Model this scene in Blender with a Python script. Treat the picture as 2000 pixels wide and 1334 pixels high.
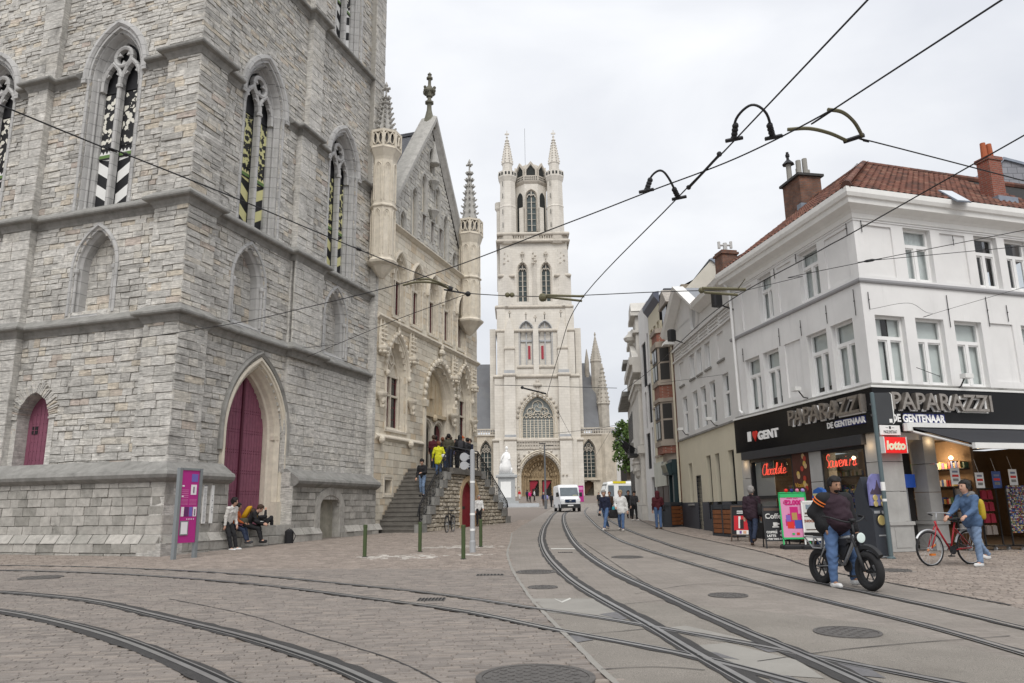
import bpy, math, random
import numpy as np
from mathutils import Matrix, Vector
R = random.Random(11); NR = np.random.default_rng(5)
sc = bpy.context.scene; COL = sc.collection
for o in list(bpy.data.objects): bpy.data.objects.remove(o)
PI = math.pi; rad = math.radians

# ---------------------------------------------------------------- camera, sky, sun, exposure
CAM_H, SLOPE = 1.55, .016          # the street climbs 1.6 % away from the camera
FPX, PITCH, ROLL = 1471.0, rad(12.483), rad(-.786)
fw = np.array([0, math.cos(PITCH), math.sin(PITCH)]); _u = np.array([0, -math.sin(PITCH), math.cos(PITCH)]); _r = np.array([1., 0, 0])
rt = _r*math.cos(ROLL)+_u*math.sin(ROLL); up = -_r*math.sin(ROLL)+_u*math.cos(ROLL)
cd = bpy.data.cameras.new('camera'); cam = bpy.data.objects.new('camera', cd); COL.objects.link(cam)
cd.sensor_width = 36; cd.lens = FPX/2000*36; cd.clip_start = .1; cd.clip_end = 3000
cam.matrix_world = Matrix([[rt[0], up[0], -fw[0], 0], [rt[1], up[1], -fw[1], 0], [rt[2], up[2], -fw[2], CAM_H], [0, 0, 0, 1]])
sc.camera = cam
CP = np.array([0, 0, CAM_H])
def ray(x, y): return (x-1000)*rt-(y-667)*up+FPX*fw
def G(x, y, dz=0.):                 # point of the sloping street (raised by dz) seen at a photo pixel
 r = ray(x, y); return CP+r*((CAM_H-dz)/(SLOPE*r[1]-r[2]))
def Zp(x, y, z):                    # same at a height z above the street
 return G(x, y, z)
def Dp(x, y, Y): r = ray(x, y); return CP+r*(Y/r[1])
def gz(x, y): return SLOPE*y if y < 95 else min(3.6, 1.52+.0484*(y-95))

w = bpy.data.worlds.new('World'); sc.world = w; w.use_nodes = True
nt = w.node_tree; nt.nodes.clear()
def N(nt, t, **k):
 n = nt.nodes.new(t)
 for a, b in k.items():
  if a.startswith('i_'): n.inputs[a[2:].replace('_', ' ')].default_value = b
  else: setattr(n, a, b)
 return n
SUN_EL, SUN_AZ = rad(52), rad(178)
sky = N(nt, 'ShaderNodeTexSky', sky_type='NISHITA', sun_disc=False, sun_elevation=SUN_EL, sun_rotation=SUN_AZ, altitude=10, air_density=1., dust_density=4.)
skb = N(nt, 'ShaderNodeBackground', i_Strength=.1); nt.links.new(sky.outputs[0], skb.inputs[0])
tc = N(nt, 'ShaderNodeTexCoord'); mp = N(nt, 'ShaderNodeMapping'); mp.inputs['Scale'].default_value = (1.6, 1.6, 3.4)
nt.links.new(tc.outputs['Generated'], mp.inputs[0])
ns = N(nt, 'ShaderNodeTexNoise', i_Scale=1.5, i_Detail=6., i_Roughness=.5, i_Distortion=.3); nt.links.new(mp.outputs[0], ns.inputs['Vector'])
cr = N(nt, 'ShaderNodeValToRGB'); nt.links.new(ns.outputs[0], cr.inputs[0])
cr.color_ramp.elements[0].position = .36; cr.color_ramp.elements[0].color = (.55, .565, .60, 1)
cr.color_ramp.elements[1].position = .64; cr.color_ramp.elements[1].color = (.70, .708, .722, 1)
# plain overcast gradient: clouds thin out and brighten a little towards the zenith
sx = N(nt, 'ShaderNodeSeparateXYZ'); nt.links.new(tc.outputs['Generated'], sx.inputs[0])
mr = N(nt, 'ShaderNodeMapRange', i_From_Min=0., i_From_Max=1., i_To_Min=1.0, i_To_Max=1.35); nt.links.new(sx.outputs[2], mr.inputs[0])
clb = N(nt, 'ShaderNodeBackground'); nt.links.new(cr.outputs[0], clb.inputs[0]); nt.links.new(mr.outputs[0], clb.inputs[1])
mx = N(nt, 'ShaderNodeMixShader', i_Fac=.9); nt.links.new(skb.outputs[0], mx.inputs[1]); nt.links.new(clb.outputs[0], mx.inputs[2])
wo = N(nt, 'ShaderNodeOutputWorld'); nt.links.new(mx.outputs[0], wo.inputs[0])
sl = bpy.data.lights.new('sun', 'SUN'); sl.energy = 1.5; sl.angle = rad(35); sl.color = (1., .97, .92)
so = bpy.data.objects.new('sun', sl); COL.objects.link(so); so.location = (-20, -30, 60)
sdir = Vector((math.sin(SUN_AZ)*math.cos(SUN_EL), math.cos(SUN_AZ)*math.cos(SUN_EL), math.sin(SUN_EL)))
so.rotation_euler = sdir.to_track_quat('Z', 'Y').to_euler()
vs = sc.view_settings; vs.view_transform = 'Standard'; vs.look = 'None'; vs.exposure = 0.4; vs.gamma = 1.; vs.use_curve_mapping = False
sc.render.engine = 'CYCLES'; sc.render.resolution_x = 1024; sc.render.resolution_y = 683
sc.cycles.max_bounces = 6; sc.cycles.use_denoising = True

# ---------------------------------------------------------------- materials
MATS = {}
def mat(name, col, rough=.8, var=.12, scale=3., bump=0., bscale=20., metal=0., tones=None, stain=0., stain_col=(.03, .03, .028), stain_scale=(.5, .5, .25), spec=.3, brick=None, emit=None, fine=0., bed=0., patch=0.):
 """procedural surface: colour (or a ramp over the per-piece attribute 'tone'), mottling, stains, relief"""
 if name in MATS: return MATS[name]
 m = bpy.data.materials.new(name); m.use_nodes = True; t = m.node_tree; t.nodes.clear(); L = t.links.new
 out = N(t, 'ShaderNodeOutputMaterial'); b = N(t, 'ShaderNodeBsdfPrincipled'); L(b.outputs[0], out.inputs[0])
 b.inputs['Roughness'].default_value = rough; b.inputs['Metallic'].default_value = metal; b.inputs['Specular IOR Level'].default_value = spec
 geo = N(t, 'ShaderNodeNewGeometry'); P = geo.outputs['Position']
 if tones:
  at = N(t, 'ShaderNodeAttribute', attribute_name='tone'); rp = N(t, 'ShaderNodeValToRGB'); L(at.outputs['Fac'], rp.inputs[0])
  e = rp.color_ramp.elements
  while len(e) < len(tones): e.new(.5)
  for i, (p, c) in enumerate(tones): e[i].position = p; e[i].color = (*c, 1)
  c = rp.outputs[0]
 else:
  rgb = N(t, 'ShaderNodeRGB'); rgb.outputs[0].default_value = (*col, 1); c = rgb.outputs[0]
 hs = []
 if brick:
  bw, bh, mort, mcol, c2, plane = brick
  sp = N(t, 'ShaderNodeSeparateXYZ'); L(P, sp.inputs[0]); cb = N(t, 'ShaderNodeCombineXYZ')
  if plane == 'r':      # any upright wall: use x+y as the running coordinate
   ad = N(t, 'ShaderNodeMath', operation='ADD'); L(sp.outputs[0], ad.inputs[0]); L(sp.outputs[1], ad.inputs[1]); L(ad.outputs[0], cb.inputs[0]); L(sp.outputs[2], cb.inputs[1])
  else: L(sp.outputs[0], cb.inputs[0]); L(sp.outputs[1 if plane == 'g' else 2], cb.inputs[1])
  bt = N(t, 'ShaderNodeTexBrick', i_Scale=1., i_Mortar_Size=mort, i_Brick_Width=bw, i_Row_Height=bh, i_Mortar_Smooth=.3, i_Bias=0.)
  L(cb.outputs[0], bt.inputs['Vector']); L(c, bt.inputs['Color1']); bt.inputs['Color2'].default_value = (*c2, 1); bt.inputs['Mortar'].default_value = (*mcol, 1)
  c = bt.outputs[0]; hs.append((bt.outputs['Fac'], -.8))
 if var:
  n1 = N(t, 'ShaderNodeTexNoise', i_Scale=scale, i_Detail=8., i_Roughness=.65); L(P, n1.inputs['Vector'])
  r1 = N(t, 'ShaderNodeMapRange', i_From_Min=.25, i_From_Max=.75, i_To_Min=1-var, i_To_Max=1+var); L(n1.outputs[0], r1.inputs[0])
  mm = N(t, 'ShaderNodeMix', data_type='RGBA', blend_type='MULTIPLY'); mm.inputs[0].default_value = 1
  L(c, mm.inputs[6]); L(r1.outputs[0], mm.inputs[7]); c = mm.outputs[2]
 for amt, scl, nsc, dt in ((bed, (1.3, 1.3, 11.), 2.2, 7.), (patch, (1, 1, 1), .45, 3.)):
  if not amt: continue
  m5 = N(t, 'ShaderNodeMapping'); m5.inputs['Scale'].default_value = scl; L(P, m5.inputs[0]); n5 = N(t, 'ShaderNodeTexNoise', i_Scale=nsc, i_Detail=dt, i_Roughness=.7); L(m5.outputs[0], n5.inputs['Vector'])
  r5 = N(t, 'ShaderNodeMapRange', i_From_Min=.32, i_From_Max=.68, i_To_Min=1-amt, i_To_Max=1+amt*.6); L(n5.outputs[0], r5.inputs[0]); x5 = N(t, 'ShaderNodeMix', data_type='RGBA', blend_type='MULTIPLY'); x5.inputs[0].default_value = 1; L(c, x5.inputs[6]); L(r5.outputs[0], x5.inputs[7]); c = x5.outputs[2]
  if scl[2] > 2: hs.append((n5.outputs[0], 1.))
 if fine:
  n4 = N(t, 'ShaderNodeTexNoise', i_Scale=140., i_Detail=2.); L(P, n4.inputs['Vector'])
  r4 = N(t, 'ShaderNodeMapRange', i_From_Min=.3, i_From_Max=.7, i_To_Min=1-fine, i_To_Max=1+fine); L(n4.outputs[0], r4.inputs[0])
  m4 = N(t, 'ShaderNodeMix', data_type='RGBA', blend_type='MULTIPLY'); m4.inputs[0].default_value = 1
  L(c, m4.inputs[6]); L(r4.outputs[0], m4.inputs[7]); c = m4.outputs[2]
 if stain:
  mpn = N(t, 'ShaderNodeMapping'); mpn.inputs['Scale'].default_value = stain_scale; L(P, mpn.inputs[0])
  n2 = N(t, 'ShaderNodeTexNoise', i_Scale=1.6, i_Detail=9., i_Roughness=.72); L(mpn.outputs[0], n2.inputs['Vector'])
  r2 = N(t, 'ShaderNodeMapRange', i_From_Min=.54, i_From_Max=.74, i_To_Min=0., i_To_Max=stain); L(n2.outputs[0], r2.inputs[0])
  m2 = N(t, 'ShaderNodeMix', data_type='RGBA'); L(r2.outputs[0], m2.inputs[0]); L(c, m2.inputs[6]); m2.inputs[7].default_value = (*stain_col, 1); c = m2.outputs[2]
 L(c, b.inputs['Base Color'])
 if bump:
  n3 = N(t, 'ShaderNodeTexNoise', i_Scale=bscale, i_Detail=6., i_Roughness=.65); L(P, n3.inputs['Vector']); hs.append((n3.outputs[0], 1.))
 if hs:
  h = hs[0][0]
  if len(hs) > 1 and bed: hs = [(hs[-2][0], 2.), hs[-1]]
  if len(hs) > 1:
   h1 = N(t, 'ShaderNodeMath', operation='MULTIPLY_ADD'); L(hs[0][0], h1.inputs[0]); h1.inputs[1].default_value = hs[0][1]; L(hs[1][0], h1.inputs[2]); h = h1.outputs[0]
  bp = N(t, 'ShaderNodeBump', i_Strength=bump or .3, i_Distance=.03); L(h, bp.inputs['Height']); L(bp.outputs[0], b.inputs['Normal'])
 if emit: b.inputs['Emission Color'].default_value = (*emit[:3], 1); b.inputs['Emission Strength'].default_value = emit[3]
 MATS[name] = m; return m
def plain(name, col, rough=.6, **k): return mat(name, col, rough, var=k.pop('var', .06), **k)

# ---------------------------------------------------------------- mesh building
class Frame:                        # (u along, o outwards, z up) -> world
 def __init__(s, P, deg, right=True):
  a = rad(deg); s.P = np.array(P, float); s.d = np.array([math.sin(a), math.cos(a), 0]); s.n = np.array([s.d[1], -s.d[0], 0])*(1 if right else -1); s.flip = right
 def __call__(s, V): return s.P+V[:, :1]*s.d+V[:, 1:2]*s.n+V[:, 2:3]*np.array([0, 0, 1.])
 def pt(s, u, o=0., z=0.): return s(np.array([[u, o, z]], float))[0]
 def hit(s, x, y, o=0.):         # photo pixel on the facade plane -> (u, z)
  r = ray(x, y); P0 = s.P+s.n*o; t = (P0-CP)@s.n/(r@s.n); P = CP+t*r-P0; return P@s.d, CP[2]+t*r[2]
class MB:
 def __init__(s, T=None): s.v = []; s.F = []; s.n = 0; s.T = T; s.mi = 0; s.tone = .5
 def add(s, V, Fs, mi=None, tone=None):
  V = np.asarray(V, float).reshape(-1, 3)
  if s.T is not None: V = s.T(V)
  s.v.append(V); mi = s.mi if mi is None else mi; tone = s.tone if tone is None else tone
  if isinstance(Fs, np.ndarray): g = {Fs.shape[1]: Fs}
  else:
   g = {}
   for f in Fs: g.setdefault(len(f), []).append(f)
  fl = getattr(s.T, 'flip', False)
  for k, f in g.items():
   f = np.asarray(f, int)
   if fl: f = f[:, ::-1]
   s.F.append((f+s.n, mi, np.broadcast_to(np.asarray(tone, float), (len(f),))))
  s.n += len(V); return s
 def box(s, x0, x1, y0, y1, z0, z1, **k):
  V = [(x, y, z) for z in (z0, z1) for y in (y0, y1) for x in (x0, x1)]
  return s.add(V, [[0, 2, 3, 1], [4, 5, 7, 6], [0, 1, 5, 4], [2, 6, 7, 3], [0, 4, 6, 2], [1, 3, 7, 5]], **k)
 def cbox(s, c, sx, sy, sz, rz=0., b=0., **k):       # centred, turned, with bevelled vertical + top edges
  ca, sa = math.cos(rz), math.sin(rz)
  b = min(b, sx*.49, sy*.49)
  if b: base = [(-sx/2+b, -sy/2), (sx/2-b, -sy/2), (sx/2, -sy/2+b), (sx/2, sy/2-b), (sx/2-b, sy/2), (-sx/2+b, sy/2), (-sx/2, sy/2-b), (-sx/2, -sy/2+b)]
  else: base = [(-sx/2, -sy/2), (sx/2, -sy/2), (sx/2, sy/2), (-sx/2, sy/2)]
  rot = lambda x, y, z: (c[0]+x*ca-y*sa, c[1]+x*sa+y*ca, c[2]+z)
  n = len(base); lv = [(-sz/2, 1), (sz/2-b, 1), (sz/2, 0)] if b else [(-sz/2, 1), (sz/2, 1)]
  V = []
  for z, f in lv:
   k1 = 1 if f else (1-2*b/max(sx, 1e-6)); k2 = 1 if f else (1-2*b/max(sy, 1e-6))
   V += [rot(x*k1, y*k2, z) for x, y in base]
  F = [list(range(n))[::-1], [(len(lv)-1)*n+i for i in range(n)]]
  for l in range(len(lv)-1):
   F += [[l*n+i, l*n+(i+1) % n, (l+1)*n+(i+1) % n, (l+1)*n+i] for i in range(n)]
  return s.add(V, F, **k)
 def prism(s, poly, axis, a, b, **k):                # polygon in the two other axes, extruded from a to b along axis
  n = len(poly); V = []
  for t in (a, b):
   for p, q in poly: V.append({0: (t, p, q), 1: (p, t, q), 2: (p, q, t)}[axis])
  return s.add(V, [list(range(n)), [n+i for i in range(n)][::-1]]+[[i, i+n, (i+1) % n+n, (i+1) % n] for i in range(n)], **k)
 def tube(s, pts, r, n=6, closed=False, **k):
  P = np.asarray(pts, float); m = len(P); rr = np.broadcast_to(np.asarray(r, float), (m,))
  tg = np.roll(P, -1, 0)-np.roll(P, 1, 0) if closed else np.gradient(P, axis=0)
  tg /= np.linalg.norm(tg, axis=1)[:, None]+1e-12
  ref = np.array([0, 0, 1.]) if abs(tg[0][2]) < .9 else np.array([1., 0, 0]); V = []
  a = np.cross(tg[0], ref); a /= np.linalg.norm(a)
  for i in range(m):
   a = a-tg[i]*(a@tg[i]); a /= np.linalg.norm(a)+1e-12; b = np.cross(tg[i], a)
   for j in range(n): t = 2*PI*j/n; V.append(P[i]+rr[i]*(a*math.cos(t)+b*math.sin(t)))
  F = []
  for i in range(m if closed else m-1):
   for j in range(n): F.append([i*n+j, i*n+(j+1) % n, ((i+1) % m)*n+(j+1) % n, ((i+1) % m)*n+j])
  if not closed: F += [list(range(n))[::-1], [(m-1)*n+j for j in range(n)]]
  return s.add(V, F, **k)
 def lathe(s, c, prof, n=16, axis='z', ph=0., **k):   # prof: (radius, height)
  V = []
  for r, h in prof:
   for j in range(n):
    t = 2*PI*(j+ph)/n; x, y = r*math.cos(t), r*math.sin(t)
    V.append({'z': (c[0]+x, c[1]+y, c[2]+h), 'x': (c[0]+h, c[1]+x, c[2]+y), 'y': (c[0]+x, c[1]+h, c[2]+y)}[axis])
  m = len(prof); F = [[i*n+j, i*n+(j+1) % n, (i+1)*n+(j+1) % n, (i+1)*n+j] for i in range(m-1) for j in range(n)]
  F += [list(range(n))[::-1], [(m-1)*n+j for j in range(n)]]
  return s.add(V, F, **k)
 def ball(s, c, r, n=8, m=6, **k):
  r = np.broadcast_to(np.asarray(r, float), (3,)); V = []
  for i in range(1, m):
   for j in range(n): a, b = PI*i/m, 2*PI*j/n; V.append((c[0]+r[0]*math.sin(a)*math.cos(b), c[1]+r[1]*math.sin(a)*math.sin(b), c[2]+r[2]*math.cos(a)))
  V += [(c[0], c[1], c[2]+r[2]), (c[0], c[1], c[2]-r[2])]; F = []
  for i in range(m-2):
   for j in range(n): F.append([i*n+j, (i+1)*n+j, (i+1)*n+(j+1) % n, i*n+(j+1) % n])
  t = (m-1)*n
  for j in range(n): F += [[t, j, (j+1) % n], [t+1, (m-2)*n+(j+1) % n, (m-2)*n+j]]
  return s.add(V, F, **k)
 def sweep(s, path, prof, mode='arch', closed=False, caps=True, **k):
  """prof (r, h): r across the path (to its left), h the third axis. arch: path in (u,z), h=o; plan: path in (u,o) , h=z"""
  P = np.asarray(path, float); m = len(P); pn = len(prof)
  d = np.roll(P, -1, 0)-P if closed else np.diff(P, axis=0)
  d = d/(np.linalg.norm(d, axis=1)[:, None]+1e-12); nl = np.stack([-d[:, 1], d[:, 0]], 1); V = []
  for i in range(m):
   if closed: a, b = nl[i-1], nl[i]
   else: a, b = nl[max(i-1, 0)], nl[min(i, m-2)]
   q = a+b; q = q/max(q@q, .3)*2
   for r, h in prof:
    x, y = P[i]+q*r
    V.append((x, h, y) if mode == 'arch' else (x, y, h))
  F = []
  for i in range(m if closed else m-1):
   for j in range(pn-1): F.append([i*pn+j, i*pn+j+1, ((i+1) % m)*pn+j+1, ((i+1) % m)*pn+j])
  if caps and not closed and pn > 2: F += [list(range(pn))[::-1], [(m-1)*pn+j for j in range(pn)]]
  return s.add(V, F, **k)
 def poly(s, pts, **k): return s.add(pts, [list(range(len(pts)))], **k)
 def mesh(s, name, mats, M=None, smooth=False):
  me = bpy.data.meshes.new(name); V = np.concatenate(s.v) if s.v else np.zeros((0, 3))
  if M is not None: Mi = np.array(M.inverted()); V = V@Mi[:3, :3].T+Mi[:3, 3]
  me.vertices.add(len(V)); me.vertices.foreach_set('co', V.astype(np.float32).ravel())
  if s.F:
   loops = np.concatenate([f.ravel() for f, _, _ in s.F]); tot = np.concatenate([np.full(len(f), f.shape[1]) for f, _, _ in s.F])
   me.loops.add(len(loops)); me.loops.foreach_set('vertex_index', loops.astype(np.int32))
   me.polygons.add(len(tot)); me.polygons.foreach_set('loop_start', np.concatenate([[0], np.cumsum(tot)[:-1]]).astype(np.int32))
   me.polygons.foreach_set('loop_total', tot.astype(np.int32))
   me.polygons.foreach_set('material_index', np.concatenate([np.full(len(f), mi) for f, mi, _ in s.F]).astype(np.int32))
   me.polygons.foreach_set('use_smooth', np.full(len(tot), smooth))
   a = me.attributes.new('tone', 'FLOAT', 'FACE'); a.data.foreach_set('value', np.concatenate([t for _, _, t in s.F]).astype(np.float32))
  for m in (mats if isinstance(mats, (list, tuple)) else [mats]): me.materials.append(m)
  me.update(calc_edges=True); return me
def props(o, label=None, cat=None, group=None, kind=None):
 for k, v in (('label', label), ('category', cat), ('group', group), ('kind', kind)):
  if v: o[k] = v
 return o
def thing(name, label, cat, loc=(0, 0, 0), rz=0., group=None):
 o = bpy.data.objects.new(name, None); COL.objects.link(o); o.empty_display_size = .1
 o.matrix_world = Matrix.Translation(Vector([float(c) for c in loc])) @ Matrix.Rotation(rz, 4, 'Z'); return props(o, label, cat, group)
def wm(o): return wm(o.parent) @ o.matrix_basis if o.parent else o.matrix_basis
def part(name, mb, mats, parent, smooth=False, world=False, label=None, kind=None):
 """one mesh object under its thing; world=True: the builder holds world coordinates"""
 o = bpy.data.objects.new(name, mb.mesh(name, mats, wm(parent) if world else None, smooth)); COL.objects.link(o); o.parent = parent
 return props(o, label, None, None, kind)
def solo(name, mb, mats, label, cat, group=None, smooth=False, loc=None, kind=None):
 M = Matrix.Translation(Vector(loc)) if loc is not None else None
 o = bpy.data.objects.new(name, mb.mesh(name, mats, M, smooth)); COL.objects.link(o)
 if M: o.matrix_world = M
 return props(o, label, cat, group, kind)
def dup(root, loc, rz=None, label=None, parent=None):
 r = root.copy(); COL.objects.link(r)
 if parent is None:
  r.location = loc
  if rz is not None: r.rotation_euler = (0, 0, rz)
 else: r.parent = parent
 if label: r['label'] = label
 for c in root.children: dup(c, None, parent=r)
 return r
def arch(cx, hw, z0, zs, za, n=8):       # pointed arch: left foot, up, over the apex, down to the right foot
 h = za-zs; w_ = hw
 if h < w_*1.02:                       # round or flattened: half ellipse
  a = [(cx-hw*math.cos(PI*i/(2*n)), zs+h*math.sin(PI*i/(2*n))) for i in range(2*n+1)]
  return [(cx-hw, z0)]+a+[(cx+hw, z0)]
 Rr = (h*h+w_*w_)/(2*w_); c = Rr-w_; t = math.acos(c/Rr)
 l = [(cx+c-Rr*math.cos(t*i/n), zs+Rr*math.sin(t*i/n)) for i in range(n+1)]
 return [(cx-hw, z0)]+l+[(2*cx-x, z) for x, z in l[-2::-1]]+[(cx+hw, z0)]
def arch_span(cx, hw, z0, zs, za):       # opening as a function of height
 h = za-zs
 def f(z):
  if z < z0 or z > za: return None
  if z <= zs: return (cx-hw, cx+hw)
  if h < hw*1.02: q = hw*math.sqrt(max(0, 1-((z-zs)/h)**2))
  else:
   Rr = (h*h+hw*hw)/(2*hw); q = math.sqrt(max(Rr*Rr-(z-zs)**2, 0))-(Rr-hw)
  return (cx-q, cx+q) if q > .02 else None
 return f
def rect_span(u0, u1, z0, z1): return lambda z: (u0, u1) if z0 <= z <= z1 else None
class Stones:                            # coursed masonry: every stone a raised block with its own tone
 def __init__(s): s.V = []; s.t = []
 def wall(s, T, u0, u1, z0, z1, o=0., ch=(.2, .32), ln=(.3, .8), rel=.03, jit=.012, gap=.01, ops=(), back=None, bo=.045, u0f=None, u1f=None, bev=.006, tone=(0, 1)):
  z = z0
  while z < z1-.02:
   h = R.uniform(*ch)
   if z1-z-h < ch[0]*.6: h = z1-z
   zm = z+h/2; a = u0f(zm) if u0f else u0; b = u1f(zm) if u1f else u1
   cuts = sorted([q for q in (f(zm) for f in ops) if q]); spans = []; x = a
   for p, q in cuts:
    if p > x: spans.append((x, min(p, b)))
    x = max(x, q)
   if x < b: spans.append((x, b))
   for p, q in spans:
    if back is not None and q > p: back.add([(p, o-bo, z), (q, o-bo, z), (q, o-bo, z+h), (p, o-bo, z+h)], [[0, 1, 2, 3]])
    x = p
    while x < q-.03:
     l = R.uniform(*ln)
     if q-x-l < ln[0]*.6: l = q-x
     s.stone(T, x, x+l, z, z+h, o-bo-.02, o+R.uniform(-rel, rel), gap, jit, bev, R.uniform(*tone)); x += l
   z += h
 def stone(s, T, x0, x1, z0, z1, oa, ob, gap, jit, bev, tone):
  g = gap/2*R.uniform(.5, 2.); x0 += g; x1 -= g; z0 += g; z1 -= g
  if x1-x0 < .02 or z1-z0 < .02: return
  b = min(bev, (x1-x0)*.3, (z1-z0)*.3); j = lambda: R.uniform(-jit, jit)
  V = [(x0+j(), oa, z0+j()), (x1+j(), oa, z0+j()), (x1+j(), oa, z1+j()), (x0+j(), oa, z1+j()),
   (x0+b+j(), ob+j(), z0+b+j()), (x1-b+j(), ob+j(), z0+b+j()), (x1-b+j(), ob+j(), z1-b+j()), (x0+b+j(), ob+j(), z1-b+j())]
  s.V.append(T(np.array(V))); s.t.append(tone)
 FQ = np.array([[4, 5, 6, 7], [0, 1, 5, 4], [1, 2, 6, 5], [2, 3, 7, 6], [3, 0, 4, 7]])
 def build(s, root, m, single='stone', rest='masonry', limit=300, keep=None):
  V = np.array(s.V); t = np.array(s.t); c = V.mean(1)-CP; dist = np.linalg.norm(c, axis=1)
  ext = np.linalg.norm(V[:, 6]-V[:, 4], axis=1); d = c@fw
  px = FPX*(c@rt)/d; py = FPX*(c@up)/d
  score = ext/dist*((abs(px) < 990) & (abs(py) < 660) & (d > 0))
  if keep is not None: score = score*keep(V.mean(1))
  order = np.argsort(-score); big = [i for i in order[:limit] if score[i] > 0]; rs = np.setdiff1d(np.arange(len(V)), big)
  Mi = wm(root)
  for i in big:
   b = MB(); b.add(V[i], s.FQ, tone=t[i]); part(single, b, m, root, world=True)
  b = MB(); k = len(rs)
  if k:
   F = (s.FQ[None]+np.arange(k)[:, None, None]*8).reshape(-1, 4); b.add(V[rs].reshape(-1, 3), F, tone=np.repeat(t[rs], 5))
   part(rest, b, m, root, world=True, kind='stuff')
def text(body, size, T, u, o, z, m, name, parent, depth=.03, shear=0., bold=0., squash=1., align='CENTER'):
 """raised lettering on a facade frame; baseline at z, centred on u; T None: returns the raw mesh"""
 cu = bpy.data.curves.new(name, 'FONT'); cu.body = body; cu.size = size; cu.extrude = depth/2; cu.shear = shear; cu.offset = bold; cu.align_x = align; cu.resolution_u = 3
 ob = bpy.data.objects.new('tmp', cu); COL.objects.link(ob); me = bpy.data.meshes.new_from_object(ob)
 n = len(me.vertices); V = np.empty(n*3, np.float32); me.vertices.foreach_get('co', V); V = V.reshape(-1, 3)
 F = [list(p.vertices) for p in me.polygons]; bpy.data.objects.remove(ob); bpy.data.curves.remove(cu); bpy.data.meshes.remove(me)
 b = MB(T); b.add(np.stack([u+V[:, 0]*squash, o+V[:, 2]+depth/2, z+V[:, 1]], 1), F)
 return part(name, b, m, parent, world=True)
# ---------------------------------------------------------------- shared materials
GREY = [(0, (.44, .425, .395)), (.2, (.54, .525, .49)), (.6, (.62, .60, .56)), (.86, (.60, .57, .51)), (.95, (.62, .555, .455)), (1, (.52, .45, .40))]
m_belf = mat('belfry stone', (.4, .4, .38), .9, var=.28, scale=6., bump=.7, bscale=14., tones=GREY, stain=.75, stain_col=(.14, .135, .125), stain_scale=(1.3, 1.3, 1.1), fine=.12, bed=.38, patch=.2)
m_mort = mat('lime mortar', (.33, .315, .285), .95, var=.25, scale=5., bump=.4)
m_blue = mat('dressed bluestone', (.44, .435, .425), .85, var=.14, scale=4., bump=.25, bscale=25., patch=.12, brick=(30., .42, .014, (.24, .24, .235), (.47, .465, .455), 'r'), stain=.6, stain_col=(.10, .10, .10), stain_scale=(1.2, 1.2, .35))
m_ledge = mat('weathered shaded ledge stone', (.25, .245, .23), .9, var=.3, scale=3., bump=.4, bscale=18., stain=.6, stain_col=(.06, .06, .055), stain_scale=(1, 1, 1))  # base colour darkened to carry the shade under overhanging ledges; stains on top
m_cream = mat('cream sandstone', (.63, .575, .48), .85, var=.16, scale=4., bump=.25, bscale=25., stain=.4, stain_col=(.22, .19, .15), stain_scale=(1.5, 1.5, .4))
m_purple = mat('purple painted oak', (.215, .075, .115), .55, var=.2, scale=6., bump=.2, bscale=30., stain=.2, stain_col=(.13, .04, .06), stain_scale=(8, 8, .6))
m_purpd = plain('dark purple paint', (.085, .018, .035), .55)
m_black = plain('black paint', (.018, .018, .02), .5); m_white = plain('white paint', (.78, .78, .76), .55)
m_yel = plain('yellow paint', (.66, .63, .32), .6); m_green = plain('green paint', (.13, .22, .07), .6)
m_iron = plain('dark iron', (.03, .03, .032), .5, metal=.4); m_steel = plain('galvanised steel', (.42, .43, .44), .45, metal=.5)
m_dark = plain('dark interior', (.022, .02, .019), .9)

# ---------------------------------------------------------------- the belfry
QX = np.array([-10.29, 22.55, 0.])
B2 = Frame(QX, 17.84, True); B1 = Frame(QX, -72.16, False)      # street face, square face; u from the corner
belfry = thing('belfry_tower', 'tall grey stone belfry tower with purple doors and striped shutters filling the left', 'tower', QX)
ST = Stones(); BK = MB(); TR = MB(); RT = MB(); RT.tone = .5
CR = {}
LED = [7.68, 11.55, 16.95, 22.65]
def ledge_prof(z, p=.29): return [(-.10, z-.34), (.02, z-.33), (.05, z-.25), (.09, z-.19), (.12, z-.12), (p*.9, z-.10), (p, z-.06), (p, z), (.02, z+.24), (-.10, z+.26)]
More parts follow.
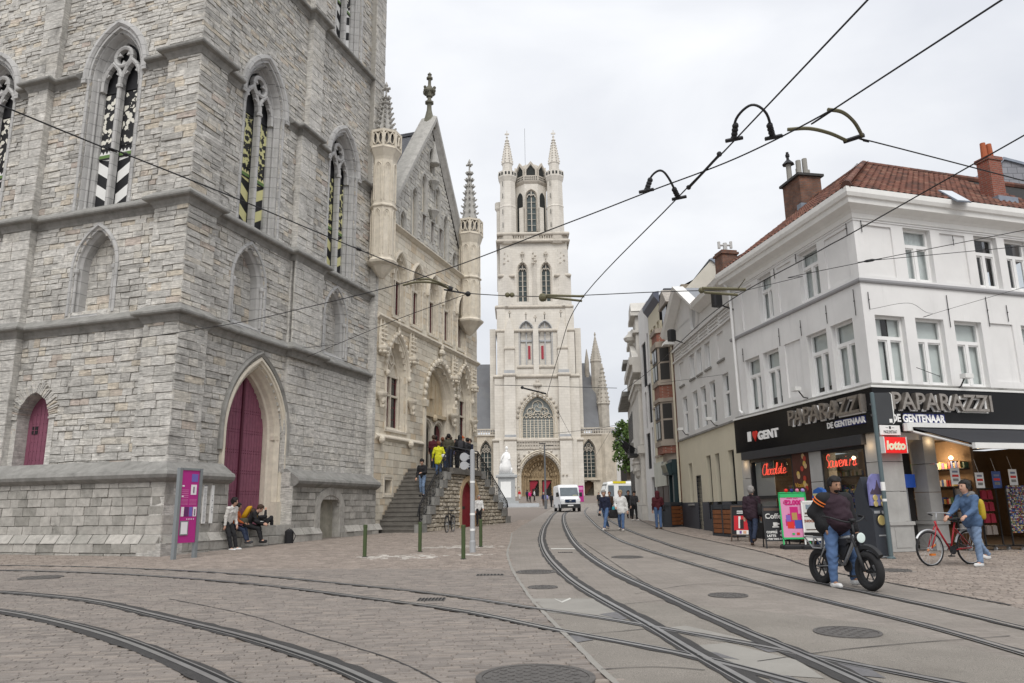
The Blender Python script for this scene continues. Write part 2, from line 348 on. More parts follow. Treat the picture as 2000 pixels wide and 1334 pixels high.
# both faces share: clasping corner block (u 0..1.35, o 0), wall (o -.3), mid pilaster, stage limits
def openings(T):
 if T is B2: return dict(win=[(3.88,), (9.73,)], nic=[3.6, 9.55])
 return dict(win=[(3.95,), (9.85,)], nic=[3.93, 9.9])
def plan_path(T, z, pil, end):          # plan outline of a face at a height, from the far end to the corner
 a, b = pil; p = [(end, -.3), (b, -.3), (b, -.05), (a, -.05), (a, -.3), (1.35, -.3), (1.35, 0), (0, 0)]
 return p
for T in (B1, B2):
 b2 = T is B2; end = 12.75 if b2 else 14.5
 op = openings(T); BK.T = T
 pil_lo = (6.05, 8.1) if b2 else (6.7, 8.0); pil_hi = (6.05, 7.15) if b2 else (6.75, 7.7)
 stages = [(2.95, 7.55, (.17, .31), (.25, .72), pil_lo), (7.7, 11.42, (.15, .28), (.25, .7), pil_lo), (11.6, 16.85, (.12, .25), (.2, .62), pil_hi), (17.0, 22.5, (.1, .22), (.18, .6), (6.5, 7.4)), (22.7, 33., (.1, .22), (.2, .6), (6.5, 7.4))]
 for si, (z0, z1, ch, ln, pil) in enumerate(stages):
  ops = []
  if si == 0:
   ops.append(arch_span(4.47, 1.55, 0, 4.2, 6.85) if b2 else arch_span(5.8, .7, 2.9, 4.6, 5.55))
  if si == 1: ops += [arch_span(c, .86, 8.0, 9.6, 11.0) for c in op['nic']]
  if si in (2, 3): ops += [arch_span(c[0], 1.12, 11.6, 16.9, 18.75) for c in op['win']]
  if si == 4: ops += [arch_span(9.73 if b2 else 9.85, 1.12, 22.7, 29, 31)]
  rel = .02
  smooth = b2 and si == 0
  ST.wall(T, 0, 1.35, z0, z1, 0., ch=ch if si else (.22, .34), ln=(.35, .85), rel=rel, back=BK)                    # corner block
  ops_ = ops+[rect_span(pil[0], pil[1], z0-1, z1+1)]
  if smooth:
   ST.wall(T, 1.35, 6.05, z0, z1, -.3, ch, ln, rel, ops=ops_, back=BK)
   ST.wall(T, 8.1, 12.75, 3.1, z1, -.28, (.22, .3), (.35, .8), .008, jit=.006, gap=.006, bev=.008, ops=ops_, back=BK, tone=(.3, .75))
  else: ST.wall(T, 1.35, end, z0, z1, -.3, ch, ln, rel, ops=ops_, back=BK)
  if not (b2 and si == 0): ST.wall(T, pil[0], pil[1], z0, z1, -.05, (.3, .42), (.45, .8), .012, jit=.008, back=BK, tone=(.25, .8))
  else: ST.wall(T, pil[0], pil[1], z0, z1, -.2, (.3, .42), (.45, .8), .012, jit=.008, back=BK, tone=(.25, .8))
  if si == 1:
   for c in op['nic']: ST.wall(T, c-.9, c+.9, 7.9, 11.1, -.78, (.25, .35), (.3, .7), .012, back=BK)
 # returns where the corner block and the pilaster stand proud
 RT.T = T
 for za_, zb_, pl in ((3, 11.5, pil_lo), (11.6, 16.9, pil_hi), (17, 33, (6.5, 7.4))):
  lo_ = -.22 if b2 and za_ == 3 else -.07
  RT.box(1.2, 1.345, -.36, -.015, za_, zb_); RT.box(pl[0]+.005, pl[0]+.15, -.36, lo_, za_, zb_); RT.box(pl[1]-.15, pl[1]-.005, -.36, lo_, za_, zb_)
 # string courses with stepped plan
 TR.T = T
 for z in LED:
  lo = z < 12; pl = pil_lo if lo else (pil_hi if z < 17 else (6.5, 7.4))
  path = plan_path(T, z, pl, end)
  wins = [] if z != 16.95 else [(c[0]-1.5, c[0]+1.5) for c in op['win']]
  if not wins: segs = [path]
  else:                                # the ledge stops against the window hoods
   segs = [[(end, -.3), (wins[1][1], -.3)], [(wins[1][0], -.3), (pl[1], -.3), (pl[1], -.05), (pl[0], -.05), (pl[0], -.3), (wins[0][1], -.3)], [(wins[0][0], -.3), (1.35, -.3), (1.35, 0), (0, 0)]]
  for sg in segs[:-1]: TR.sweep(sg, [(-r, h) for r, h in ledge_prof(z)], 'plan')
  if len(segs) == 1: CR.setdefault(z, []).append([T.pt(u, o)[:2] for u, o in path])
  else: CR.setdefault(z, []).append([T.pt(u, o)[:2] for u, o in segs[-1]])
TR.T = None
for z, (q1, q2) in CR.items(): TR.sweep(q2+q1[::-1][1:], ledge_prof(z), 'plan')
# slender end buttress on the street face
ST.wall(B2, 11.95, 12.95, 17., 33, -.02, (.3, .42), (.45, .6), .01, jit=.006, back=BK, tone=(.3, .8)); BK.T = B2; BK.box(11.95, 12.95, -.5, -.06, 16.9, 33)
RT.T = B2; RT.box(12.5, 12.78, -.6, .0, .4, 17.); RT.box(6.1, 6.16, -.35, .24, .95, 2.46); RT.box(2.52, 2.56, -.35, .24, .95, 2.46); RT.box(6.1, 6.2, -.4, .12, 2.4, 2.97); RT.box(2.48, 2.55, -.4, .12, 2.4, 2.97)
# core so that nothing shows through the joints, and the top of the shaft out of the picture
CORE = MB(); CORE.T = B2; CORE.box(.9, 12.7, -13, -1.6, .2, 34)

def gothic_trim(T, cx, z0, zs, za, o, hw, outer, depth, hood=True, flat=False, n=8):
 """stepped splayed surround of a pointed opening; hw inner half width, outer trim half width"""
 b = MB(T); s_ = outer-hw; k = lambda f: f*s_
 prof = [(k(1), o-.06), (k(1), o+.03), (k(.72), o+.03), (k(.70), o-.08), (k(.52), o-.10), (k(.45), o-.04), (k(.38), o-.12), (k(.30), o-.30), (k(.18), o-.34), (k(.14), o-.28), (k(.06), o-.36), (0, o-depth*.8), (0, o-depth)]
 b.sweep(arch(cx, hw, z0, zs, za, n), prof)
 for sgn in (-1, 1):                # slender shafts with caps and bases
  for f, oo in ((.86, .0), (.6, -.12), (.33, -.24)):
   u = cx+sgn*(hw+s_*f); b.lathe((u, o+oo, 0), [(.075, z0), (.075, z0+.3), (.05, z0+.36), (.045, zs-.3), (.05, zs-.28), (.085, zs-.1), (.085, zs)], 8)
 if hood:
  pa = arch(cx, outer, zs-.1, zs, za+(outer-hw)*1.15, n)
  b.sweep(pa, [(-.03, o-.02), (-.03, o+.06), (.04, o+.13), (.17, o+.11), (.2, o-.02)])
  for sgn in (-1, 1): b.box(cx+sgn*outer-(.2 if sgn < 0 else 0), cx+sgn*outer+(.2 if sgn > 0 else 0), o-.02, o+.12, zs-.22, zs-.02)
 return b
def tracery(T, cx, hw, z0, zs, za, o, w=.075):
 b = MB(T); b.box(cx-w, cx+w, o-.1, o+.1, z0, zs-.05)
 b.lathe((cx, o+.08, 0), [(w*1.1, z0), (w*1.1, zs-.55), (w*1.7, zs-.5), (w*1.7, zs-.4), (w*1.2, zs-.36), (w*1.2, zs-.1)], 8)
 p = [(-w, o-.1), (-w, o+.07), (0, o+.11), (w, o+.07), (w, o-.1)]
 q = hw/2
 for s_ in (-1, 1):
  c = cx+s_*q; b.sweep(arch(c, q, zs-.5, zs-.3, zs+.55), p)
  for t in (-1, 1):               # cusps
   b.prism([(c+t*q*.95, zs-.05), (c+t*q*.35, zs+.12), (c+t*q*.75, zs+.3)], 1, o-.06, o+.05)
 r = hw*.44; cz = zs+.55+r*.55
 b.sweep([(cx+r*math.cos(t), cz+r*math.sin(t)) for t in np.linspace(0, 2*PI, 17)[:-1]], p, closed=True)
 for k in range(3):
  a = PI/2+k*2*PI/3+PI/3; b.prism([(cx+r*math.cos(a-.35), cz+r*math.sin(a-.35)), (cx+r*.35*math.cos(a), cz+r*.35*math.sin(a)), (cx+r*math.cos(a+.35), cz+r*math.sin(a+.35))], 1, o-.05, o+.05)
 return b
def m_floral(c1, c2):
 nm = 'painted foliage %s' % ('w' if c1[2] > .5 else 'y')
 if nm in MATS: return MATS[nm]
 m = plain(nm, c1, .6, var=0); t = m.node_tree; b = [n for n in t.nodes if n.type == 'BSDF_PRINCIPLED'][0]
 g = N(t, 'ShaderNodeNewGeometry'); v = N(t, 'ShaderNodeTexVoronoi', i_Scale=4.6); v.feature = 'F1'; n1 = N(t, 'ShaderNodeTexNoise', i_Scale=9., i_Detail=2.)
 t.links.new(g.outputs['Position'], v.inputs['Vector']); t.links.new(g.outputs['Position'], n1.inputs['Vector'])
 ad = N(t, 'ShaderNodeMath', operation='MULTIPLY_ADD'); t.links.new(n1.outputs[0], ad.inputs[0]); ad.inputs[1].default_value = .9; t.links.new(v.outputs['Distance'], ad.inputs[2])
 rp = N(t, 'ShaderNodeValToRGB'); rp.color_ramp.interpolation = 'CONSTANT'; e = rp.color_ramp.elements; e[0].color = (*c1, 1); e[1].position = .9 if c1[2] > .5 else 1.02; e[1].color = (*c2, 1); t.links.new(ad.outputs[0], rp.inputs[0]); t.links.new(rp.outputs[0], b.inputs['Base Color']); return m
def shutter(T, cx, hw, z0, zs, za, o, light, flor):
 b = MB(T); lights = 2
 b.add([(p[0], o, p[1]) for p in arch(cx, hw+.05, z0, zs, za+.05)], [list(range(19))], mi=0)
 zb = z0+(zs-z0)*.42
 for s_ in (-1, 1):
  ua, ub = sorted((cx+s_*.05, cx+s_*(hw-.02))); h = .42; z = z0-.45; k = 0
  while z < zb-.1:
   za_, zb_ = (z, z+.5) if s_ < 0 else (z+.5, z)
   if s_ < 0: za_, zb_ = z+.5, z
   else: za_, zb_ = z, z+.5
   hi = min
   pts = [(ua, za_), (ub, zb_), (ub, zb_+h), (ua, za_+h)]
   pts = [(u_, min(max(q, z0), zb)) for u_, q in pts]
   if k % 2 == 0: b.add([(u_, o+.012, q) for u_, q in pts], [[0, 1, 2, 3]], mi=1)
   z += h; k += 1
  b.box(ua, ub, o, o+.03, zb, zb+.16, mi=2); 
  for i in range(5):
   w_ = (ub-ua)/5; b.prism([(ua+i*w_, zb+.16), (ua+(i+1)*w_, zb+.16), (ua+(i+.5)*w_, zb+.3)], 1, o+.005, o+.03, mi=1)
  b.box(ua, ub, o+.004, o+.018, zb+.42, zs-.55, mi=3); b.box(ua, ub, o, o+.03, zs-.5, zs-.42, mi=0)
  b.box(ua, ub, o, o+.04, zb-.02, zb+.03, mi=0)
 return b, [m_black, light, m_green, flor]
fw_w, fw_y = m_floral((.72, .7, .62), (.02, .02, .022)), m_floral((.03, .03, .03), (.62, .6, .3))
for T in (B1, B2):
 l, f = (m_white, fw_w) if T is B1 else (m_yel, fw_y)
 for c, in openings(T)['win']:
  w_ = part('window', gothic_trim(T, c, 11.62, 16.9, 18.3, -.3, .84, 1.25, .5), m_blue, belfry, world=True)
  part('tracery', tracery(T, c, .84, 11.62, 16.9, 18.3, -.62), m_blue, w_, world=True)
  b, ms = shutter(T, c, .86, 11.62, 16.9, 18.25, -.8, l, f); part('shutter', b, ms, w_, world=True)
  TR.T = T; TR.prism([(-.3, 11.55), (-1.2, 11.85), (-1.2, 11.5), (-.3, 11.4)], 0, c-.75, c+.75)
 for c in openings(T)['nic']:
  b = MB(T); b.sweep(arch(c, .8, 8.0, 9.6, 10.95), [(.22, -.36), (.22, -.27), (.12, -.25), (.09, -.33), (.02, -.33), (0, -.42), (-.06, -.5), (-.06, -.8)])
  for s_ in (-1, 1): b.lathe((c+s_*.8, -.34, 0), [(.05, 8.1), (.045, 9.45), (.09, 9.52), (.09, 9.62), (.05, 9.66)], 8)
  b.prism([(-.3, 7.85), (-.3, 8.0), (-.8, 8.3), (-.8, 7.85)], 0, c-.85, c+.85)
  part('blind_niche', b, m_blue, belfry, world=True)
c = 9.73; w_ = part('window', gothic_trim(B2, c, 22.75, 29., 30.4, -.3, .84, 1.25, .5), m_blue, belfry, world=True)
part('tracery', tracery(B2, c, .84, 22.75, 29., 30.4, -.62), m_blue, w_, world=True)
b, ms = shutter(B2, c, .86, 22.75, 29., 30.4, -.8, m_white, fw_w); part('shutter', b, ms, w_, world=True)

# plinth with torus moulding
PM = [(-.1, 2.44), (.02, 2.44), (.12, 2.5), (.2, 2.56), (.24, 2.66), (.2, 2.76), (.1, 2.8), (.06, 2.84), (-.3, 3.1), (-.5, 3.1)]
m_plinth = mat('plinth stone', (.3, .29, .27), .9, var=.25, scale=5., bump=.6, bscale=14., tones=[(0, (.27, .26, .235)), (.5, (.38, .365, .335)), (1, (.44, .42, .385))], stain=.7, stain_col=(.07, .068, .06), stain_scale=(.9, .9, .5), fine=.1)
SP = Stones(); BP = MB()
for T, sgs in ((B1, [(-.25, 14.5)]), (B2, [(-.25, 2.55), (6.15, 12.6)])):
 BP.T = T; TR.T = T
 for a, b_ in sgs:
  if a > 0: TR.sweep([(b_, .25), (a, .25)], [(-r, h) for r, h in PM], 'plan')
  sd = [arch_span(8.75, .72, 0, 1.7, 2.1)] if T is B2 and a > 5 else []
  SP.wall(T, a, b_, .95, 2.45, .25, (.24, .3), (.35, .62), .015, jit=.01, ops=sd, back=BP)
  SP.wall(T, a, b_, .1, .7, .42, (.3, .34), (.5, 1.), .015, jit=.012, ops=sd, back=BP)
  for uu in np.arange(a, b_-.2, .62):          # chamfered base course
   if sd and 7.8 < uu < 9.6: continue
   SP.V.append(T(np.array([(uu, .2, .68), (uu+.6, .2, .68), (uu+.6, .2, .96), (uu, .2, .96), (uu+.01, .44, .70), (uu+.59, .44, .70), (uu+.59, .27, .95), (uu+.01, .27, .95)]))); SP.t.append(R.random())
TR.T = None; P2 = lambda T, u: T.pt(u, .25)[:2]; cc_ = (B2.pt(0)+B2.n*.25+B1.n*.25)[:2]
TR.sweep([P2(B2, 2.55), cc_, P2(B1, 14.5)], PM, 'plan')
C0 = B2.pt(0, 0, 0); a, b_ = B2.n, B1.n; RT.T = None
for h0, h1, p in ((.1, .7, .425), (.7, .95, .3), (.95, 2.46, .245)):
 V = [C0+a*i*p+b_*j*p+np.array([0, 0, h]) for h in (h0, h1) for i, j in ((-1, -1), (1, -1), (1, 1), (-1, 1))]; RT.add(V, [[3, 2, 1, 0], [4, 5, 6, 7], [0, 1, 5, 4], [1, 2, 6, 5], [2, 3, 7, 6], [3, 0, 4, 7]])
# threshold of the big door: a stone bench along the foot of the wall
SP.wall(B2, 2.5, 6.2, .1, .72, .42, (.3, .34), (.5, .9), .015, back=BP); SP.wall(B2, 2.5, 6.3, .72, 1.08, .28, (.36, .37), (.5, 1.), .012, back=BP)
TR.T = B2; TR.box(2.3, 6.4, -1.1, .26, .95, 1.07); TR.box(2.4, 6.3, .2, .4, .6, .71)
ST.build(belfry, m_belf); SP.build(belfry, m_plinth, 'plinth_stone', 'plinth_masonry')
BK.T = None
part('buttress_return', RT, m_belf, belfry, world=True, kind='stuff'); part('wall_core', BK, m_mort, belfry, world=True); part('plinth_core', BP, m_mort, belfry, world=True); part('tower_core', CORE, m_mort, belfry, world=True); part('string_course', TR, m_ledge, belfry, world=True)
# small bluestone door
b = MB(B2); b.add([(p[0], -.05, p[1]) for p in arch(8.75, .75, .4, 1.7, 2.15)], [list(range(19))]); dd = part('low_door', b, mat('weathered board', (.27, .255, .21), .9, var=.35, scale=3., stain=.3, stain_col=(.15, .16, .11), stain_scale=(4, 4, .5)), belfry, world=True)
b = MB(B2); b.sweep(arch(8.75, .72, .5, 1.7, 2.12), [(.34, .22), (.34, .3), (.04, .3), (0, .26), (0, -.06)]); part('door_arch', b, m_plinth, dd, world=True)
# big purple double door in its cream portal
b = MB(B2); cx = 4.47
b.sweep(arch(cx, 1.3, 1.05, 4.2, 6.45, 12), [(.5, -.33), (.5, -.2), (.4, -.18), (.38, -.24), (.31, -.25), (.29, -.36), (.23, -.37), (.21, -.32), (.17, -.44), (.11, -.56), (.09, -.5), (.05, -.66), (0, -.72), (0, -1.0)])
b.box(cx-1.82, cx-1.36, -.5, -.19, 1.05, 1.9); b.box(cx+1.36, cx+1.82, -.5, -.19, 1.05, 1.9)
for k in range(3): b.box(cx+1.33+k*.13, cx+1.41+k*.13, -.6+k*.12, -.46+k*.12, 4.15, 4.32)
portal = part('portal', b, m_cream, belfry, world=True)
b = MB(B2); b.sweep(arch(cx, 1.78, 3.6, 4.3, 7.08, 12), [(0, -.34), (0, -.2), (.1, -.14), (.16, -.2), (.16, -.34)]); part('hood_mould', b, m_ledge, portal, world=True)
pts = arch(cx, 1.32, 1.05, 4.2, 6.5, 12); b = MB(B2); b.add([(p[0], -.95, p[1]) for p in pts], [list(range(len(pts)))], mi=1)
sp = arch_span(cx, 1.3, 1.0, 4.2, 6.46); k = 0
for u in np.arange(cx-1.28, cx+1.2, .16):                # upright boards
 um = u+.08; top = 1.1
 while top < 6.3 and sp(top) and sp(top)[0] < um < sp(top)[1]: top += .05
 b.box(u+.006, u+.154, -.95, -.91, 1.08, top)
b.box(cx-.05, cx+.05, -.95, -.85, 1.08, 6.3, mi=1)
for z in np.arange(1.45, 5.6, .72):                      # rows of iron studs
 w_ = sp(z)
 if not w_: continue
 for u in np.arange(w_[0]+.1, w_[1]-.05, .11):
  for dz in (0, .1): b.ball((u, -.905, z+dz), .016, 5, 4, mi=1)
part('double_door', b, [m_purple, m_purpd], belfry, world=True)
# purple door in the square face, rubble arch round it
cx = 5.8; b = MB(B1); pts = arch(cx, .7, 2.9, 4.6, 5.5); b.add([(p[0], -.72, p[1]) for p in pts], [list(range(len(pts)))])
for u in np.arange(cx-.66, cx+.6, .165): 
 um = u+.08; q = abs(um-cx); top = 5.42-q*1.35 if q > .1 else 5.35
 b.box(u+.006, u+.158, -.72, -.69, 2.95, max(4.4, top))
for z in np.arange(3.3, 5.1, .3):
 for u in np.arange(cx-.55, cx+.56, .14): b.ball((u, -.69, z), .015, 5, 4, mi=1)
for s_ in (-1, 1):
 b.box(cx+s_*.33-.12, cx+s_*.33+.12, -.7, -.67, 4.16, 4.42, mi=2)
 b.box(cx+s_*.33-.012, cx+s_*.33+.012, -.68, -.655, 4.16, 4.42, mi=0); b.box(cx+s_*.33-.12, cx+s_*.33+.12, -.68, -.655, 4.28, 4.3, mi=0)
d2 = part('side_door', b, [m_purple, m_purpd, m_black], belfry, world=True)
SA = Stones(); pa = arch(cx, .68, 2.95, 4.6, 5.5, 10)
for i in range(1, len(pa)-2):
 (x0, z0), (x1, z1) = pa[i], pa[i+1]
 for q in range(2):
  f = lambda t: (x0+(x1-x0)*t, z0+(z1-z0)*t); a, c_ = f(q/2+.03), f(q/2+.47); dx, dz = x1-x0, z1-z0; l = math.hypot(dx, dz); nx, nz = -dz/l, dx/l; L_ = R.uniform(.28, .5)
  o1 = -.25+R.uniform(-.02, .03)
  SA.V.append(B1(np.array([(a[0], -.75, a[1]), (c_[0], -.75, c_[1]), (c_[0]+nx*L_, -.4, c_[1]+nz*L_), (a[0]+nx*L_, -.4, a[1]+nz*L_), (a[0], o1, a[1]), (c_[0], o1, c_[1]), (c_[0]+nx*L_*.95, o1, c_[1]+nz*L_*.95), (a[0]+nx*L_*.95, o1, a[1]+nz*L_*.95)]))); SA.t.append(R.uniform(.3, 1))
SA.build(belfry, m_belf, 'arch_stone', 'arch_masonry')
for q in ((cx-.9, cx-.68), (cx+.68, cx+.9)): b = MB(B1); b.box(q[0], q[1], -.75, -.28, 2.95, 4.6); part('door_jamb', b, m_belf, belfry, world=True)
# ---------------------------------------------------------------- ground
m_base = mat('joint grit', (.2, .17, .147), .95, var=.25, scale=8., bump=.3)
m_sett = mat('clay and porphyry setts', (.3, .27, .24), .75, var=.18, scale=5., bump=.3, bscale=60., tones=[(0, (.178, .158, .143)), (.3, (.214, .19, .171)), (.6, (.23, .203, .182)), (.9, (.248, .217, .192)), (1, (.28, .243, .212))], stain=.35, stain_col=(.33, .30, .26), stain_scale=(.35, .35, .35), fine=.14)
m_sett2 = mat('brown pavement setts', (.3, .26, .22), .8, var=.25, scale=2., bump=.35, bscale=50., tones=[(0, (.22, .187, .162)), (.4, (.27, .228, .197)), (.7, (.30, .255, .22)), (.8, (.33, .285, .25)), (1, (.50, .47, .43))], stain=.3, stain_col=(.36, .31, .26), stain_scale=(.5, .5, .5), fine=.12)
m_road = mat('grey road surface', (.262, .234, .208), .8, var=.2, scale=.7, bump=.3, bscale=40., brick=(.24, .11, .006, (.19, .17, .148), (.23, .205, .18), 'g'), stain=.6, stain_col=(.16, .145, .13), stain_scale=(.8, .16, .5), fine=.16)
m_agg = mat('exposed aggregate concrete', (.25, .228, .2), .85, var=.15, scale=1.2, bump=.6, bscale=90., stain=.6, stain_col=(.16, .145, .125), stain_scale=(.9, .5, .7), fine=.45)
m_patch = mat('smooth concrete patch', (.275, .262, .238), .8, var=.12, scale=2., bump=.1, stain=.3, stain_col=(.22, .2, .17), fine=.08)
m_bit = mat('bitumen joint', (.05, .048, .047), .7, var=.25, scale=9., bump=.5, bscale=40.)
m_rail = mat('worn rail steel', (.3, .295, .29), .4, metal=.5, var=.2, scale=5.); m_groove = plain('rail groove', (.02, .02, .02), .8)
m_cast = mat('cast iron cover', (.14, .132, .125), .6, metal=.2, var=.25, scale=9., bump=.8, bscale=70.)
b = MB(); xs = [-600, -60, -25, 25, 60, 600]; ys = [-60, 0, 95, 138, 1500]
zz = lambda x, y: gz(x, y)
V = [(x, y, zz(x, y)-.012) for y in ys for x in xs]
b.add(V, [[j*6+i, j*6+i+1, (j+1)*6+i+1, (j+1)*6+i] for j in range(4) for i in range(5)]); g = solo('ground', b, m_base, None, None, kind='structure')

def catmull(P, n=10):
 P = np.asarray(P, float); Q = np.vstack([2*P[0]-P[1], P, 2*P[-1]-P[-2]]); out = []
 for i in range(1, len(Q)-2):
  for t in np.linspace(0, 1, n, endpoint=False):
   a, b_, c, d = Q[i-1], Q[i], Q[i+1], Q[i+2]; out.append(.5*((2*b_)+(-a+c)*t+(2*a-5*b_+4*c-d)*t*t+(-a+3*b_-3*c+d)*t**3))
 out.append(P[-1]); return np.array(out)
def smooth(P, k=14):
 P = catmull(P, 12)
 d = np.r_[0, np.cumsum(np.linalg.norm(np.diff(P, axis=0), axis=1))]; s = np.arange(0, d[-1], .25); Q = np.stack([np.interp(s, d, P[:, i]) for i in range(3)], 1)
 for _ in range(k): Q[1:-1] = .25*Q[:-2]+.5*Q[1:-1]+.25*Q[2:]
 return Q
RAILPX = dict(
a=[(-150, 1102), (0, 1104), (175, 1107), (350, 1114), (500, 1123.5), (600, 1133), (775, 1150.5), (880, 1163), (1055, 1189), (1200, 1210), (1280, 1224), (1456, 1256), (1540, 1272), (1616, 1286), (1860, 1334), (1990, 1360)],
b=[(-150, 1112), (0, 1113.7), (210, 1120), (420, 1134), (560, 1148), (740, 1171.5), (901, 1192.5), (1020, 1217), (1107, 1236), (1200, 1252), (1312, 1272), (1424, 1298), (1488, 1316), (1584, 1342), (1650, 1362)],
c=[(-150, 1148), (0, 1156), (175, 1172.5), (315, 1204), (455, 1236), (595, 1277.5), (700, 1316), (760, 1345), (830, 1385)],
d=[(-150, 1178), (0, 1193), (140, 1222), (245, 1253), (315, 1281), (420, 1326.5), (470, 1352), (540, 1395)],
e=[(1160, 982), (1115, 988), (1086.5, 1000), (1068, 1022), (1059, 1046), (1061, 1066), (1071, 1086), (1090, 1108), (1125, 1138), (1195, 1180), (1278, 1224), (1328, 1256), (1408, 1302), (1472, 1336), (1530, 1370)],
f=[(1180, 984), (1130, 991), (1106, 1001), (1101, 1016), (1113, 1047), (1140, 1078), (1195, 1115), (1280, 1155), (1360, 1193), (1480, 1246), (1560, 1278), (1616, 1303), (1690, 1336), (1760, 1370)],
g=[(1200, 984), (1158, 988), (1142.5, 998), (1158, 1020), (1195, 1047), (1247.5, 1069), (1330, 1095), (1480, 1138), (1600, 1171), (1800, 1219), (2000, 1276), (2120, 1312)],
h=[(1215, 986), (1180, 991), (1168, 1000), (1212, 1028), (1300, 1062), (1392, 1089), (1480, 1112), (1600, 1139), (1800, 1180), (2000, 1228), (2140, 1262)])
RAIL = {k: smooth([G(x, y) for x, y in v], 10) for k, v in RAILPX.items()}
RAIL = {k: np.vstack([v, [v[-1]+(v[-1]-v[-4])/.75*q for q in np.arange(.25, 7, .25)]]) for k, v in RAIL.items()}
allr = np.concatenate([v[:, :2] for v in RAIL.values()])
RLAB = dict(ac='', )
def ribbon(mb, P, o0, o1, z, wob=0.):
 P = np.asarray(P); d = np.gradient(P[:, :2], axis=0); d /= np.linalg.norm(d, axis=1)[:, None]; n = np.stack([d[:, 1], -d[:, 0]], 1)
 A = P[:, :2]+n*o0; B = P[:, :2]+n*o1
 if wob:
  A = A+n*NR.uniform(-wob, wob, (len(P), 1)); B = B+n*NR.uniform(-wob, wob, (len(P), 1))
 k = len(P); V = np.concatenate([np.c_[A, SLOPE*A[:, 1]+z], np.c_[B, SLOPE*B[:, 1]+z]]); i = np.arange(k-1)
 mb.add(V, np.stack([i, i+k, i+k+1, i+1], 1)[:, ::-1])
names = dict(a='far rail of the track curving left in front of the tower', b='second rail of the track curving left past the tower', c='inner rail of the nearest curve at bottom left', d='nearest rail crossing the bottom left corner', e='left rail of the track bending towards the cathedral', f='right rail of the track bending towards the cathedral', g='left rail of the track along the shops', h='right rail of the track passing under the electric bike')
for ri, (k, P) in enumerate(RAIL.items()):
 dz = .0006*ri
 root = thing('tram_rail', names[k], 'tram rail', P[0], group='rails set in the street'); root['kind'] = 'structure'
 b = MB(); ribbon(b, P, *((-.14, .14) if k in 'cdef' else (-.085, .085)), .003+dz, .022); part('asphalt_joint', b, m_bit, root, world=True)
 b = MB(); ribbon(b, P, -.03, .03, .007+dz); part('rail_head', b, m_rail, root, world=True)
 s_ = 1 if k in 'aceg' else -1
 b = MB(); ribbon(b, P, *sorted((s_*.037, s_*.075)), .0055+dz); part('rail_groove', b, m_groove, root, world=True)
 b = MB(); ribbon(b, P, *sorted((s_*.076, s_*.094)), .0065+dz); part('guard_lip', b, m_rail, root, world=True)

def inside(pts, poly):
 x, y = pts[:, 0], pts[:, 1]; r = np.zeros(len(pts), bool); n = len(poly)
 for i in range(n):
  x0, y0 = poly[i][:2]; x1, y1 = poly[(i+1) % n][:2]
  c = ((y0 > y) != (y1 > y)) & (x < (x1-x0)*(y-y0)/(y1-y0+1e-12)+x0); r ^= c
 return r
gp = lambda L: [G(x, y)[:2] for x, y in L]
edge = [(1000, 1040), (997, 1059), (991, 1080), (1002, 1115), (1037, 1168), (1062, 1196), (1107, 1241), (1174, 1308), (1220, 1350), (1290, 1420)]
far_edge = [(1092, 985), (1045, 1012), (1018, 1026)]
plaza = gp([(-700, 1420)]+[(-700, 1110)]+[(740, 1110), (940, 1110), (1000, 1112)]+edge[4:]+[(600, 1480)])
walk = gp([(-700, 1110), (-700, 1030)]); walk = [G(-700, 1112)[:2]]+[np.array([-24, 26.5]), np.array([-10, 22.]), np.array([-5.8, 33.8]), np.array([-.2, 44.2]), np.array([.5, 52])]+gp(far_edge+edge[:4])+gp([(940, 1112), (740, 1112)])
side = gp([(1235, 1010), (1300, 1036), (1480, 1076), (1590, 1109), (1730, 1137), (2000, 1187), (2300, 1240)])+[np.array([16, 14]), np.array([30, 20]), np.array([16.5, 23]), np.array([9.8, 20.6]), np.array([8.5, 27.5]), np.array([9, 60])]
agg = gp([(1037, 1168), (1160, 1166), (1300, 1180), (1480, 1192), (1700, 1218), (2000, 1290), (2200, 1345), (2200, 1500), (1250, 1500)]+edge[:3:-1])
hole_px = [(1046, 1324, .52), (1655, 1235, .36), (1422, 1163, .3), (1047, 1117, .42), (1060, 1147, .26), (80, 1128, .42), (1225, 1088, .4), (1745, 1114, .33)]
holes = [(G(x, y), r) for x, y, r in hole_px]
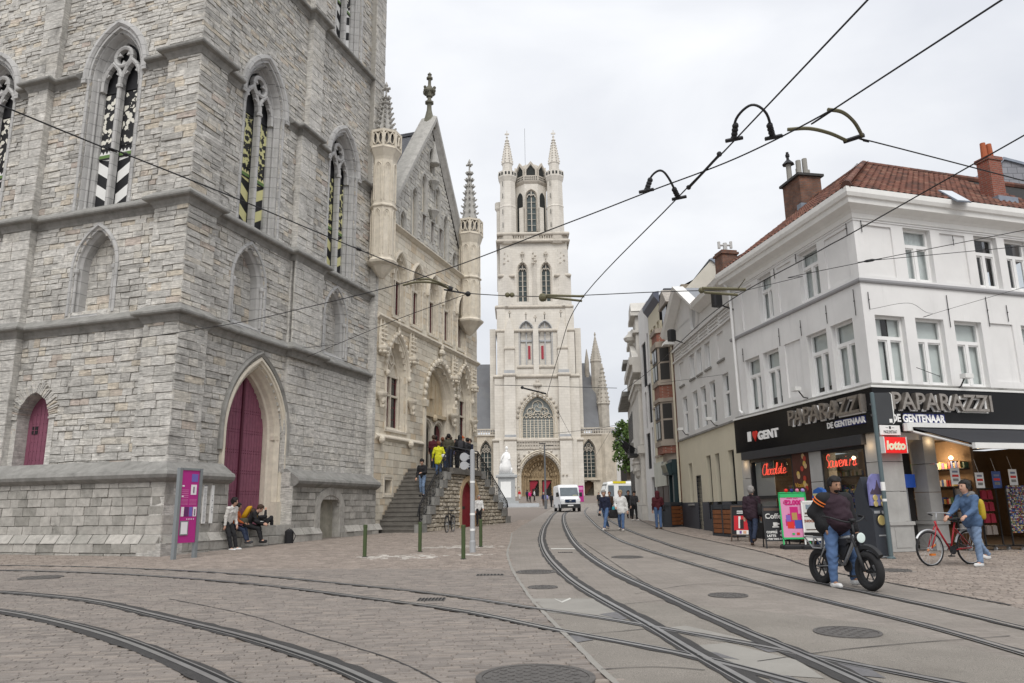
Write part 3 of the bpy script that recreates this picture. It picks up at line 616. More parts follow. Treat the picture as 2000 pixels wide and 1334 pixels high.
def setts(poly, ang, L, Wd, keepr, z, jit, far=None):
 pl = np.array(poly); c, s = math.cos(ang), math.sin(ang); q = np.stack([pl[:, 0]*c+pl[:, 1]*s, -pl[:, 0]*s+pl[:, 1]*c], 1)
 a0, b0 = q.min(0); a1, b1 = q.max(0); out = []
 vv = b0
 while vv < b1:
  wd = Wd*R.uniform(.92, 1.08); n = int((a1-a0)/L*1.2)+3; ls = NR.uniform(.72, 1.28, n)*L; st = a0+np.cumsum(ls)-ls-R.random()*L
  out.append(np.stack([st, st+ls, np.full(n, vv), np.full(n, vv+wd)], 1)); vv += wd
 A = np.concatenate(out); mid = np.stack([(A[:, 0]+A[:, 1])/2, (A[:, 2]+A[:, 3])/2], 1); W = np.stack([mid[:, 0]*c-mid[:, 1]*s, mid[:, 0]*s+mid[:, 1]*c], 1)
 # keep only what the street view could see (with a margin to the sides)
 d = W[:, 1]; k = inside(W, poly) & (d > 3.2) & (abs(W[:, 0]) < d*.85+3)
 if far: k &= d < far
 A, W = A[k], W[k]
 k = np.ones(len(A), bool)
 for i in range(0, len(A), 4000):
  D2 = ((W[i:i+4000, None]-allr[None])**2).sum(2).min(1); k[i:i+4000] = D2 > keepr**2
 for hc, hr in holes: k &= ((W-hc[:2])**2).sum(1) > (hr+.05)**2
 A, W = A[k], W[k]; n = len(A); g_ = .0035; bv = .007
 def ring(e, zz_):
  x0, x1, y0, y1 = A[:, 0]+e, A[:, 1]-e, A[:, 2]+e, A[:, 3]-e
  P = np.stack([np.stack([x0, y0], 1), np.stack([x1, y0], 1), np.stack([x1, y1], 1), np.stack([x0, y1], 1)], 1)
  X = P[..., 0]*c-P[..., 1]*s; Y = P[..., 0]*s+P[..., 1]*c
  return np.stack([X, Y, SLOPE*Y+zz_], 2)
 zt = NR.uniform(-jit, jit, (n, 1))+NR.uniform(-jit*.5, jit*.5, (n, 4))
 V = np.concatenate([ring(g_/2, z-.016), ring(g_/2+bv, z+zt)], 1); return V, W, NR.random(n)
paving = thing('street_paving', 'worn setts of the open square and pavements', 'paving'); del paving['category']; del paving['label']; paving['kind'] = 'structure'
def lay(V, W, tone, m, nm, limit):
 F = Stones.FQ; d = np.hypot(W[:, 0], W[:, 1]); px = FPX*W[:, 0]/W[:, 1]
 sc_ = np.where((abs(px) < 980) & (W[:, 1] > 4.9), 1/d, 0); order = np.argsort(-sc_)[:limit]; rs = np.setdiff1d(np.arange(len(V)), order)
 for i in order: b = MB(); b.add(V[i], F, tone=tone[i]); part(nm, b, m, paving)
 b = MB(); b.add(V[rs].reshape(-1, 3), (F[None]+np.arange(len(rs))[:, None, None]*8).reshape(-1, 4), tone=np.repeat(tone[rs], 5)); part(nm+'_field', b, m, paving, kind='stuff')
lay(*setts(plaza, rad(7), .25, .072, .135, 0., .003), m_sett, 'sett', 300)
V_, W_, t_ = setts(walk, rad(17.8), .17, .105, .13, 0., .004, 50); t_ *= .75
for (x, y), ra, rb_ in (((790, 1087), 1.3, .9), ((900, 1068), 1.5, .7), ((925, 1083), .5, .4)):     # spilt pale sand
 c = G(x, y); q = ((W_[:, 0]-c[0])/ra)**2+((W_[:, 1]-c[1])/rb_)**2; t_ = np.where((q < 1) & (NR.random(len(q)) > .35+q*.6), 1., t_)
lay(V_, W_, t_, m_sett2, 'pavement_sett', 0)
V_, W_, t_ = setts(side, rad(-12), .16, .10, .13, .0, .004, 40); lay(V_, W_, t_*.75, m_sett2, 'pavement_sett', 0)
def sheet(nm, poly, z, m):
 from mathutils.geometry import tessellate_polygon
 P = [Vector((p[0], p[1], SLOPE*p[1]+z)) for p in poly]; b = MB(); b.add([tuple(p) for p in P], [list(t) for t in tessellate_polygon([P])]); return part(nm, b, m, paving)
road = gp(edge[:6:1][::-1])[::-1]; road = gp([(1160, 1168), (1037, 1168)])+gp(edge[3::-1])+gp(far_edge[::-1])+[np.array([2, 95]), np.array([40, 95]), np.array([9, 60])]+gp([(1235, 1010), (1300, 1036), (1480, 1076), (1590, 1109), (1730, 1137), (2000, 1187), (2300, 1240), (2300, 1380), (2000, 1290), (1700, 1218), (1480, 1192), (1300, 1180)])
sheet('road', road, -.004, m_road); sheet('road', [np.array(q, float) for q in ((2.5, 2.5), (26, 2.5), (26, 17), (9.5, 19.5), (6, 40), (3, 40))], -.009, m_road); sheet('concrete_apron', agg, -.003, m_agg)
sheet('concrete_patch', gp([(1070, 1196), (1040, 1169), (1158, 1169), (1225, 1204), (1195, 1207)]), .001, m_patch)
for P_ in ([(1290, 1227), (1340, 1222), (1470, 1252), (1480, 1262), (1390, 1250)], [(1340, 1262), (1420, 1256), (1560, 1290), (1610, 1325), (1500, 1318)]): sheet('concrete_patch', gp(P_), .0015, m_patch)
m_chk = mat('chequer plate', (.21, .205, .21), .5, metal=.5, var=.2, scale=20., bump=.6, bscale=90.)
for P_ in ([(1170, 1200), (1205, 1195), (1232, 1207), (1215, 1211)], [(1107, 1242), (1118, 1240), (1160, 1250), (1120, 1256)], [(1400, 1284), (1445, 1289), (1400, 1275), (1330, 1266)], [(1450, 1256), (1475, 1252), (1530, 1272), (1500, 1274)], [(1490, 1318), (1540, 1320), (1590, 1340), (1520, 1340)], [(1620, 1292), (1690, 1300), (1730, 1325), (1680, 1320)]): sheet('steel_plate', gp(P_), .003, m_chk)
b = MB(); P = np.array([np.array([*p, 0]) for p in gp(edge)]); ribbon(b, smooth([G(*p) for p in edge], 4), -.03, .03, .004, .01); part('edge_kerb', b, m_patch, paving)
b = MB(); ribbon(b, smooth([G(*p) for p in ((330, 1170), (480, 1200), (600, 1238), (760, 1285), (860, 1334), (900, 1360))], 4), -.012, .012, .004, .008); part('paving_joint', b, m_bit, paving)
b = MB(); ribbon(b, smooth([G(*p) for p in ((1240, 1012), (1300, 1036), (1480, 1076), (1590, 1109), (1730, 1137), (2000, 1187))], 4), -.03, .03, .006, .015); part('paving_joint', b, m_bit, paving)
for L_ in ([(1107, 1242), (1180, 1236), (1290, 1226)], [(1480, 1292), (1620, 1272), (1760, 1258), (2000, 1240)], [(1240, 1160), (1370, 1140), (1500, 1150)], [(1140, 1060), (1230, 1120), (1330, 1178)], [(1010, 1100), (1080, 1098)], [(1220, 1180), (1300, 1172)], [(1174, 1308), (1290, 1300), (1400, 1312)]): b = MB(); ribbon(b, smooth([G(*p) for p in L_], 2), -.008, .008, .0045, .005); part('slab_joint', b, m_bit, paving)
lin = plain('white road paint', (.55, .54, .5), .7, stain=.5, stain_col=(.3, .28, .25), stain_scale=(6, 6, 6))
for P_ in ([(1076, 1071), (1125, 1071), (1125, 1073), (1076, 1073)], [(1082, 1169), (1097, 1175), (1113, 1168), (1116, 1170), (1098, 1177.5), (1085, 1171)]): sheet('road_marking', gp(P_), .004, lin)
m_chalk = mat('pale dust', (.62, .6, .56), .95, var=.2, scale=12.)
hl = ['large round manhole cover cut by the bottom edge of the picture', 'round manhole cover in the concrete below the electric bike', 'round manhole cover between the tracks left of the electric bike', 'round manhole cover left of the bending track', 'small round manhole cover just below another by the kerb', 'round manhole cover inside the curved track on the far left', 'pale round manhole cover between the tracks near the walking couple', 'round manhole cover in the setts beside the red bicycle']
for (c, r), lb in zip(holes, hl):
 t = thing('manhole_cover', lb, 'manhole cover', c, group='manhole covers')
 rx = MB(); rx.lathe((0, 0, .004), [(r, -.03), (r, .006), (r*.9, .006), (r*.9, -.002)], 40); part('rim', rx, m_cast, t)
 b = MB(); b.lathe((0, 0, 0), [(r*.885, -.02), (r*.885, .006)], 40)
 n_ = int(2*r/.07)
 for i in range(-n_//2, n_//2+1):
  for j in range(-n_//2, n_//2+1):
   if math.hypot(i, j)*.07 < r*.82 and (i+j) % 2 == 0: b.cbox((i*.07, j*.07, .009), .045, .045, .006, .78)
 part('lid', b, m_cast, t)
 t.rotation_euler = (rad(.9), 0, 0)
for (x, y, wx, wy, lb) in ((957, 1123, .55, .3, 'slotted drain grate by the kerb below the signal post'), (843, 1171, .42, .38, 'square drain grate between the curving rails'), (1104, 1079, .4, .2, 'small drain grate between the rails of the bending track')):
 t = thing('drain_grate', lb, 'drain', G(x, y)); b = MB(); b.box(-wx/2, wx/2, -wy/2, wy/2, -.02, .006); part('frame', b, m_cast, t)
 b = MB()
 for i in range(8): b.box(-wx/2+wx*(i+.25)/8, -wx/2+wx*(i+.7)/8, -wy*.42, wy*.42, .006, .012)
 part('bars', b, m_groove, t)

b = MB(); b.add([(-60, 94.9, 1.515), (60, 94.9, 1.515), (60, 139, 3.605), (-60, 139, 3.605)], [[0, 1, 2, 3]]); solo('cathedral_square', b, m_road, None, None, kind='structure')
# ---------------------------------------------------------------- the gothic cloth hall beside the tower
HT = [(0, (.55, .49, .40)), (.3, (.65, .595, .49)), (.7, (.70, .645, .54)), (.93, (.66, .565, .43)), (1, (.58, .48, .35))]
m_hall = mat('hall sandstone', (.55, .5, .4), .88, var=.16, scale=4., bump=.3, bscale=22., tones=HT, stain=.35, stain_col=(.32, .28, .22), stain_scale=(1.3, 1.3, .4), fine=.08)
m_hmort = mat('hall mortar', (.44, .40, .33), .95, var=.2)
m_hgrey = mat('weathered gable stone', (.42, .41, .385), .9, var=.22, scale=4., bump=.4, bscale=20., stain=.5, stain_col=(.14, .135, .12), stain_scale=(1.2, 1.2, .5))
m_slate = mat('roof slate', (.115, .12, .135), .6, var=.22, scale=1.2, bump=.2, stain=.25, stain_col=(.17, .165, .15), stain_scale=(.6, .6, .2))
m_wood = mat('dark red window', (.12, .03, .035), .5, var=.1); m_glass = mat('dark leaded glass', (.03, .032, .035), .15, var=.3, scale=1., spec=.6)
m_step = mat('worn bluestone steps', (.15, .14, .125), .8, var=.3, scale=3., bump=.3, stain=.4, stain_col=(.06, .058, .05), stain_scale=(1, 1, 1))
hall = thing('cloth_hall', 'cream gothic hall with steep stepped gable and corner turrets between the tower and the cathedral', 'hall', B2.pt(13, 0, .5))
H = B2; SH = Stones(); HB = MB(H); HT_ = MB(H)
ops_lo = [arch_span(14.95, .95, 5.3, 8.1, 9.75), arch_span(24., .95, 5.3, 8.1, 9.75), arch_span(20.28, 1.95, 3.4, 7.3, 9.35), rect_span(13.9, 14.55, 2.3, 3.0)]
UPW = [15.02, 17.12, 19.25, 21.4, 23.55]
ops_up = [arch_span(c, .62, 11.0, 13.2, 14.3) for c in UPW]
SH.wall(H, 12.76, 26.3, .5, 4.8, .0, (.26, .36), (.35, .75), .006, jit=.006, gap=.006, bev=.005, ops=ops_lo, back=HB)
SH.wall(H, 12.76, 26.3, 5.0, 10.55, -.04, (.28, .36), (.4, .8), .006, jit=.006, gap=.006, bev=.005, ops=ops_lo, back=HB)
SH.wall(H, 12.76, 26.3, 10.8, 15.55, -.04, (.26, .34), (.4, .8), .006, jit=.006, gap=.006, bev=.005, ops=ops_up, back=HB)
def led(mb, u0, u1, z, p=.14, o=0.): mb.sweep([(u1, o), (u0, o)], [(.1, z-.2), (-.02, z-.18), (-p*.6, z-.1), (-p, z-.06), (-p, z), (0, z+.12), (.1, z+.13)], 'plan')
led(HT_, 12.76, 26.4, 10.68, .16); led(HT_, 12.76, 26.4, 15.72, .22); led(HT_, 12.8, 18.0, 4.92, .14); led(HT_, 22.5, 26.4, 4.92, .14)
part('string_course', HT_, m_cream, hall, world=True)
CO = MB(H); CO.box(12.8, 26.25, -12, -1.5, .3, 15.6); CO.box(26.2, 26.28, -1.6, -.05, .4, 15.6); part('hall_core', CO, m_hmort, hall, world=True)
def hall_win(c, hw, z0, zs, za, outer, big):
 w = part('window', gothic_trim(H, c, z0, zs, za, -.02, hw, outer, .36 if not big else .45, hood=False), m_cream, hall, world=True)
 b = MB(H); b.sweep(arch(c, outer, zs-.1, zs, za+(outer-hw)*1.2), [(-.02, -.06), (-.02, .06), (.05, .13), (.12, .1), (.14, -.06)])
 if big:                                       # crockets up the hood and a finial
  pa = arch(c, outer+.12, zs, zs, za+(outer-hw)*1.2+.12, 8)
  for p in pa[2:-2:1]: b.ball((p[0], .08, p[1]), (.09, .09, .11), 6, 5)
  zt = za+(outer-hw)*1.25+.1
  b.box(c-.06, c+.06, .0, .1, zt, zt+.4); b.ball((c, .07, zt+.42), (.2, .14, .12), 8, 5); b.ball((c, .07, zt+.6), (.11, .1, .12), 6, 5)
  for s_ in (-1, 1): b.ball((c+s_*outer, .1, zs-.15), (.13, .13, .16), 6, 5)
 part('hood_mould', b, m_cream, w, world=True)
 b = MB(H); zt = zs-.1 if big else zs-.15; o = -.3 if not big else -.4; k = .05
 b.box(c-k, c+k, o-.06, o+.06, z0, zt); b.box(c-hw, c+hw, o-.06, o+.07, zt-.06, zt+.06)
 if big: b.box(c-hw, c+hw, o-.06, o+.06, z0+(zt-z0)*.62, z0+(zt-z0)*.62+.1)
 for s_ in (-1, 1): b.sweep(arch(c+s_*hw/2, hw/2-.03, zt, zt+.05, zt+.7), [(-.04, o-.05), (-.04, o+.06), (.03, o+.06), (.03, o-.05)])
 b.sweep([(c+hw*.3*math.cos(t), zt+.85+hw*.3*math.sin(t)) for t in np.linspace(0, 2*PI, 13)[:-1]], [(-.03, o-.05), (-.03, o+.06), (.03, o+.06), (.03, o-.05)], closed=True)
 pa = arch(c, hw+.02, zt, zs, za+.02); b.add([(p[0], o-.04, p[1]) for p in pa], [list(range(len(pa)))])
 part('tracery', b, m_cream, w, world=True)
 b = MB(H); b.box(c-hw, c+hw, o-.12, o-.08, z0, zt); part('glazing', b, m_glass, w, world=True)
 b = MB(H)
 for s_ in (-1, 1):
  a, d_ = sorted((c+s_*k, c+s_*hw))
  for q in (a+.03, d_-.09): b.box(q, q+.06, o-.08, o-.04, z0, zt)
  b.box(a+.03, d_-.03, o-.1, o-.05, z0, z0+.1)
  for zq in np.arange(z0+.6, zt, .6): b.box(a+.03, d_-.03, o-.1, o-.07, zq, zq+.04)
 part('casement', b, m_wood, w, world=True)
 b = MB(H); b.prism([(.02, z0-.1), (.02, z0), (-.5, z0+.25), (-.5, z0-.1)], 0, c-outer, c+outer); part('sill', b, m_cream, w, world=True)
for c in (14.95, 24.): hall_win(c, .78, 5.3, 8.15, 9.6, 1.2, True)
for c in UPW: hall_win(c, .5, 11., 13.2, 14.15, .74, False)
# portal of the hall
b = MB(H); c = 20.28
b.sweep(arch(c, 1.6, 3.5, 7.2, 9.15, 10), [(.55, -.08), (.55, .06), (.42, .1), (.36, -.04), (.3, -.04), (.26, -.2), (.18, -.14), (.12, -.3), (.05, -.3), (0, -.45), (0, -.8)])
pa = arch(c, 2.16, 7.2, 7.2, 9.75, 9)
for p in pa[1:-1]: b.ball((p[0], .08, p[1]), (.14, .12, .16), 6, 5)
b.box(c-.1, c+.1, 0, .14, 9.75, 10.25); b.ball((c, .1, 10.2), (.32, .2, .2), 8, 5); b.ball((c, .1, 10.5), (.17, .14, .18), 6, 5)
for s_ in (-1, 1): b.prism([(c+s_*2.1-.2, 7.25), (c+s_*2.1+.2, 7.25), (c+s_*2.1+.1, 6.9), (c+s_*2.1-.1, 6.9)], 1, -.05, .2)
por = part('hall_portal', b, m_cream, hall, world=True)
b = MB(H); pa = arch(c, 1.62, 6.75, 7.2, 9.2, 10); b.add([(p[0], -.55, p[1]) for p in pa], [list(range(len(pa)))])
for q in np.linspace(-1.2, 1.2, 5): b.box(c+q-.03, c+q+.03, -.56, -.5, 6.9, 9.1-abs(q)*1.0)
b.box(c-1.65, c+1.65, -.6, -.3, 6.55, 6.75); b.ball((c, -.3, 6.5), (.2, .15, .22), 8, 6); b.prism([(c-.2, 7.6), (c+.2, 7.6), (c, 8.3)], 1, -.55, -.42)
part('tympanum', b, mat('ochre sandstone', (.52, .43, .30), .88, var=.2, scale=2., stain=.4, stain_col=(.3, .24, .16), stain_scale=(1, 1, 1)), por, world=True)
b = MB(H)
for s_ in (-1, 1): b.sweep(arch(c+s_*.8, .62, 3.5, 5.6, 6.25, 8), [(.2, -.62), (.2, -.4), (.12, -.4), (.08, -.46), (.03, -.46), (0, -.52), (0, -.62)])
b.box(c-.18, c+.18, -.63, -.42, 3.5, 6.6); b.box(c-1.65, c+1.65, -.8, -.55, 6.2, 6.6); part('door_arches', b, m_cream, por, world=True, kind='stuff')
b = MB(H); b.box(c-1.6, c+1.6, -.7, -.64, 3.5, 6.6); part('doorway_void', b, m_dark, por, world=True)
b = MB(H); b.box(c+.9, c+1.4, -.63, -.61, 3.5, 6.2); b.box(c+1.1, c+1.14, -.61, -.6, 3.5, 6.2); part('door_leaf', b, m_wood, por, world=True)
# gable: grey wall with blind lancets, coping, finial
gl, gr, ga, gz0, gz1 = 14.1, 25.0, 19.5, 15.85, 24.0
eu0 = lambda z: gl+(ga-gl)*(z-gz0)/(gz1-gz0); eu1 = lambda z: gr+(ga-gr)*(z-gz0)/(gz1-gz0)
LANC = [(15.9, 15.95, 17.1), (17.3, 16.2, 19.0), (18.55, 18.1, 20.4), (20.45, 18.1, 20.4), (21.7, 16.2, 19.0), (23.1, 15.95, 17.1), (19.5, 20.9, 22.4)]
lops = [arch_span(c, .33, z0, z1-.5, z1) for c, z0, z1 in LANC]+[rect_span(q-.17, q+.17, 16.6, 17.85) for q in (18.48, 19.66, 20.85)]
SG = Stones(); GB = MB(H)
SG.wall(H, gl, gr, gz0, gz1-.3, -.35, (.2, .26), (.3, .6), .02, jit=.01, ops=lops, back=GB, u0f=eu0, u1f=eu1); SG.build(hall, mat('gable blocks', (.4, .4, .37), .9, var=.22, scale=5., bump=.4, tones=[(0, (.42, .405, .375)), (.6, (.54, .525, .48)), (1, (.58, .55, .48))], stain=.5, stain_col=(.17, .165, .15), stain_scale=(1.3, 1.3, .5)), 'gable_stone', 'gable_masonry', 120)
part('gable_core', GB, m_hmort, hall, world=True)
b = MB(H); b.add([(gl, -.52, gz0), (gr, -.52, gz0), (ga, -.52, gz1)], [[0, 1, 2]]); part('gable_back', b, m_hall, hall, world=True)
b = MB(H)
for c, z0, z1 in LANC:
 b.sweep(arch(c, .3, z0, z1-.5, z1, 6), [(.12, -.38), (.12, -.28), (.05, -.28), (0, -.4), (0, -.5)])
 b.sweep(arch(c, .27, z1-1., z1-.8, z1-.35, 4), [(0, -.5), (0, -.42), (.04, -.42), (.04, -.5)])
for q in (18.48, 19.66, 20.85):
 b.box(q-.25, q+.25, -.36, -.2, 17.85, 17.97); b.box(q-.25, q-.17, -.36, -.28, 16.6, 17.85); b.box(q+.17, q+.25, -.36, -.28, 16.6, 17.85)
for q, z in ((19.5, 20.25), (19.5, 18.4)):
 b.lathe((q, -.15, z), [(.06, -.45), (.2, -.15), (.3, 0), (.34, .05), (.34, .12)], 8)
b.lathe((19.5, -.12, 20.4), [(.3, 1.0), (.34, 1.05), (.3, 1.2), (.14, 1.9), (.02, 2.5)], 8)
part('gable_tracery', b, m_hgrey, hall, world=True, kind='stuff')
b = MB(H)
for q in (18.48, 19.66, 20.85): b.box(q-.17, q+.17, -.5, -.44, 16.6, 17.85)
part('gable_windows', b, m_wood, hall, world=True, kind='stuff')
b = MB(H); b.sweep([(gl-.35, gz0), (ga, gz1), (gr+.35, gz0)], [(-.05, -1.0), (.32, -1.0), (.36, -.2), (.3, .02), (.12, .02), (.05, -.12), (-.12, -.3)])
part('coping', b, m_hgrey, hall, world=True)
b = MB(H); fz = gz1+.1
b.lathe((ga, -.5, fz), [(.42, -.3), (.3, .3), (.16, .9), (.14, 1.3), (.27, 1.36), (.27, 1.46), (.13, 1.52), (.12, 1.8)], 8)
for a in range(4):
 t = a*PI/2+.3; b.ball((ga+.26*math.cos(t), -.5+.26*math.sin(t), fz+2.15), (.2, .2, .17), 7, 5); b.ball((ga+.4*math.cos(t), -.5+.4*math.sin(t), fz+2.28), .1, 6, 5)
b.lathe((ga, -.5, fz), [(.2, 1.8), (.26, 2.1), (.15, 2.5), (.1, 2.55), (.1, 2.95), (.2, 3.0), (.2, 3.08), (.08, 3.2), (.14, 3.3), (.02, 3.45)], 8)
part('finial', b, mat('lichened stone', (.17, .165, .13), .9, var=.35, scale=6.), hall, world=True)
b = MB(H)
for s_, e in ((1, gl), (-1, gr)):
 sl_ = [(e-.2*s_, -.9, gz0-.1), (ga, -.9, gz1-.45), (ga, -22, gz1-.45), (e-.2*s_, -22, gz0-.1)]; b.add(sl_ if s_ > 0 else sl_[::-1], [[0, 1, 2, 3]])
b.box(ga-.12, ga+.12, -22, -.9, gz1-.5, gz1-.3); part('slate_roof', b, mat('hall roof slate', (.115, .12, .135), .55, var=.2, scale=2., bump=.25, brick=(.32, .2, .012, (.06, .062, .07), (.13, .135, .15), 'r'), stain=.2, stain_col=(.19, .185, .17)), hall, world=True)
# corner turrets
def turret(px, o, ys, spire, rs=.6, rb=.8, lab=None):
 """ys: photo rows of balustrade top, balustrade foot, ring, corbel top, corbel foot"""
 u = H.hit(px, ys[0]+15, o)[0]; z = [H.hit(px, y, o)[1] for y in ys]; M = MB(H)
 pb = .5
 M.lathe((u, o, 0), [(.1, z[4]), (rs*.55, z[4]+.25), (rs*.9, z[4]+.55), (rs*1.25, z[3]-.1), (rs*1.3, z[3]), (rs, z[3]+.15), (rs, z[2]-.05), (rs*1.12, z[2]), (rs*1.12, z[2]+.06), (rs, z[2]+.15), (rs, z[1]-.55), (rs*1.08, z[1]-.4), (rb, z[1]-.08), (rb*1.06, z[1]), (rb*1.02, z[1]+.06), (rb*.9, z[1]+.07), (.2, z[1]+.08)], 8, ph=pb)
 t = part('turret', M, m_cream, hall, world=True)
 M = MB(H)                                  # pierced balustrade
 def ringbar(r, z0, z1, th): M.lathe((u, o, 0), [(r-th, z0), (r, z0), (r, z1), (r-th, z1), (r-th, z0)], 8, ph=pb)
 ringbar(rb, z[1], z[1]+.14, .1); ringbar(rb*1.04, z[0]-.13, z[0], .12)
 for k in range(8):
  a0, a1 = 2*PI*(k+.5)/8, 2*PI*(k+1.5)/8; p0, p1 = np.array([rb*math.cos(a0), rb*math.sin(a0)]), np.array([rb*math.cos(a1), rb*math.sin(a1)])
  M.cbox((u+p0[0]*.97, o+p0[1]*.97, (z[0]+z[1])/2), .11, .11, z[0]-z[1], a0)
  for f in (.27, .73):
   q = p0+(p1-p0)*f; L_ = np.linalg.norm(p1-p0)*.2; ax = (p1-p0)/np.linalg.norm(p1-p0); hz = (z[0]-z[1])*.32; zm = (z[0]+z[1])/2
   M.tube([(u+q[0]+ax[0]*L_*math.cos(t_), o+q[1]+ax[1]*L_*math.cos(t_), zm+hz*math.sin(t_)) for t_ in np.linspace(0, 2*PI, 9)[:-1]], .045, 4, closed=True)
 part('balustrade', M, m_cream, t, world=True, kind='stuff')
 M = MB(H)                                  # blind panels
 for k in range(8):
  a = 2*PI*(k+1)/8; ca, sa = math.cos(a), math.sin(a); rr = rs*.924+.012; wd = rs*.26
  for zb, zt in ((z[3]+.3, z[2]-.15), (z[2]+.3, z[1]-.7)):
   pts = arch(0, wd, zb, zt-.25, zt, 5); M.tube([(u+ca*rr-sa*p[0], o+sa*rr+ca*p[0], p[1]) for p in pts], .03, 4)
   M.tube([(u+ca*rr-sa*p[0], o+sa*rr+ca*p[0], p[1]) for p in arch(0, wd*.5, zt-.35, zt-.3, zt-.1, 4)], .022, 4)
 part('blind_panels', M, m_cream, t, world=True, kind='stuff')
 M = MB(H); zt = spire; zb = z[0]-.3
 M.lathe((u, o, 0), [(rs*.78, z[1]), (rs*.74, zb+.2), (.07, zt-.5), (.05, zt-.3)], 8, ph=pb)
 for k in range(8):
  a = 2*PI*(k+.5)/8
  n_ = 8
  for i in range(n_):
   f = (i+.5)/n_; r = rs*.76*(1-f)+.07*f+.06; M.ball((u+r*math.cos(a), o+r*math.sin(a), zb+.2+(zt-.6-zb)*f), (.09, .09, .07), 5, 4); M.ball((u+(r+.07)*math.cos(a), o+(r+.07)*math.sin(a), zb+.26+(zt-.6-zb)*f), (.055, .055, .05), 5, 4)
 M.lathe((u, o, zt), [(.12, -.6), (.13, -.5), (.05, -.4), (.05, .1), (.1, .2), (.02, .4)], 8)
 for a in (0, PI/2): M.tube([(u-.22*math.cos(a), o-.22*math.sin(a), zt), (u+.22*math.cos(a), o+.22*math.sin(a), zt)], .07, 6)
 part('spire', M, m_hgrey, t, world=True); return u
turret(752, .3, (265, 300, 412, 518, 548), 22.3)
turret(917, .3, (434, 463, 547, 628, 655), H.hit(908, 312, .3)[1], .68, .84)
# niches: canopies above, corbels below
for px, py in ((746, 772), (805, 788), (886, 814), (926, 826)):
 u, z = H.hit(px, py, .15); b = MB(H)
 b.lathe((u, .12, z), [(.04, -.55), (.09, -.3), (.2, -.1), (.27, 0), (.3, .08), (.3, .16)], 8); b.ball((u, .22, z-.22), (.14, .12, .2), 6, 5); b.ball((u+.05, .2, z-.5), (.1, .1, .12), 6, 5)
 part('corbel', b, m_cream, hall, world=True)
for px, py in ((749, 683), (807, 705), (889, 742), (926, 760)):
 u, z = H.hit(px, py, .15); b = MB(H)
 b.lathe((u, .1, z), [(.06, -.25), (.2, -.15), (.33, .0), (.36, .06), (.36, .16), (.26, .18), (.26, .3)], 6)
 for q in (-.17, .17):
  b.lathe((u+q, .08, z), [(.1, .2), (.11, .7), (.09, .8), (.02, 1.5)], 5)
  for k in range(5): b.ball((u+q, .2, z+.3+.22*k), (.13-.015*k, .07, .06), 5, 4)
 for k in range(6): b.ball((u+.3*math.cos(k), .1+.25*abs(math.sin(k)), z-.12), .08, 5, 4)
 part('canopy', b, m_cream, hall, world=True)
for u, z in ((13.2, 4.75), (16.3, 4.75)): b = MB(H); b.ball((u, .16, z), (.18, .16, .2), 7, 5); part('carved_head', b, m_cream, hall, world=True)
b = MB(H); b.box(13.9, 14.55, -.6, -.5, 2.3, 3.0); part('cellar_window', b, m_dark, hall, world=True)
b = MB(H); b.sweep([(13.85, 2.25), (13.85, 3.05), (14.6, 3.05), (14.6, 2.25)], [(.12, -.02), (.12, .03), (0, .03), (-.05, -.3)], closed=True); part('cellar_frame', b, m_cream, hall, world=True)
SH.build(hall, m_hall, keep=lambda c: (c[:, 2] < 16)*1.); part('wall_core', HB, m_hmort, hall, world=True)
# rough masonry toothing at the joint with the tower
b = MB(H)
# ---------------------------------------------------------------- the double staircase
stairs = thing('stone_staircase', 'double stone staircase with iron railing leading up to the hall door', 'staircase', H.pt(19, 1.2, .6))
LZ = 3.55; NL, NRr = 15, 14; ul0, ul1, ur0, ur1 = 12.95, 16.45, 20.45, 25.5; zl, zr = .52, .72
for i in range(NL):
 a = ul0+(ul1-ul0)*i/NL; z1 = zl+(LZ-zl)*(i+1)/NL; b = MB(H); b.box(a-.03, a+(ul1-ul0)/NL+.05, .05, 2.02, z1-.07, z1); b.box(a, ul1, .05, 2.0, z1-.22, z1-.07); part('step', b, m_step, stairs, world=True)
for i in range(NRr):
 a = ur1-(ur1-ur0)*i/NRr; z1 = zr+(LZ-zr)*(i+1)/NRr; b = MB(H); b.box(a-(ur1-ur0)/NRr-.05, a+.03, .05, 2.02, z1-.07, z1); b.box(ur0, a, .05, 2., z1-.25, z1-.07); part('step', b, m_step, stairs, world=True)
b = MB(H); b.box(ul1-.02, ur0+.02, .05, 2.38, LZ-.16, LZ); b.box(ul1-.05, ur0+.05, 2.2, 2.44, LZ-.3, LZ-.16); part('landing', b, m_step, stairs, world=True)
SS = Stones(); SB = MB(H)
fl = lambda z: ul0+.15+(ul1-ul0)*max(0, z-zl-.2)/(LZ-zl); fr = lambda z: ur1-(ur1-ur0)*max(0, z-zr-.2)/(LZ-zr)
SS.wall(H, ul0, ur1, .35, LZ-.3, 2.3, (.15, .21), (.17, .34), .03, jit=.02, gap=.02, bev=.03, ops=[arch_span(18.9, 1.3, 0, 2.0, 3.1)], back=SB, u0f=fl, u1f=fr, tone=(.1, 1))
SS.build(stairs, mat('stair rubble', (.5, .45, .36), .9, var=.25, scale=6., bump=.6, bscale=16., tones=[(0, (.30, .26, .20)), (.5, (.47, .42, .34)), (1, (.56, .51, .43))], stain=.4, stain_col=(.2, .175, .14), stain_scale=(2, 2, 2)), 'rubble_stone', 'rubble_masonry'); part('stair_core', SB, mat('stair mortar', (.2, .18, .145), .95), stairs, world=True)
for i in range(NL//2):                          # stepped caps on the left flank
 z = zl+(LZ-zl)*(i*2+1.6)/NL; a = ul0+(ul1-ul0)*(i*2)/NL; b = MB(H); b.box(a-.05, a+.55, 2.0, 2.36, z-.32, z+.06); part('cap_stone', b, m_ledge, stairs, world=True)
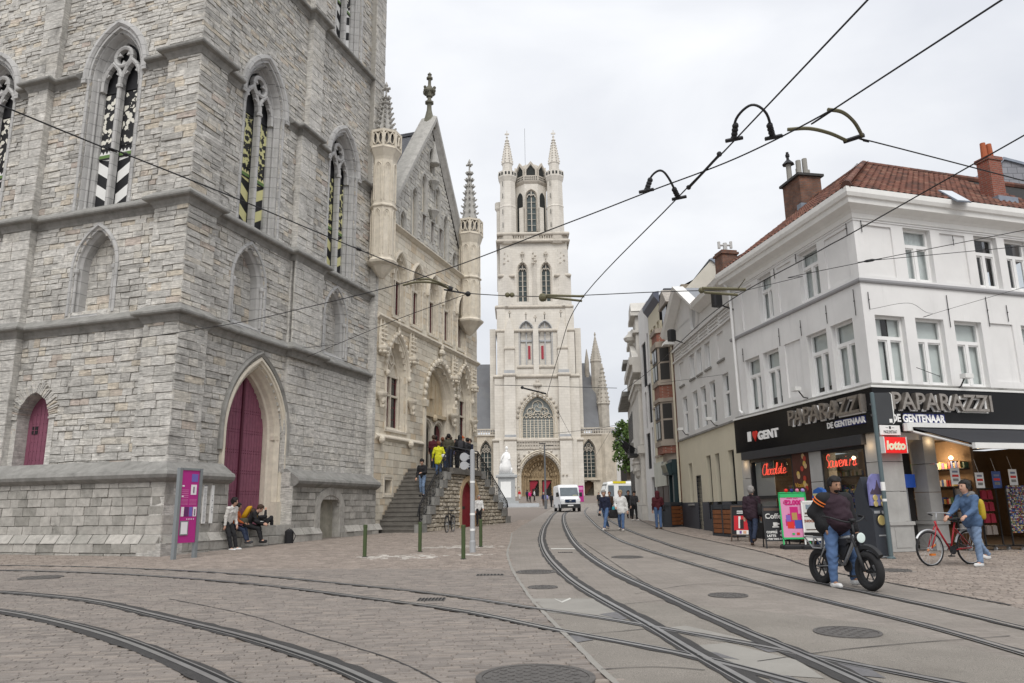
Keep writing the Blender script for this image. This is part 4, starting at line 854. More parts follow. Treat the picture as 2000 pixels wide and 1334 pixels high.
for i in range(NRr//2):
 z = zr+(LZ-zr)*(i*2+1.6)/NRr; a = ur1-(ur1-ur0)*(i*2)/NRr; b = MB(H); b.box(a-.72, a+.05, 2.0, 2.36, z-.34, z+.06); part('cap_stone', b, m_ledge, stairs, world=True)
b = MB(H); b.sweep(arch(18.9, 1.08, .5, 2.0, 2.95, 8), [(.3, 2.2), (.3, 2.34), (.05, 2.34), (0, 2.28), (0, 1.95)]); part('door_arch', b, mat('ochre arch stone', (.48, .36, .22), .88, var=.2), stairs, world=True)
b = MB(H); m_red = mat('red painted boards', (.24, .018, .03), .5, var=.15)
sp = arch_span(18.9, 1.1, 0, 2.0, 3.0)
for u in np.arange(17.82, 19.95, .18): 
 top = 1.8
 while sp(top) and sp(top)[0] < u+.09 < sp(top)[1]: top += .05
 b.box(u, u+.172, 1.96, 2.02, .5, top)
b.box(17.85, 18.9, 2.02, 2.04, 1.55, 1.68, mi=1)
part('red_door', b, [m_red, m_iron], stairs, world=True)
b = MB(H); path = [(ul0+.1, zl+.25), (ul1, LZ+.05), (ur0, LZ+.05), (ur1-.1, zr+.25)]; hr = .98
rail = [(u, 2.18, z+hr) for u, z in path]
b.tube([(ul0-.1, 2.18, zl+.75)]+rail+[(ur1+.05, 2.18, zr+.9)], .035, 6); b.tube([(u, 2.18, z+hr-.14) for u, z in path], .018, 5); b.tube([(u, 2.18, z+.12) for u, z in path], .018, 5)
for u, z in path: b.tube([(u, 2.18, z-.2), (u, 2.18, z+hr)], .03, 6)
rl = part('railing', b, m_iron, stairs, world=True)
b = MB(H)
def pz(u): return float(np.interp(u, [p[0] for p in path], [p[1] for p in path]))
for i, u in enumerate(np.arange(ul0+.2, ur1-.1, .16)):
 z = pz(u); b.tube([(u, 2.18, z+.1), (u, 2.18, z+hr-.1)], .013, 4)
 if i % 2 == 0:
  for q, rr in ((.3, .085), (.62, .085)): b.tube([(u+.08+rr*math.cos(t), 2.18, pz(u+.08)+q+rr*math.sin(t)*1.4) for t in np.linspace(0, 2*PI, 9)[:-1]], .012, 4, closed=True)
part('scrolled_balusters', b, m_iron, rl, world=True, kind='stuff')
b = MB(H); b.box(17.4, 17.9, 2.36, 2.37, 1.7, 2.1) ; b.T = H
sg = MB(H); sg.box(17.75, 18.1, 2.02, 2.05, 1.25, 1.55); part('orange_notice', sg, plain('orange notice', (.7, .12, .04), .6), stairs, world=True)
# ---------------------------------------------------------------- the cathedral closing the street
m_cath = mat('cathedral stone', (.64, .605, .545), .88, var=.13, scale=.5, bump=.15, brick=(1.1, .5, .02, (.53, .5, .44), (.67, .635, .575), 'r'), stain=.4, stain_col=(.36, .325, .27), stain_scale=(.18, .18, .07))
m_ctrim = mat('cathedral trim', (.50, .46, .40), .88, var=.2, scale=1.5, stain=.4, stain_col=(.22, .2, .17), stain_scale=(.5, .5, .3))
m_cblue = mat('cathedral bluestone', (.42, .43, .44), .85, var=.15, scale=1.)
m_cglass = mat('old church glass', (.045, .065, .065), .25, var=.5, scale=.9, spec=.5); m_cglass2 = mat('pale leaded glass', (.27, .30, .30), .3, var=.2, scale=.6, spec=.4)
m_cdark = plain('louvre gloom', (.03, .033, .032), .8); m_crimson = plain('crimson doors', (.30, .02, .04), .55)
m_cslate = mat('cathedral slate', (.14, .145, .155), .65, var=.2, scale=.35, stain=.4, stain_col=(.2, .2, .18), stain_scale=(.3, .3, .06))
m_cgold = mat('carved portal stone', (.38, .29, .18), .88, var=.3, scale=2., stain=.4, stain_col=(.12, .09, .06), stain_scale=(.8, .8, .5))
class CF:                            # cathedral frame: u to the right, o towards the square
 flip = True
 def __call__(s, V): return np.stack([V[:, 0]*1.12, 140-V[:, 1]*1.12, 1.55+(V[:, 2]-1.55)*1.12], 1)
 def pt(s, u, o, z): return s(np.array([[u, o, z]], float))[0]
K_ = CF(); AX = 4.05
cath = thing('cathedral', 'pale gothic cathedral with a tall twin-pinnacled tower at the end of the street', 'cathedral', K_.pt(AX, 0, 3.4))
def P_(nm, b, m, par=None, **k): return part(nm, b, m, par or cath, world=True, **k)
def ring_led(b, x0, x1, o0, o1, z, p=.25):
 p *= .62; b.sweep([(x1, o0), (x1, o1), (x0, o1), (x0, o0)], [(.05, z-.35), (-p*.5, z-.25), (-p, z-.12), (-p, z+.05), (.05, z+.3)], 'plan')
# tower shaft, stage by stage, as slabs round the openings
def slab(b, u0, u1, z0, z1, o, ops, dz=.35, back=1.6):
 z = z0
 while z < z1-.01:
  h = min(dz, z1-z); cuts = sorted([q for q in (f(z+h/2) for f in ops) if q]); x = u0
  for p, q in cuts+[(u1, u1)]:
   if p > x+.01: b.box(x, p, o-back, o, z, z+h)
   x = max(x, q)
  z += h
b = MB(K_)
slab(b, -2.3, 10.4, 3.2, 12.4, 1.2, [arch_span(AX+.3, 3.35, 0, 6.4, 10.4)], back=2.2)
slab(b, -1.1, 9.2, 12.4, 23.1, 0., [arch_span(AX+.1, 2.85, 12.4, 16.2, 20.0)])
slab(b, -2.5, 10.3, 23.1, 35.4, -.4, [arch_span(AX+q, 1.1, 24.8, 31.3, 32.9) for q in (-1.6, 1.6)])
slab(b, -1.9, 9.9, 35.4, 47.6, -.8, [arch_span(AX+q, .78, 36.4, 42.3, 43.6) for q in (-2.05, 2.05)])
b.box(-2.3, 10.2, -12, -3.2, 3.2, 47.6); P_('tower_wall', b, m_cath, kind='stuff')
b = MB(K_)                           # corner buttresses
for s_ in (-1, 1):
 X = lambda a: AX+s_*a
 def bx(a0, a1, o0, o1, z0, z1): b.box(*sorted((X(a0), X(a1))), o0, o1, z0, z1)
 bx(5.1, 7.35, -3, .9, 3.2, 12.5); bx(3.55, 5.5, -1, 1.9, 3.2, 12.5); bx(3.6, 5.45, -1, 1.0, 12.5, 23.2); bx(5.2, 7.1, -4, .1, 12.5, 23.2)
 bx(3.7, 5.3, -1, .35, 23.2, 31.); bx(5.2, 6.6, -4, -.3, 23.2, 35.3)
 for z0, z1, f in ((35.4, 41, 1.), (41, 45.8, .93)):
  b.prism([(X(6.3*f), z0), (X(3.55), z0), (X(3.55), z1), (X(6.2*f), z1)], 1, -3, -.7)
  b.prism([(X(3.5), -.82), (X(4.9), .15*f), (X(6.35*f), -.82)], 2, z0, z1)
 b.prism([(X(3.7), 31.), (X(5.3), 31.), (X(4.5), 33.6)], 1, -1, .3); bx(6.9, 7.9, -6, -2.5, 3.2, 32)
b.box(AX-.45, AX+.45, -1, .0, 23.2, 31.3); b.prism([(AX-.45, 31.3), (AX+.45, 31.3), (AX, 32.7)], 1, -1, 0.); b.prism([(AX-.5, -.85), (AX, -.2), (AX+.5, -.85)], 2, 35.4, 43)
P_('buttresses', b, m_cath, kind='stuff')
b = MB(K_)
for z, x0, x1, o in ((12.45, -3.35, 11.45, .95), (23.2, -3.1, 11.2, .15), (31.2, -2.6, 10.6, -.3), (35.4, -2.7, 10.5, -.3), (47.4, -2.4, 10.2, -.3)): ring_led(b, x0, x1, -8, o, z, .3)
for s_ in (-1, 1): ring_led(b, AX+s_*4.55-.98, AX+s_*4.55+.98, -.5, 1.05, 23.35, .25); ring_led(b, AX+s_*4.55-.98, AX+s_*4.55+.98, -.5, 1.95, 12.55, .2); ring_led(b, AX+s_*4.5-.85, AX+s_*4.5+.85, -.5, .4, 28, .15); ring_led(b, *sorted((AX+s_*3.6, AX+s_*6.2)), -8, -.3, 41., .3)
ring_led(b, AX-3.1, AX+3.1, -.5, -.3, 24.9, .2); P_('string_courses', b, m_ctrim, kind='stuff')
b = MB(K_)
for s_ in (-1, 1): b.box(AX+s_*4.55-.9, AX+s_*4.55+.9, .4, 1.06, 23.4, 24.1); b.box(AX+s_*4.5-.95, AX+s_*4.5+.95, .8, 1.5, 12.6, 13.3)
P_('buttress_caps', b, m_cblue, kind='stuff')
def cwin(cx, hw, z0, zs, za, o, outer, depth, trim, glass, n=2, rows=6, name='window', mull=.1):
 t = MB(K_); d = outer-hw; t.sweep(arch(cx, hw, z0, zs, za, 10), [(d, o-.3), (d, o+.08), (d*.7, o+.12), (d*.55, o-.15), (d*.3, o-.1), (d*.2, o-.4), (0, o-.5), (0, o-depth)]); w = P_(name, t, trim)
 t = MB(K_); pts = arch(cx, hw+.05, z0, zs, za+.05, 10); t.add([(p[0], o-depth+.05, p[1]) for p in pts], [list(range(len(pts)))]); P_('glazing', t, glass, w)
 t = MB(K_); sp = arch_span(cx, hw, z0-1, zs, za); oo = o-depth+.25
 for i in range(1, n):
  x = cx-hw+2*hw*i/n; t.box(x-mull/2, x+mull/2, oo-.1, oo+.1, z0, zs)
 for i in range(n):
  x = cx-hw+2*hw*(i+.5)/n; t.sweep(arch(x, hw/n, zs-.6*hw/n, zs-.5*hw/n, zs+1.1*hw/n, 5), [(-mull*.5, oo-.1), (-mull*.5, oo+.1), (mull*.4, oo+.1), (mull*.4, oo-.1)])
 if n > 2:
  for x, r in ((cx, hw*.36), (cx-hw*.45, hw*.25), (cx+hw*.45, hw*.25)):
   zc = zs+(za-zs)*(.56 if x == cx else .3); t.sweep([(x+r*math.cos(a), zc+r*math.sin(a)) for a in np.linspace(0, 2*PI, 17)[:-1]], [(-mull*.5, oo-.1), (-mull*.5, oo+.1), (mull*.5, oo+.1), (mull*.5, oo-.1)], closed=True)
   for k in range(3):
    a = 2*PI*k/3+.5; t.tube([(x+r*f*math.cos(a+f*1.6), oo, zc+r*f*math.sin(a+f*1.6)) for f in np.linspace(0, 1, 6)], mull*.4, 4)
  for i in range(n-1):
   x = cx-hw+2*hw*(i+1)/n; t.sweep(arch(x, hw/n, zs+.3, zs+.4, zs+1.6*hw/n+.3, 5), [(-mull*.4, oo-.1), (-mull*.4, oo+.1), (mull*.3, oo+.1), (mull*.3, oo-.1)])
 else: t.box(cx-mull/2, cx+mull/2, oo-.1, oo+.1, zs, za-.05)
 for i in range(1, rows): z = z0+(zs-z0)*i/rows; t.box(cx-hw, cx+hw, oo-.04, oo+.03, z-.03, z+.03)
 P_('tracery', t, trim, w); return w
w = cwin(AX+.1, 2.55, 12.65, 16.2, 19.85, 0., 3.2, 1.2, m_cream, m_cglass2, 8, 9, mull=.13)
b = MB(K_)
for p in arch(AX+.1, 3.35, 16, 16.4, 20.7, 7)[1:-1]: b.ball((p[0], .15, p[1]), (.28, .2, .28), 5, 4)
b.ball((AX+.1, .2, 21.7), (.75, .25, .4), 6, 5); b.ball((AX+.1, .2, 22.3), (.3, .2, .35), 6, 5); b.box(AX, AX+.2, 0, .2, 20.7, 22); P_('crockets', b, m_ctrim, w, kind='stuff')
for q in (-2.05, 2.05): cwin(AX+q, .68, 36.5, 42.2, 43.4, -.8, 1.0, .8, m_ctrim, m_cglass, 2, 6, mull=.2)
for q in (-1.6, 1.6):
 w = cwin(AX+q, .95, 25., 31.2, 32.6, -.4, 1.3, .6, m_cblue, m_cath, 2, 1, 'blind_window', mull=.2)
 b = MB(K_); b.box(AX+q-.95, AX+q+.95, -.9, -.7, 29.3, 29.6); P_('transom', b, m_cblue, w)
 b = MB(K_); x = AX+q*.7; b.box(x-.2, x+.2, -.9, -.82, 26.3, 28.6); P_('slit_light', b, plain('faded red louvre', (.36, .05, .07), .7), w)
b = MB(K_)                           # finials and blind ornament on the wall
for x, z, s_ in ((AX-2.05, 45, .3), (AX+2.05, 45, .3), (AX-1.6, 34.1, .25), (AX+1.6, 34.1, .25), (AX, 33.5, .3), (AX-4.4, 34.4, .3), (AX+4.4, 34.4, .3)):
 b.ball((x, -.5, z), (s_*1.5, .2, s_*.7), 6, 5); b.ball((x, -.5, z+s_), (s_*.7, .2, s_*.8), 6, 5); b.box(x-.06, x+.06, -.8, -.4, z-1., z)
for x in (AX-4.9, AX, AX+4.9):
 for k in range(5): b.ball((x+(k % 2-.5)*.4, -.2, 43.2+.45*k), (.4-.05*k, .3, .25), 5, 4)
P_('carved_ornament', b, m_ctrim, kind='stuff')
# balustrade, octagon, turrets
b = MB(K_); ring_led(b, -2.3, 10.2, -8, -.3, 48.7, .25)
for s_ in (-1, 1): b.lathe((AX+s_*4.35-.2, -2., 0), [(1.85, 46.9), (2., 47.2), (2., 47.45), (1.85, 47.5), (1.85, 48.5), (2., 48.6), (2., 48.8), (1.6, 48.82)], 8, ph=.5)
for x in np.arange(-.2, 8.2, .42): b.box(x, x+.2, -.6, -.35, 47.4, 48.6)
b.box(.2, 8., -.65, -.45, 47.3, 47.9); P_('tower_balustrade', b, m_ctrim, kind='stuff')
b = MB(K_); ox = AX-.25; b.lathe((ox, -4.2, 0), [(3.05, 47.6), (3.05, 58.9)], 8, ph=.5); P_('octagon', b, m_cath)
b = MB(K_); b.lathe((ox, -4.2, 0), [(3.0, 58.5), (3.3, 58.9), (3.4, 59.1), (3.4, 60.1), (3.1, 60.1), (3.1, 59.)], 8, ph=.5); ocb = P_('octagon_balustrade', b, m_ctrim)
b = MB(K_)
for k in range(8):
 a = 2*PI*k/8; ca, sa = math.cos(a), math.sin(a); rr = 3.4*.924+.01; L_ = 3.4*.38
 for q in np.linspace(-.8, .8, 7):
  for dz in (59.35, 59.75): b.cbox((ox+ca*rr-sa*q*L_, -4.2+sa*rr+ca*q*L_, dz), .04, .2, .22, a)
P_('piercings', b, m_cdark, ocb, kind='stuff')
w = cwin(ox, .72, 49.4, 56, 57, -1.0, 1.15, .3, m_ctrim, m_cglass, 2, 6, mull=.16)
b = MB(K_)
for s_ in (-1, 1): b.prism([(ox+s_*1.3, -1.35), (ox+s_*2.1, -2.1), (ox+s_*2.2, -1.6), (ox+s_*1.5, -1.1)], 2, 48.8, 54); 
for k in (1, 3):
 a = PI/2*(1 if k == 1 else 1)+(PI/4 if k == 3 else -PI/4); ca, sa = math.cos(a), math.sin(a)
P_('octagon_buttresses', b, m_cath, kind='stuff')
b = MB(K_)
for s_ in (-1, 1):
 a = PI/2-s_*PI/4; ca, sa = math.cos(a), math.sin(a); rr = 3.05*.924+.03; pts = arch(0, .7, 49, 56, 57.2, 6); b.add([(ox+ca*rr-sa*p[0], -4.2+sa*rr+ca*p[0], p[1]) for p in pts], [list(range(len(pts)))])
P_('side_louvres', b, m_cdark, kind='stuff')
b = MB(K_)
for s_ in (-1, 1):
 x = AX+s_*4.25-.22; o = -2.
 b.lathe((x, o, 0), [(1.62, 47.4), (1.55, 53.9), (1.62, 54.1), (1.5, 54.3), (1.45, 58.9), (1.7, 59.6), (1.78, 59.8), (1.78, 60.9), (1.65, 60.9), (1.6, 60.2), (.95, 60.2), (.95, 62.5), (1.08, 62.7), (1.0, 62.9), (.12, 67.9), (.24, 68.05), (.1, 68.2), (.07, 69.4)], 8, ph=.5)
 for i in range(9):
  f = i/9; r = 1.02*(1-f)+.12*f
  for k in range(8): a = 2*PI*(k+.5)/8; b.ball((x+(r+.05)*math.cos(a), o+(r+.05)*math.sin(a), 63+4.9*f), (.15, .15, .14), 4, 4)
 b.box(x-.4, x+.4, o-.1, o+.1, 68.6, 68.85)
b.lathe((AX+4.0, -9, 0), [(1., 60), (.9, 62.5), (.1, 65.6), (.2, 65.8), (.06, 66.6)], 8); b.lathe((AX-6.1, -6.5, 0), [(.5, 40), (.5, 55.3), (.8, 55.8), (.8, 57), (.6, 57)], 8)
P_('corner_turrets', b, m_cath, kind='stuff')
b = MB(K_)
for s_ in (-1, 1):
 x = AX+s_*4.25-.22
 for k in range(8):
  a = 2*PI*k/8
  for q in (-.3, .3): b.cbox((x+1.66*math.cos(a)-math.sin(a)*q, -2+1.66*math.sin(a)+math.cos(a)*q, 60.35), .06, .32, .55, a)
 for z in (50, 52.5, 55.5, 57.8): b.box(x-.95, x-.85, -.62, -.5, z, z+.9)
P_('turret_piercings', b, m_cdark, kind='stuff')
b = MB(K_)                           # gabled crown of the octagon
b.lathe((ox, -4.2, 0), [(2.75, 59.5), (2.7, 61.9), (2.2, 62.7), (.05, 63.6)], 8, ph=.5)
P_('crown_roof', b, m_ctrim)
b = MB(K_)
for k in range(8):
 a = 2*PI*k/8; ca, sa = math.cos(a), math.sin(a); rr = 2.55
 f = lambda q, z, r_=0: (ox+ca*(rr+r_)-sa*q, -4.2+sa*(rr+r_)+ca*q, z)
 for t_ in ([(-1.1, 60), (-.8, 60), (-.8, 61.3), (0, 62.4), (0, 63.0), (-1.1, 61.6)], [(1.1, 60), (.8, 60), (.8, 61.3), (0, 62.4), (0, 63.0), (1.1, 61.6)]):
  V = [f(*p) for p in t_]+[f(*p, r_=.35) for p in t_]; b.add(V, [[6, 7, 8, 9, 10, 11]]+[[i, (i+1) % 6, (i+1) % 6+6, i+6] for i in range(6)])
P_('crown_gables', b, m_ctrim, kind='stuff')
b = MB(K_)
for k in range(8):
 a = 2*PI*k/8; ca, sa = math.cos(a), math.sin(a); b.add([(ox+ca*2.66-sa*q, -4.2+sa*2.66+ca*q, z) for q, z in ((-.8, 60), (.8, 60), (.75, 61.2), (0, 62.3), (-.75, 61.2))], [[0, 1, 2, 3, 4]])
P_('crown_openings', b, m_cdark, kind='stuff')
b = MB(K_); b.tube([(ox-.9, -4.2, 63), (ox-.9, -4.2, 71)], .025, 4); P_('lightning_rod', b, m_iron)
# portal
pc = AX+.3
b = MB(K_); b.sweep(arch(pc, 3.15, 3.3, 6.5, 10.1, 10), [(.75, .9), (.75, 1.3), (.6, 1.42), (.5, 1.25), (.3, 1.3), (.25, 1.0), (0, .9), (0, .5)]); prt = P_('portal', b, m_cream)
b = MB(K_); b.sweep(arch(pc, 1.75, 3.3, 6.2, 8.6, 10), [(1.4, .6), (1.15, .2), (1.1, .4), (.8, -.2), (.75, 0), (.45, -.6), (.4, -.4), (.1, -1.), (0, -.9), (0, -1.3)]); P_('carved_jambs', b, m_cgold, prt)
b = MB(K_); pts = arch(pc, 1.8, 6.15, 6.3, 8.7, 10); b.add([(p[0], -1.1, p[1]) for p in pts], [list(range(len(pts)))])
for i in range(24):
 a = PI*(i % 12+.5)/12; r = 2.45 if i < 12 else 1.7; b.ball((pc+r*math.cos(a)*1.05, .1-(r < 2)*.7, 6.6+r*math.sin(a)*1.15), (.16, .2, .3), 5, 4)
for x in np.linspace(-1.4, 1.4, 7): b.ball((pc+x, -.95, 6.9), (.14, .15, .45), 5, 4)
b.ball((pc, -.9, 8), (.3, .2, .4), 6, 5); b.box(pc-.25, pc+.25, -1.2, -.7, 3.3, 6.2); b.box(pc-1.9, pc+1.9, -1.2, -.75, 6.0, 6.25)
for x in np.linspace(1.95, 3.0, 5):
 for s_ in (-1, 1): b.ball((pc+s_*x, -.55+(x-1.95)*.9, 6.9), (.13, .14, .35), 5, 4); b.lathe((pc+s_*x, -.55+(x-1.95)*.9, 0), [(.1, 3.3), (.08, 6.2), (.14, 6.35)], 6)
P_('portal_sculpture', b, m_cgold, prt, kind='stuff')
for s_ in (-1, 1):
 b = MB(K_); b.add([(p[0], -1.0, p[1]) for p in arch(pc+s_*1.05, .68, 3.3, 5.6, 6.0, 6)], [list(range(13))]); P_('portal_door', b, m_crimson, prt)
 b = MB(K_); b.box(pc+s_*1.05-.3, pc+s_*1.05+.6, -1., -.96, 3.3, 4.6); P_('wicket', b, m_dark, prt)
b = MB(K_); b.box(-.2, 8.7, 1.2, 1.4, 10.95, 11.15); b.box(-.2, 8.7, 1.2, 1.45, 12.15, 12.4)
for x in np.arange(0, 8.6, .44): b.box(x, x+.16, 1.22, 1.38, 11.1, 12.2); b.box(x, x+.44, 1.22, 1.36, 11.55, 11.68)
for s_ in (-1, 1):
 for q in (3.5, 4.1):
  for k in range(5): b.ball((pc+s_*q, 1.6, 7.9+.55*k), (.3-.04*k, .3, .28), 5, 4)
  for z in (6.7, 4.9): b.ball((pc+s_*(q+.1), 2.0, z), (.18, .2, .2), 5, 4)
for p in arch(pc, 4.1, 6.3, 6.5, 11.2, 7)[2:-2]: b.ball((p[0], 1.35, p[1]), .2, 5, 4)
P_('porch_balustrade', b, m_ctrim, kind='stuff')
# aisles, roofs, side turret
b = MB(K_); slab(b, -14, -3., 3.2, 13.4, -1.5, [arch_span(-4.6, .95, 5.2, 10.8, 12.8)]); slab(b, 11.1, 17., 3.2, 13.4, -1.5, [arch_span(12.6, 1.05, 6.3, 10.8, 12.8), arch_span(12.4, .8, 3.2, 5.3, 5.9)])
b.box(-14, 17, -20, -3.6, 3.2, 13.4); b.box(11.1, 14.3, -1.6, -1.2, 5.9, 6.1); b.lathe((15.7, -2.2, 0), [(1.35, 3.2), (1.35, 13.4)], 8, ph=.5); b.lathe((16.9, -4, 0), [(.5, 3.2), (.5, 12)], 6); P_('aisle_wall', b, mat('aisle stone', (.5, .45, .37), .88, var=.25, scale=.8, stain=.6, stain_col=(.24, .2, .15), stain_scale=(.4, .4, .25)), kind='stuff')
cwin(-4.6, .85, 5.3, 10.6, 12.5, -1.5, 1.1, .8, m_ctrim, m_cglass, 3, 7); cwin(12.6, .95, 6.4, 10.6, 12.5, -1.5, 1.2, .8, m_ctrim, m_cglass, 3, 7)
b = MB(K_); b.add([(p[0], -2.2, p[1]) for p in arch(12.4, .8, 3.2, 5.2, 5.8, 6)], [list(range(13))]); P_('aisle_door', b, mat('brown door', (.10, .055, .03), .7))
b = MB(K_)
for x0, x1 in ((-14, -3.1), (11.2, 17.)):
 b.box(x0, x1, -1.7, -1.3, 13.4, 13.65); b.box(x0, x1, -1.65, -1.35, 14.35, 14.6)
 for x in np.arange(x0, x1-.2, .42): b.box(x, x+.14, -1.6, -1.42, 13.6, 14.4); b.box(x+.14, x+.42, -1.58, -1.44, 13.95, 14.08)
P_('aisle_balustrade', b, m_ctrim, kind='stuff')
b = MB(K_)
for x0, x1 in ((-14, -2.9), (10.9, 14.6)):
 b.add([(x0, -2.2, 14.2), (x1, -2.2, 14.2), (x1, -7, 22.6), (x0, -7, 22.6)], [[3, 2, 1, 0]]); b.add([(x0, -8., 22.4), (x1, -8., 22.4), (x1-.8, -12, 27.6), (x0, -12, 27.6)], [[3, 2, 1, 0]])
P_('slate_roof', b, m_cslate, kind='stuff')
b = MB(K_); b.box(-14, -2.8, -8.1, -7., 22.3, 22.6); b.box(10.8, 14.6, -8.1, -7., 22.3, 22.6); b.box(-3.8, -3.5, -7.4, -7, 22.5, 23.7); P_('red_gutter', b, plain('red lead gutter', (.35, .07, .04), .7), kind='stuff')
b = MB(K_)
b.lathe((14.9, -7, 0), [(.95, 14), (.95, 26.6), (1.1, 26.9), (1., 27.1), (.08, 31.6), (.2, 31.8), (.05, 32.3)], 8, ph=.5); b.lathe((13.6, -10, 0), [(.45, 20), (.4, 27.5), (.06, 29.8)], 6)
b.lathe((15.6, -4.2, 0), [(1., 13.5), (1., 18.6), (1.2, 18.9), (1.05, 19.2), (.1, 26)], 8, ph=.5)
for i in range(9):
 f = i/9
 for k in range(8): a = 2*PI*(k+.5)/8; r = 1.08*(1-f)+.12*f; b.ball((15.6+r*math.cos(a), -4.2+r*math.sin(a), 19.3+6.5*f), .16, 4, 4); b.ball((14.9+.95*(1-f)*math.cos(a), -7+.95*(1-f)*math.sin(a), 27.3+4.2*f), .13, 4, 4)
P_('side_turrets', b, mat('grey turret stone', (.42, .39, .34), .88, var=.25, scale=1.2, stain=.4, stain_col=(.2, .18, .15), stain_scale=(.6, .6, .3)), kind='stuff')
# ---------------------------------------------------------------- white corner building with the souvenir shop
KX = np.array([9.64, 20., 0.]); W1 = Frame(KX, -10.48, False); W2 = Frame(KX, 73., True)
class FlipU:
 def __init__(s, T): s.T = T; s.flip = not getattr(T, 'flip', False)
 def __call__(s, V): V = np.array(V, float); V[:, 0] *= -1; return s.T(V)
W1t = FlipU(W1)
m_plas = mat('white painted plaster', (.72, .715, .705), .75, var=.05, scale=1.2, bump=.06, bscale=40., stain=.4, stain_col=(.5, .5, .49), stain_scale=(1.5, 1.5, .22), patch=.05)
m_wfr = plain('white window frame', (.78, .78, .77), .4); m_gut = plain('white gutter board', (.76, .755, .73), .5, stain=.25, stain_col=(.5, .49, .46), stain_scale=(2, 2, .6))
m_bblk = mat('black gloss fascia', (.010, .010, .011), .14, var=0., spec=.16); m_curt = mat('net curtain', (.78, .8, .79), .9, var=.12, scale=9.); m_blind = plain('pale roller blind', (.74, .76, .74), .9)
m_pil = mat('grey stone pillar', (.40, .395, .38), .8, var=.15, scale=2., bump=.1, stain=.3, stain_col=(.25, .24, .22), stain_scale=(2, 2, .5))
def glass_mat():
 m = bpy.data.materials.new('window pane'); m.use_nodes = True; t = m.node_tree; t.nodes.clear()
 o = N(t, 'ShaderNodeOutputMaterial'); a = N(t, 'ShaderNodeBsdfTransparent'); a.inputs[0].default_value = (.8, .83, .83, 1); g = N(t, 'ShaderNodeBsdfGlossy', i_Roughness=.03); f = N(t, 'ShaderNodeLayerWeight'); pw = N(t, 'ShaderNodeMath', operation='POWER'); t.links.new(f.outputs['Facing'], pw.inputs[0]); pw.inputs[1].default_value = 4.; fm = N(t, 'ShaderNodeMath', operation='MULTIPLY_ADD'); t.links.new(pw.outputs[0], fm.inputs[0]); fm.inputs[1].default_value = .75; fm.inputs[2].default_value = .06
 x = N(t, 'ShaderNodeMixShader'); t.links.new(fm.outputs[0], x.inputs[0]); t.links.new(a.outputs[0], x.inputs[1]); t.links.new(g.outputs[0], x.inputs[2]); t.links.new(x.outputs[0], o.inputs[0]); return m
m_pane = glass_mat()
def pwall(b, u0, u1, z0, z1, o, rects, dep, mi=0):
 """plastered wall with openings (u0,u1,z0,z1[,depth]) and their reveals"""
 us = sorted({u0, u1, *[q for r in rects for q in r[:2] if u0 < q < u1]}); zs = sorted({z0, z1, *[q for r in rects for q in r[2:4] if z0 < q < z1]})
 for i in range(len(us)-1):
  for j in range(len(zs)-1):
   um, zm = (us[i]+us[i+1])/2, (zs[j]+zs[j+1])/2
   if any(r[0] < um < r[1] and r[2] < zm < r[3] for r in rects): continue
   b.add([(us[i], o, zs[j]), (us[i+1], o, zs[j]), (us[i+1], o, zs[j+1]), (us[i], o, zs[j+1])], [[0, 3, 2, 1]], mi=mi)
 for r in rects:
  a, c, p, q = r[:4]; d = r[4] if len(r) > 4 else dep
  b.add([(a, o, p), (a, o-d, p), (a, o-d, q), (a, o, q)], [[0, 1, 2, 3]], mi=mi); b.add([(c, o, p), (c, o-d, p), (c, o-d, q), (c, o, q)], [[3, 2, 1, 0]], mi=mi)
  b.add([(a, o, q), (c, o, q), (c, o-d, q), (a, o-d, q)], [[0, 1, 2, 3]], mi=mi); b.add([(a, o, p), (c, o, p), (c, o-d, p), (a, o-d, p)], [[3, 2, 1, 0]], mi=mi)
  if len(r) > 4: b.add([(a, o-d, p), (c, o-d, p), (c, o-d, q), (a, o-d, q)], [[0, 3, 2, 1]], mi=mi)
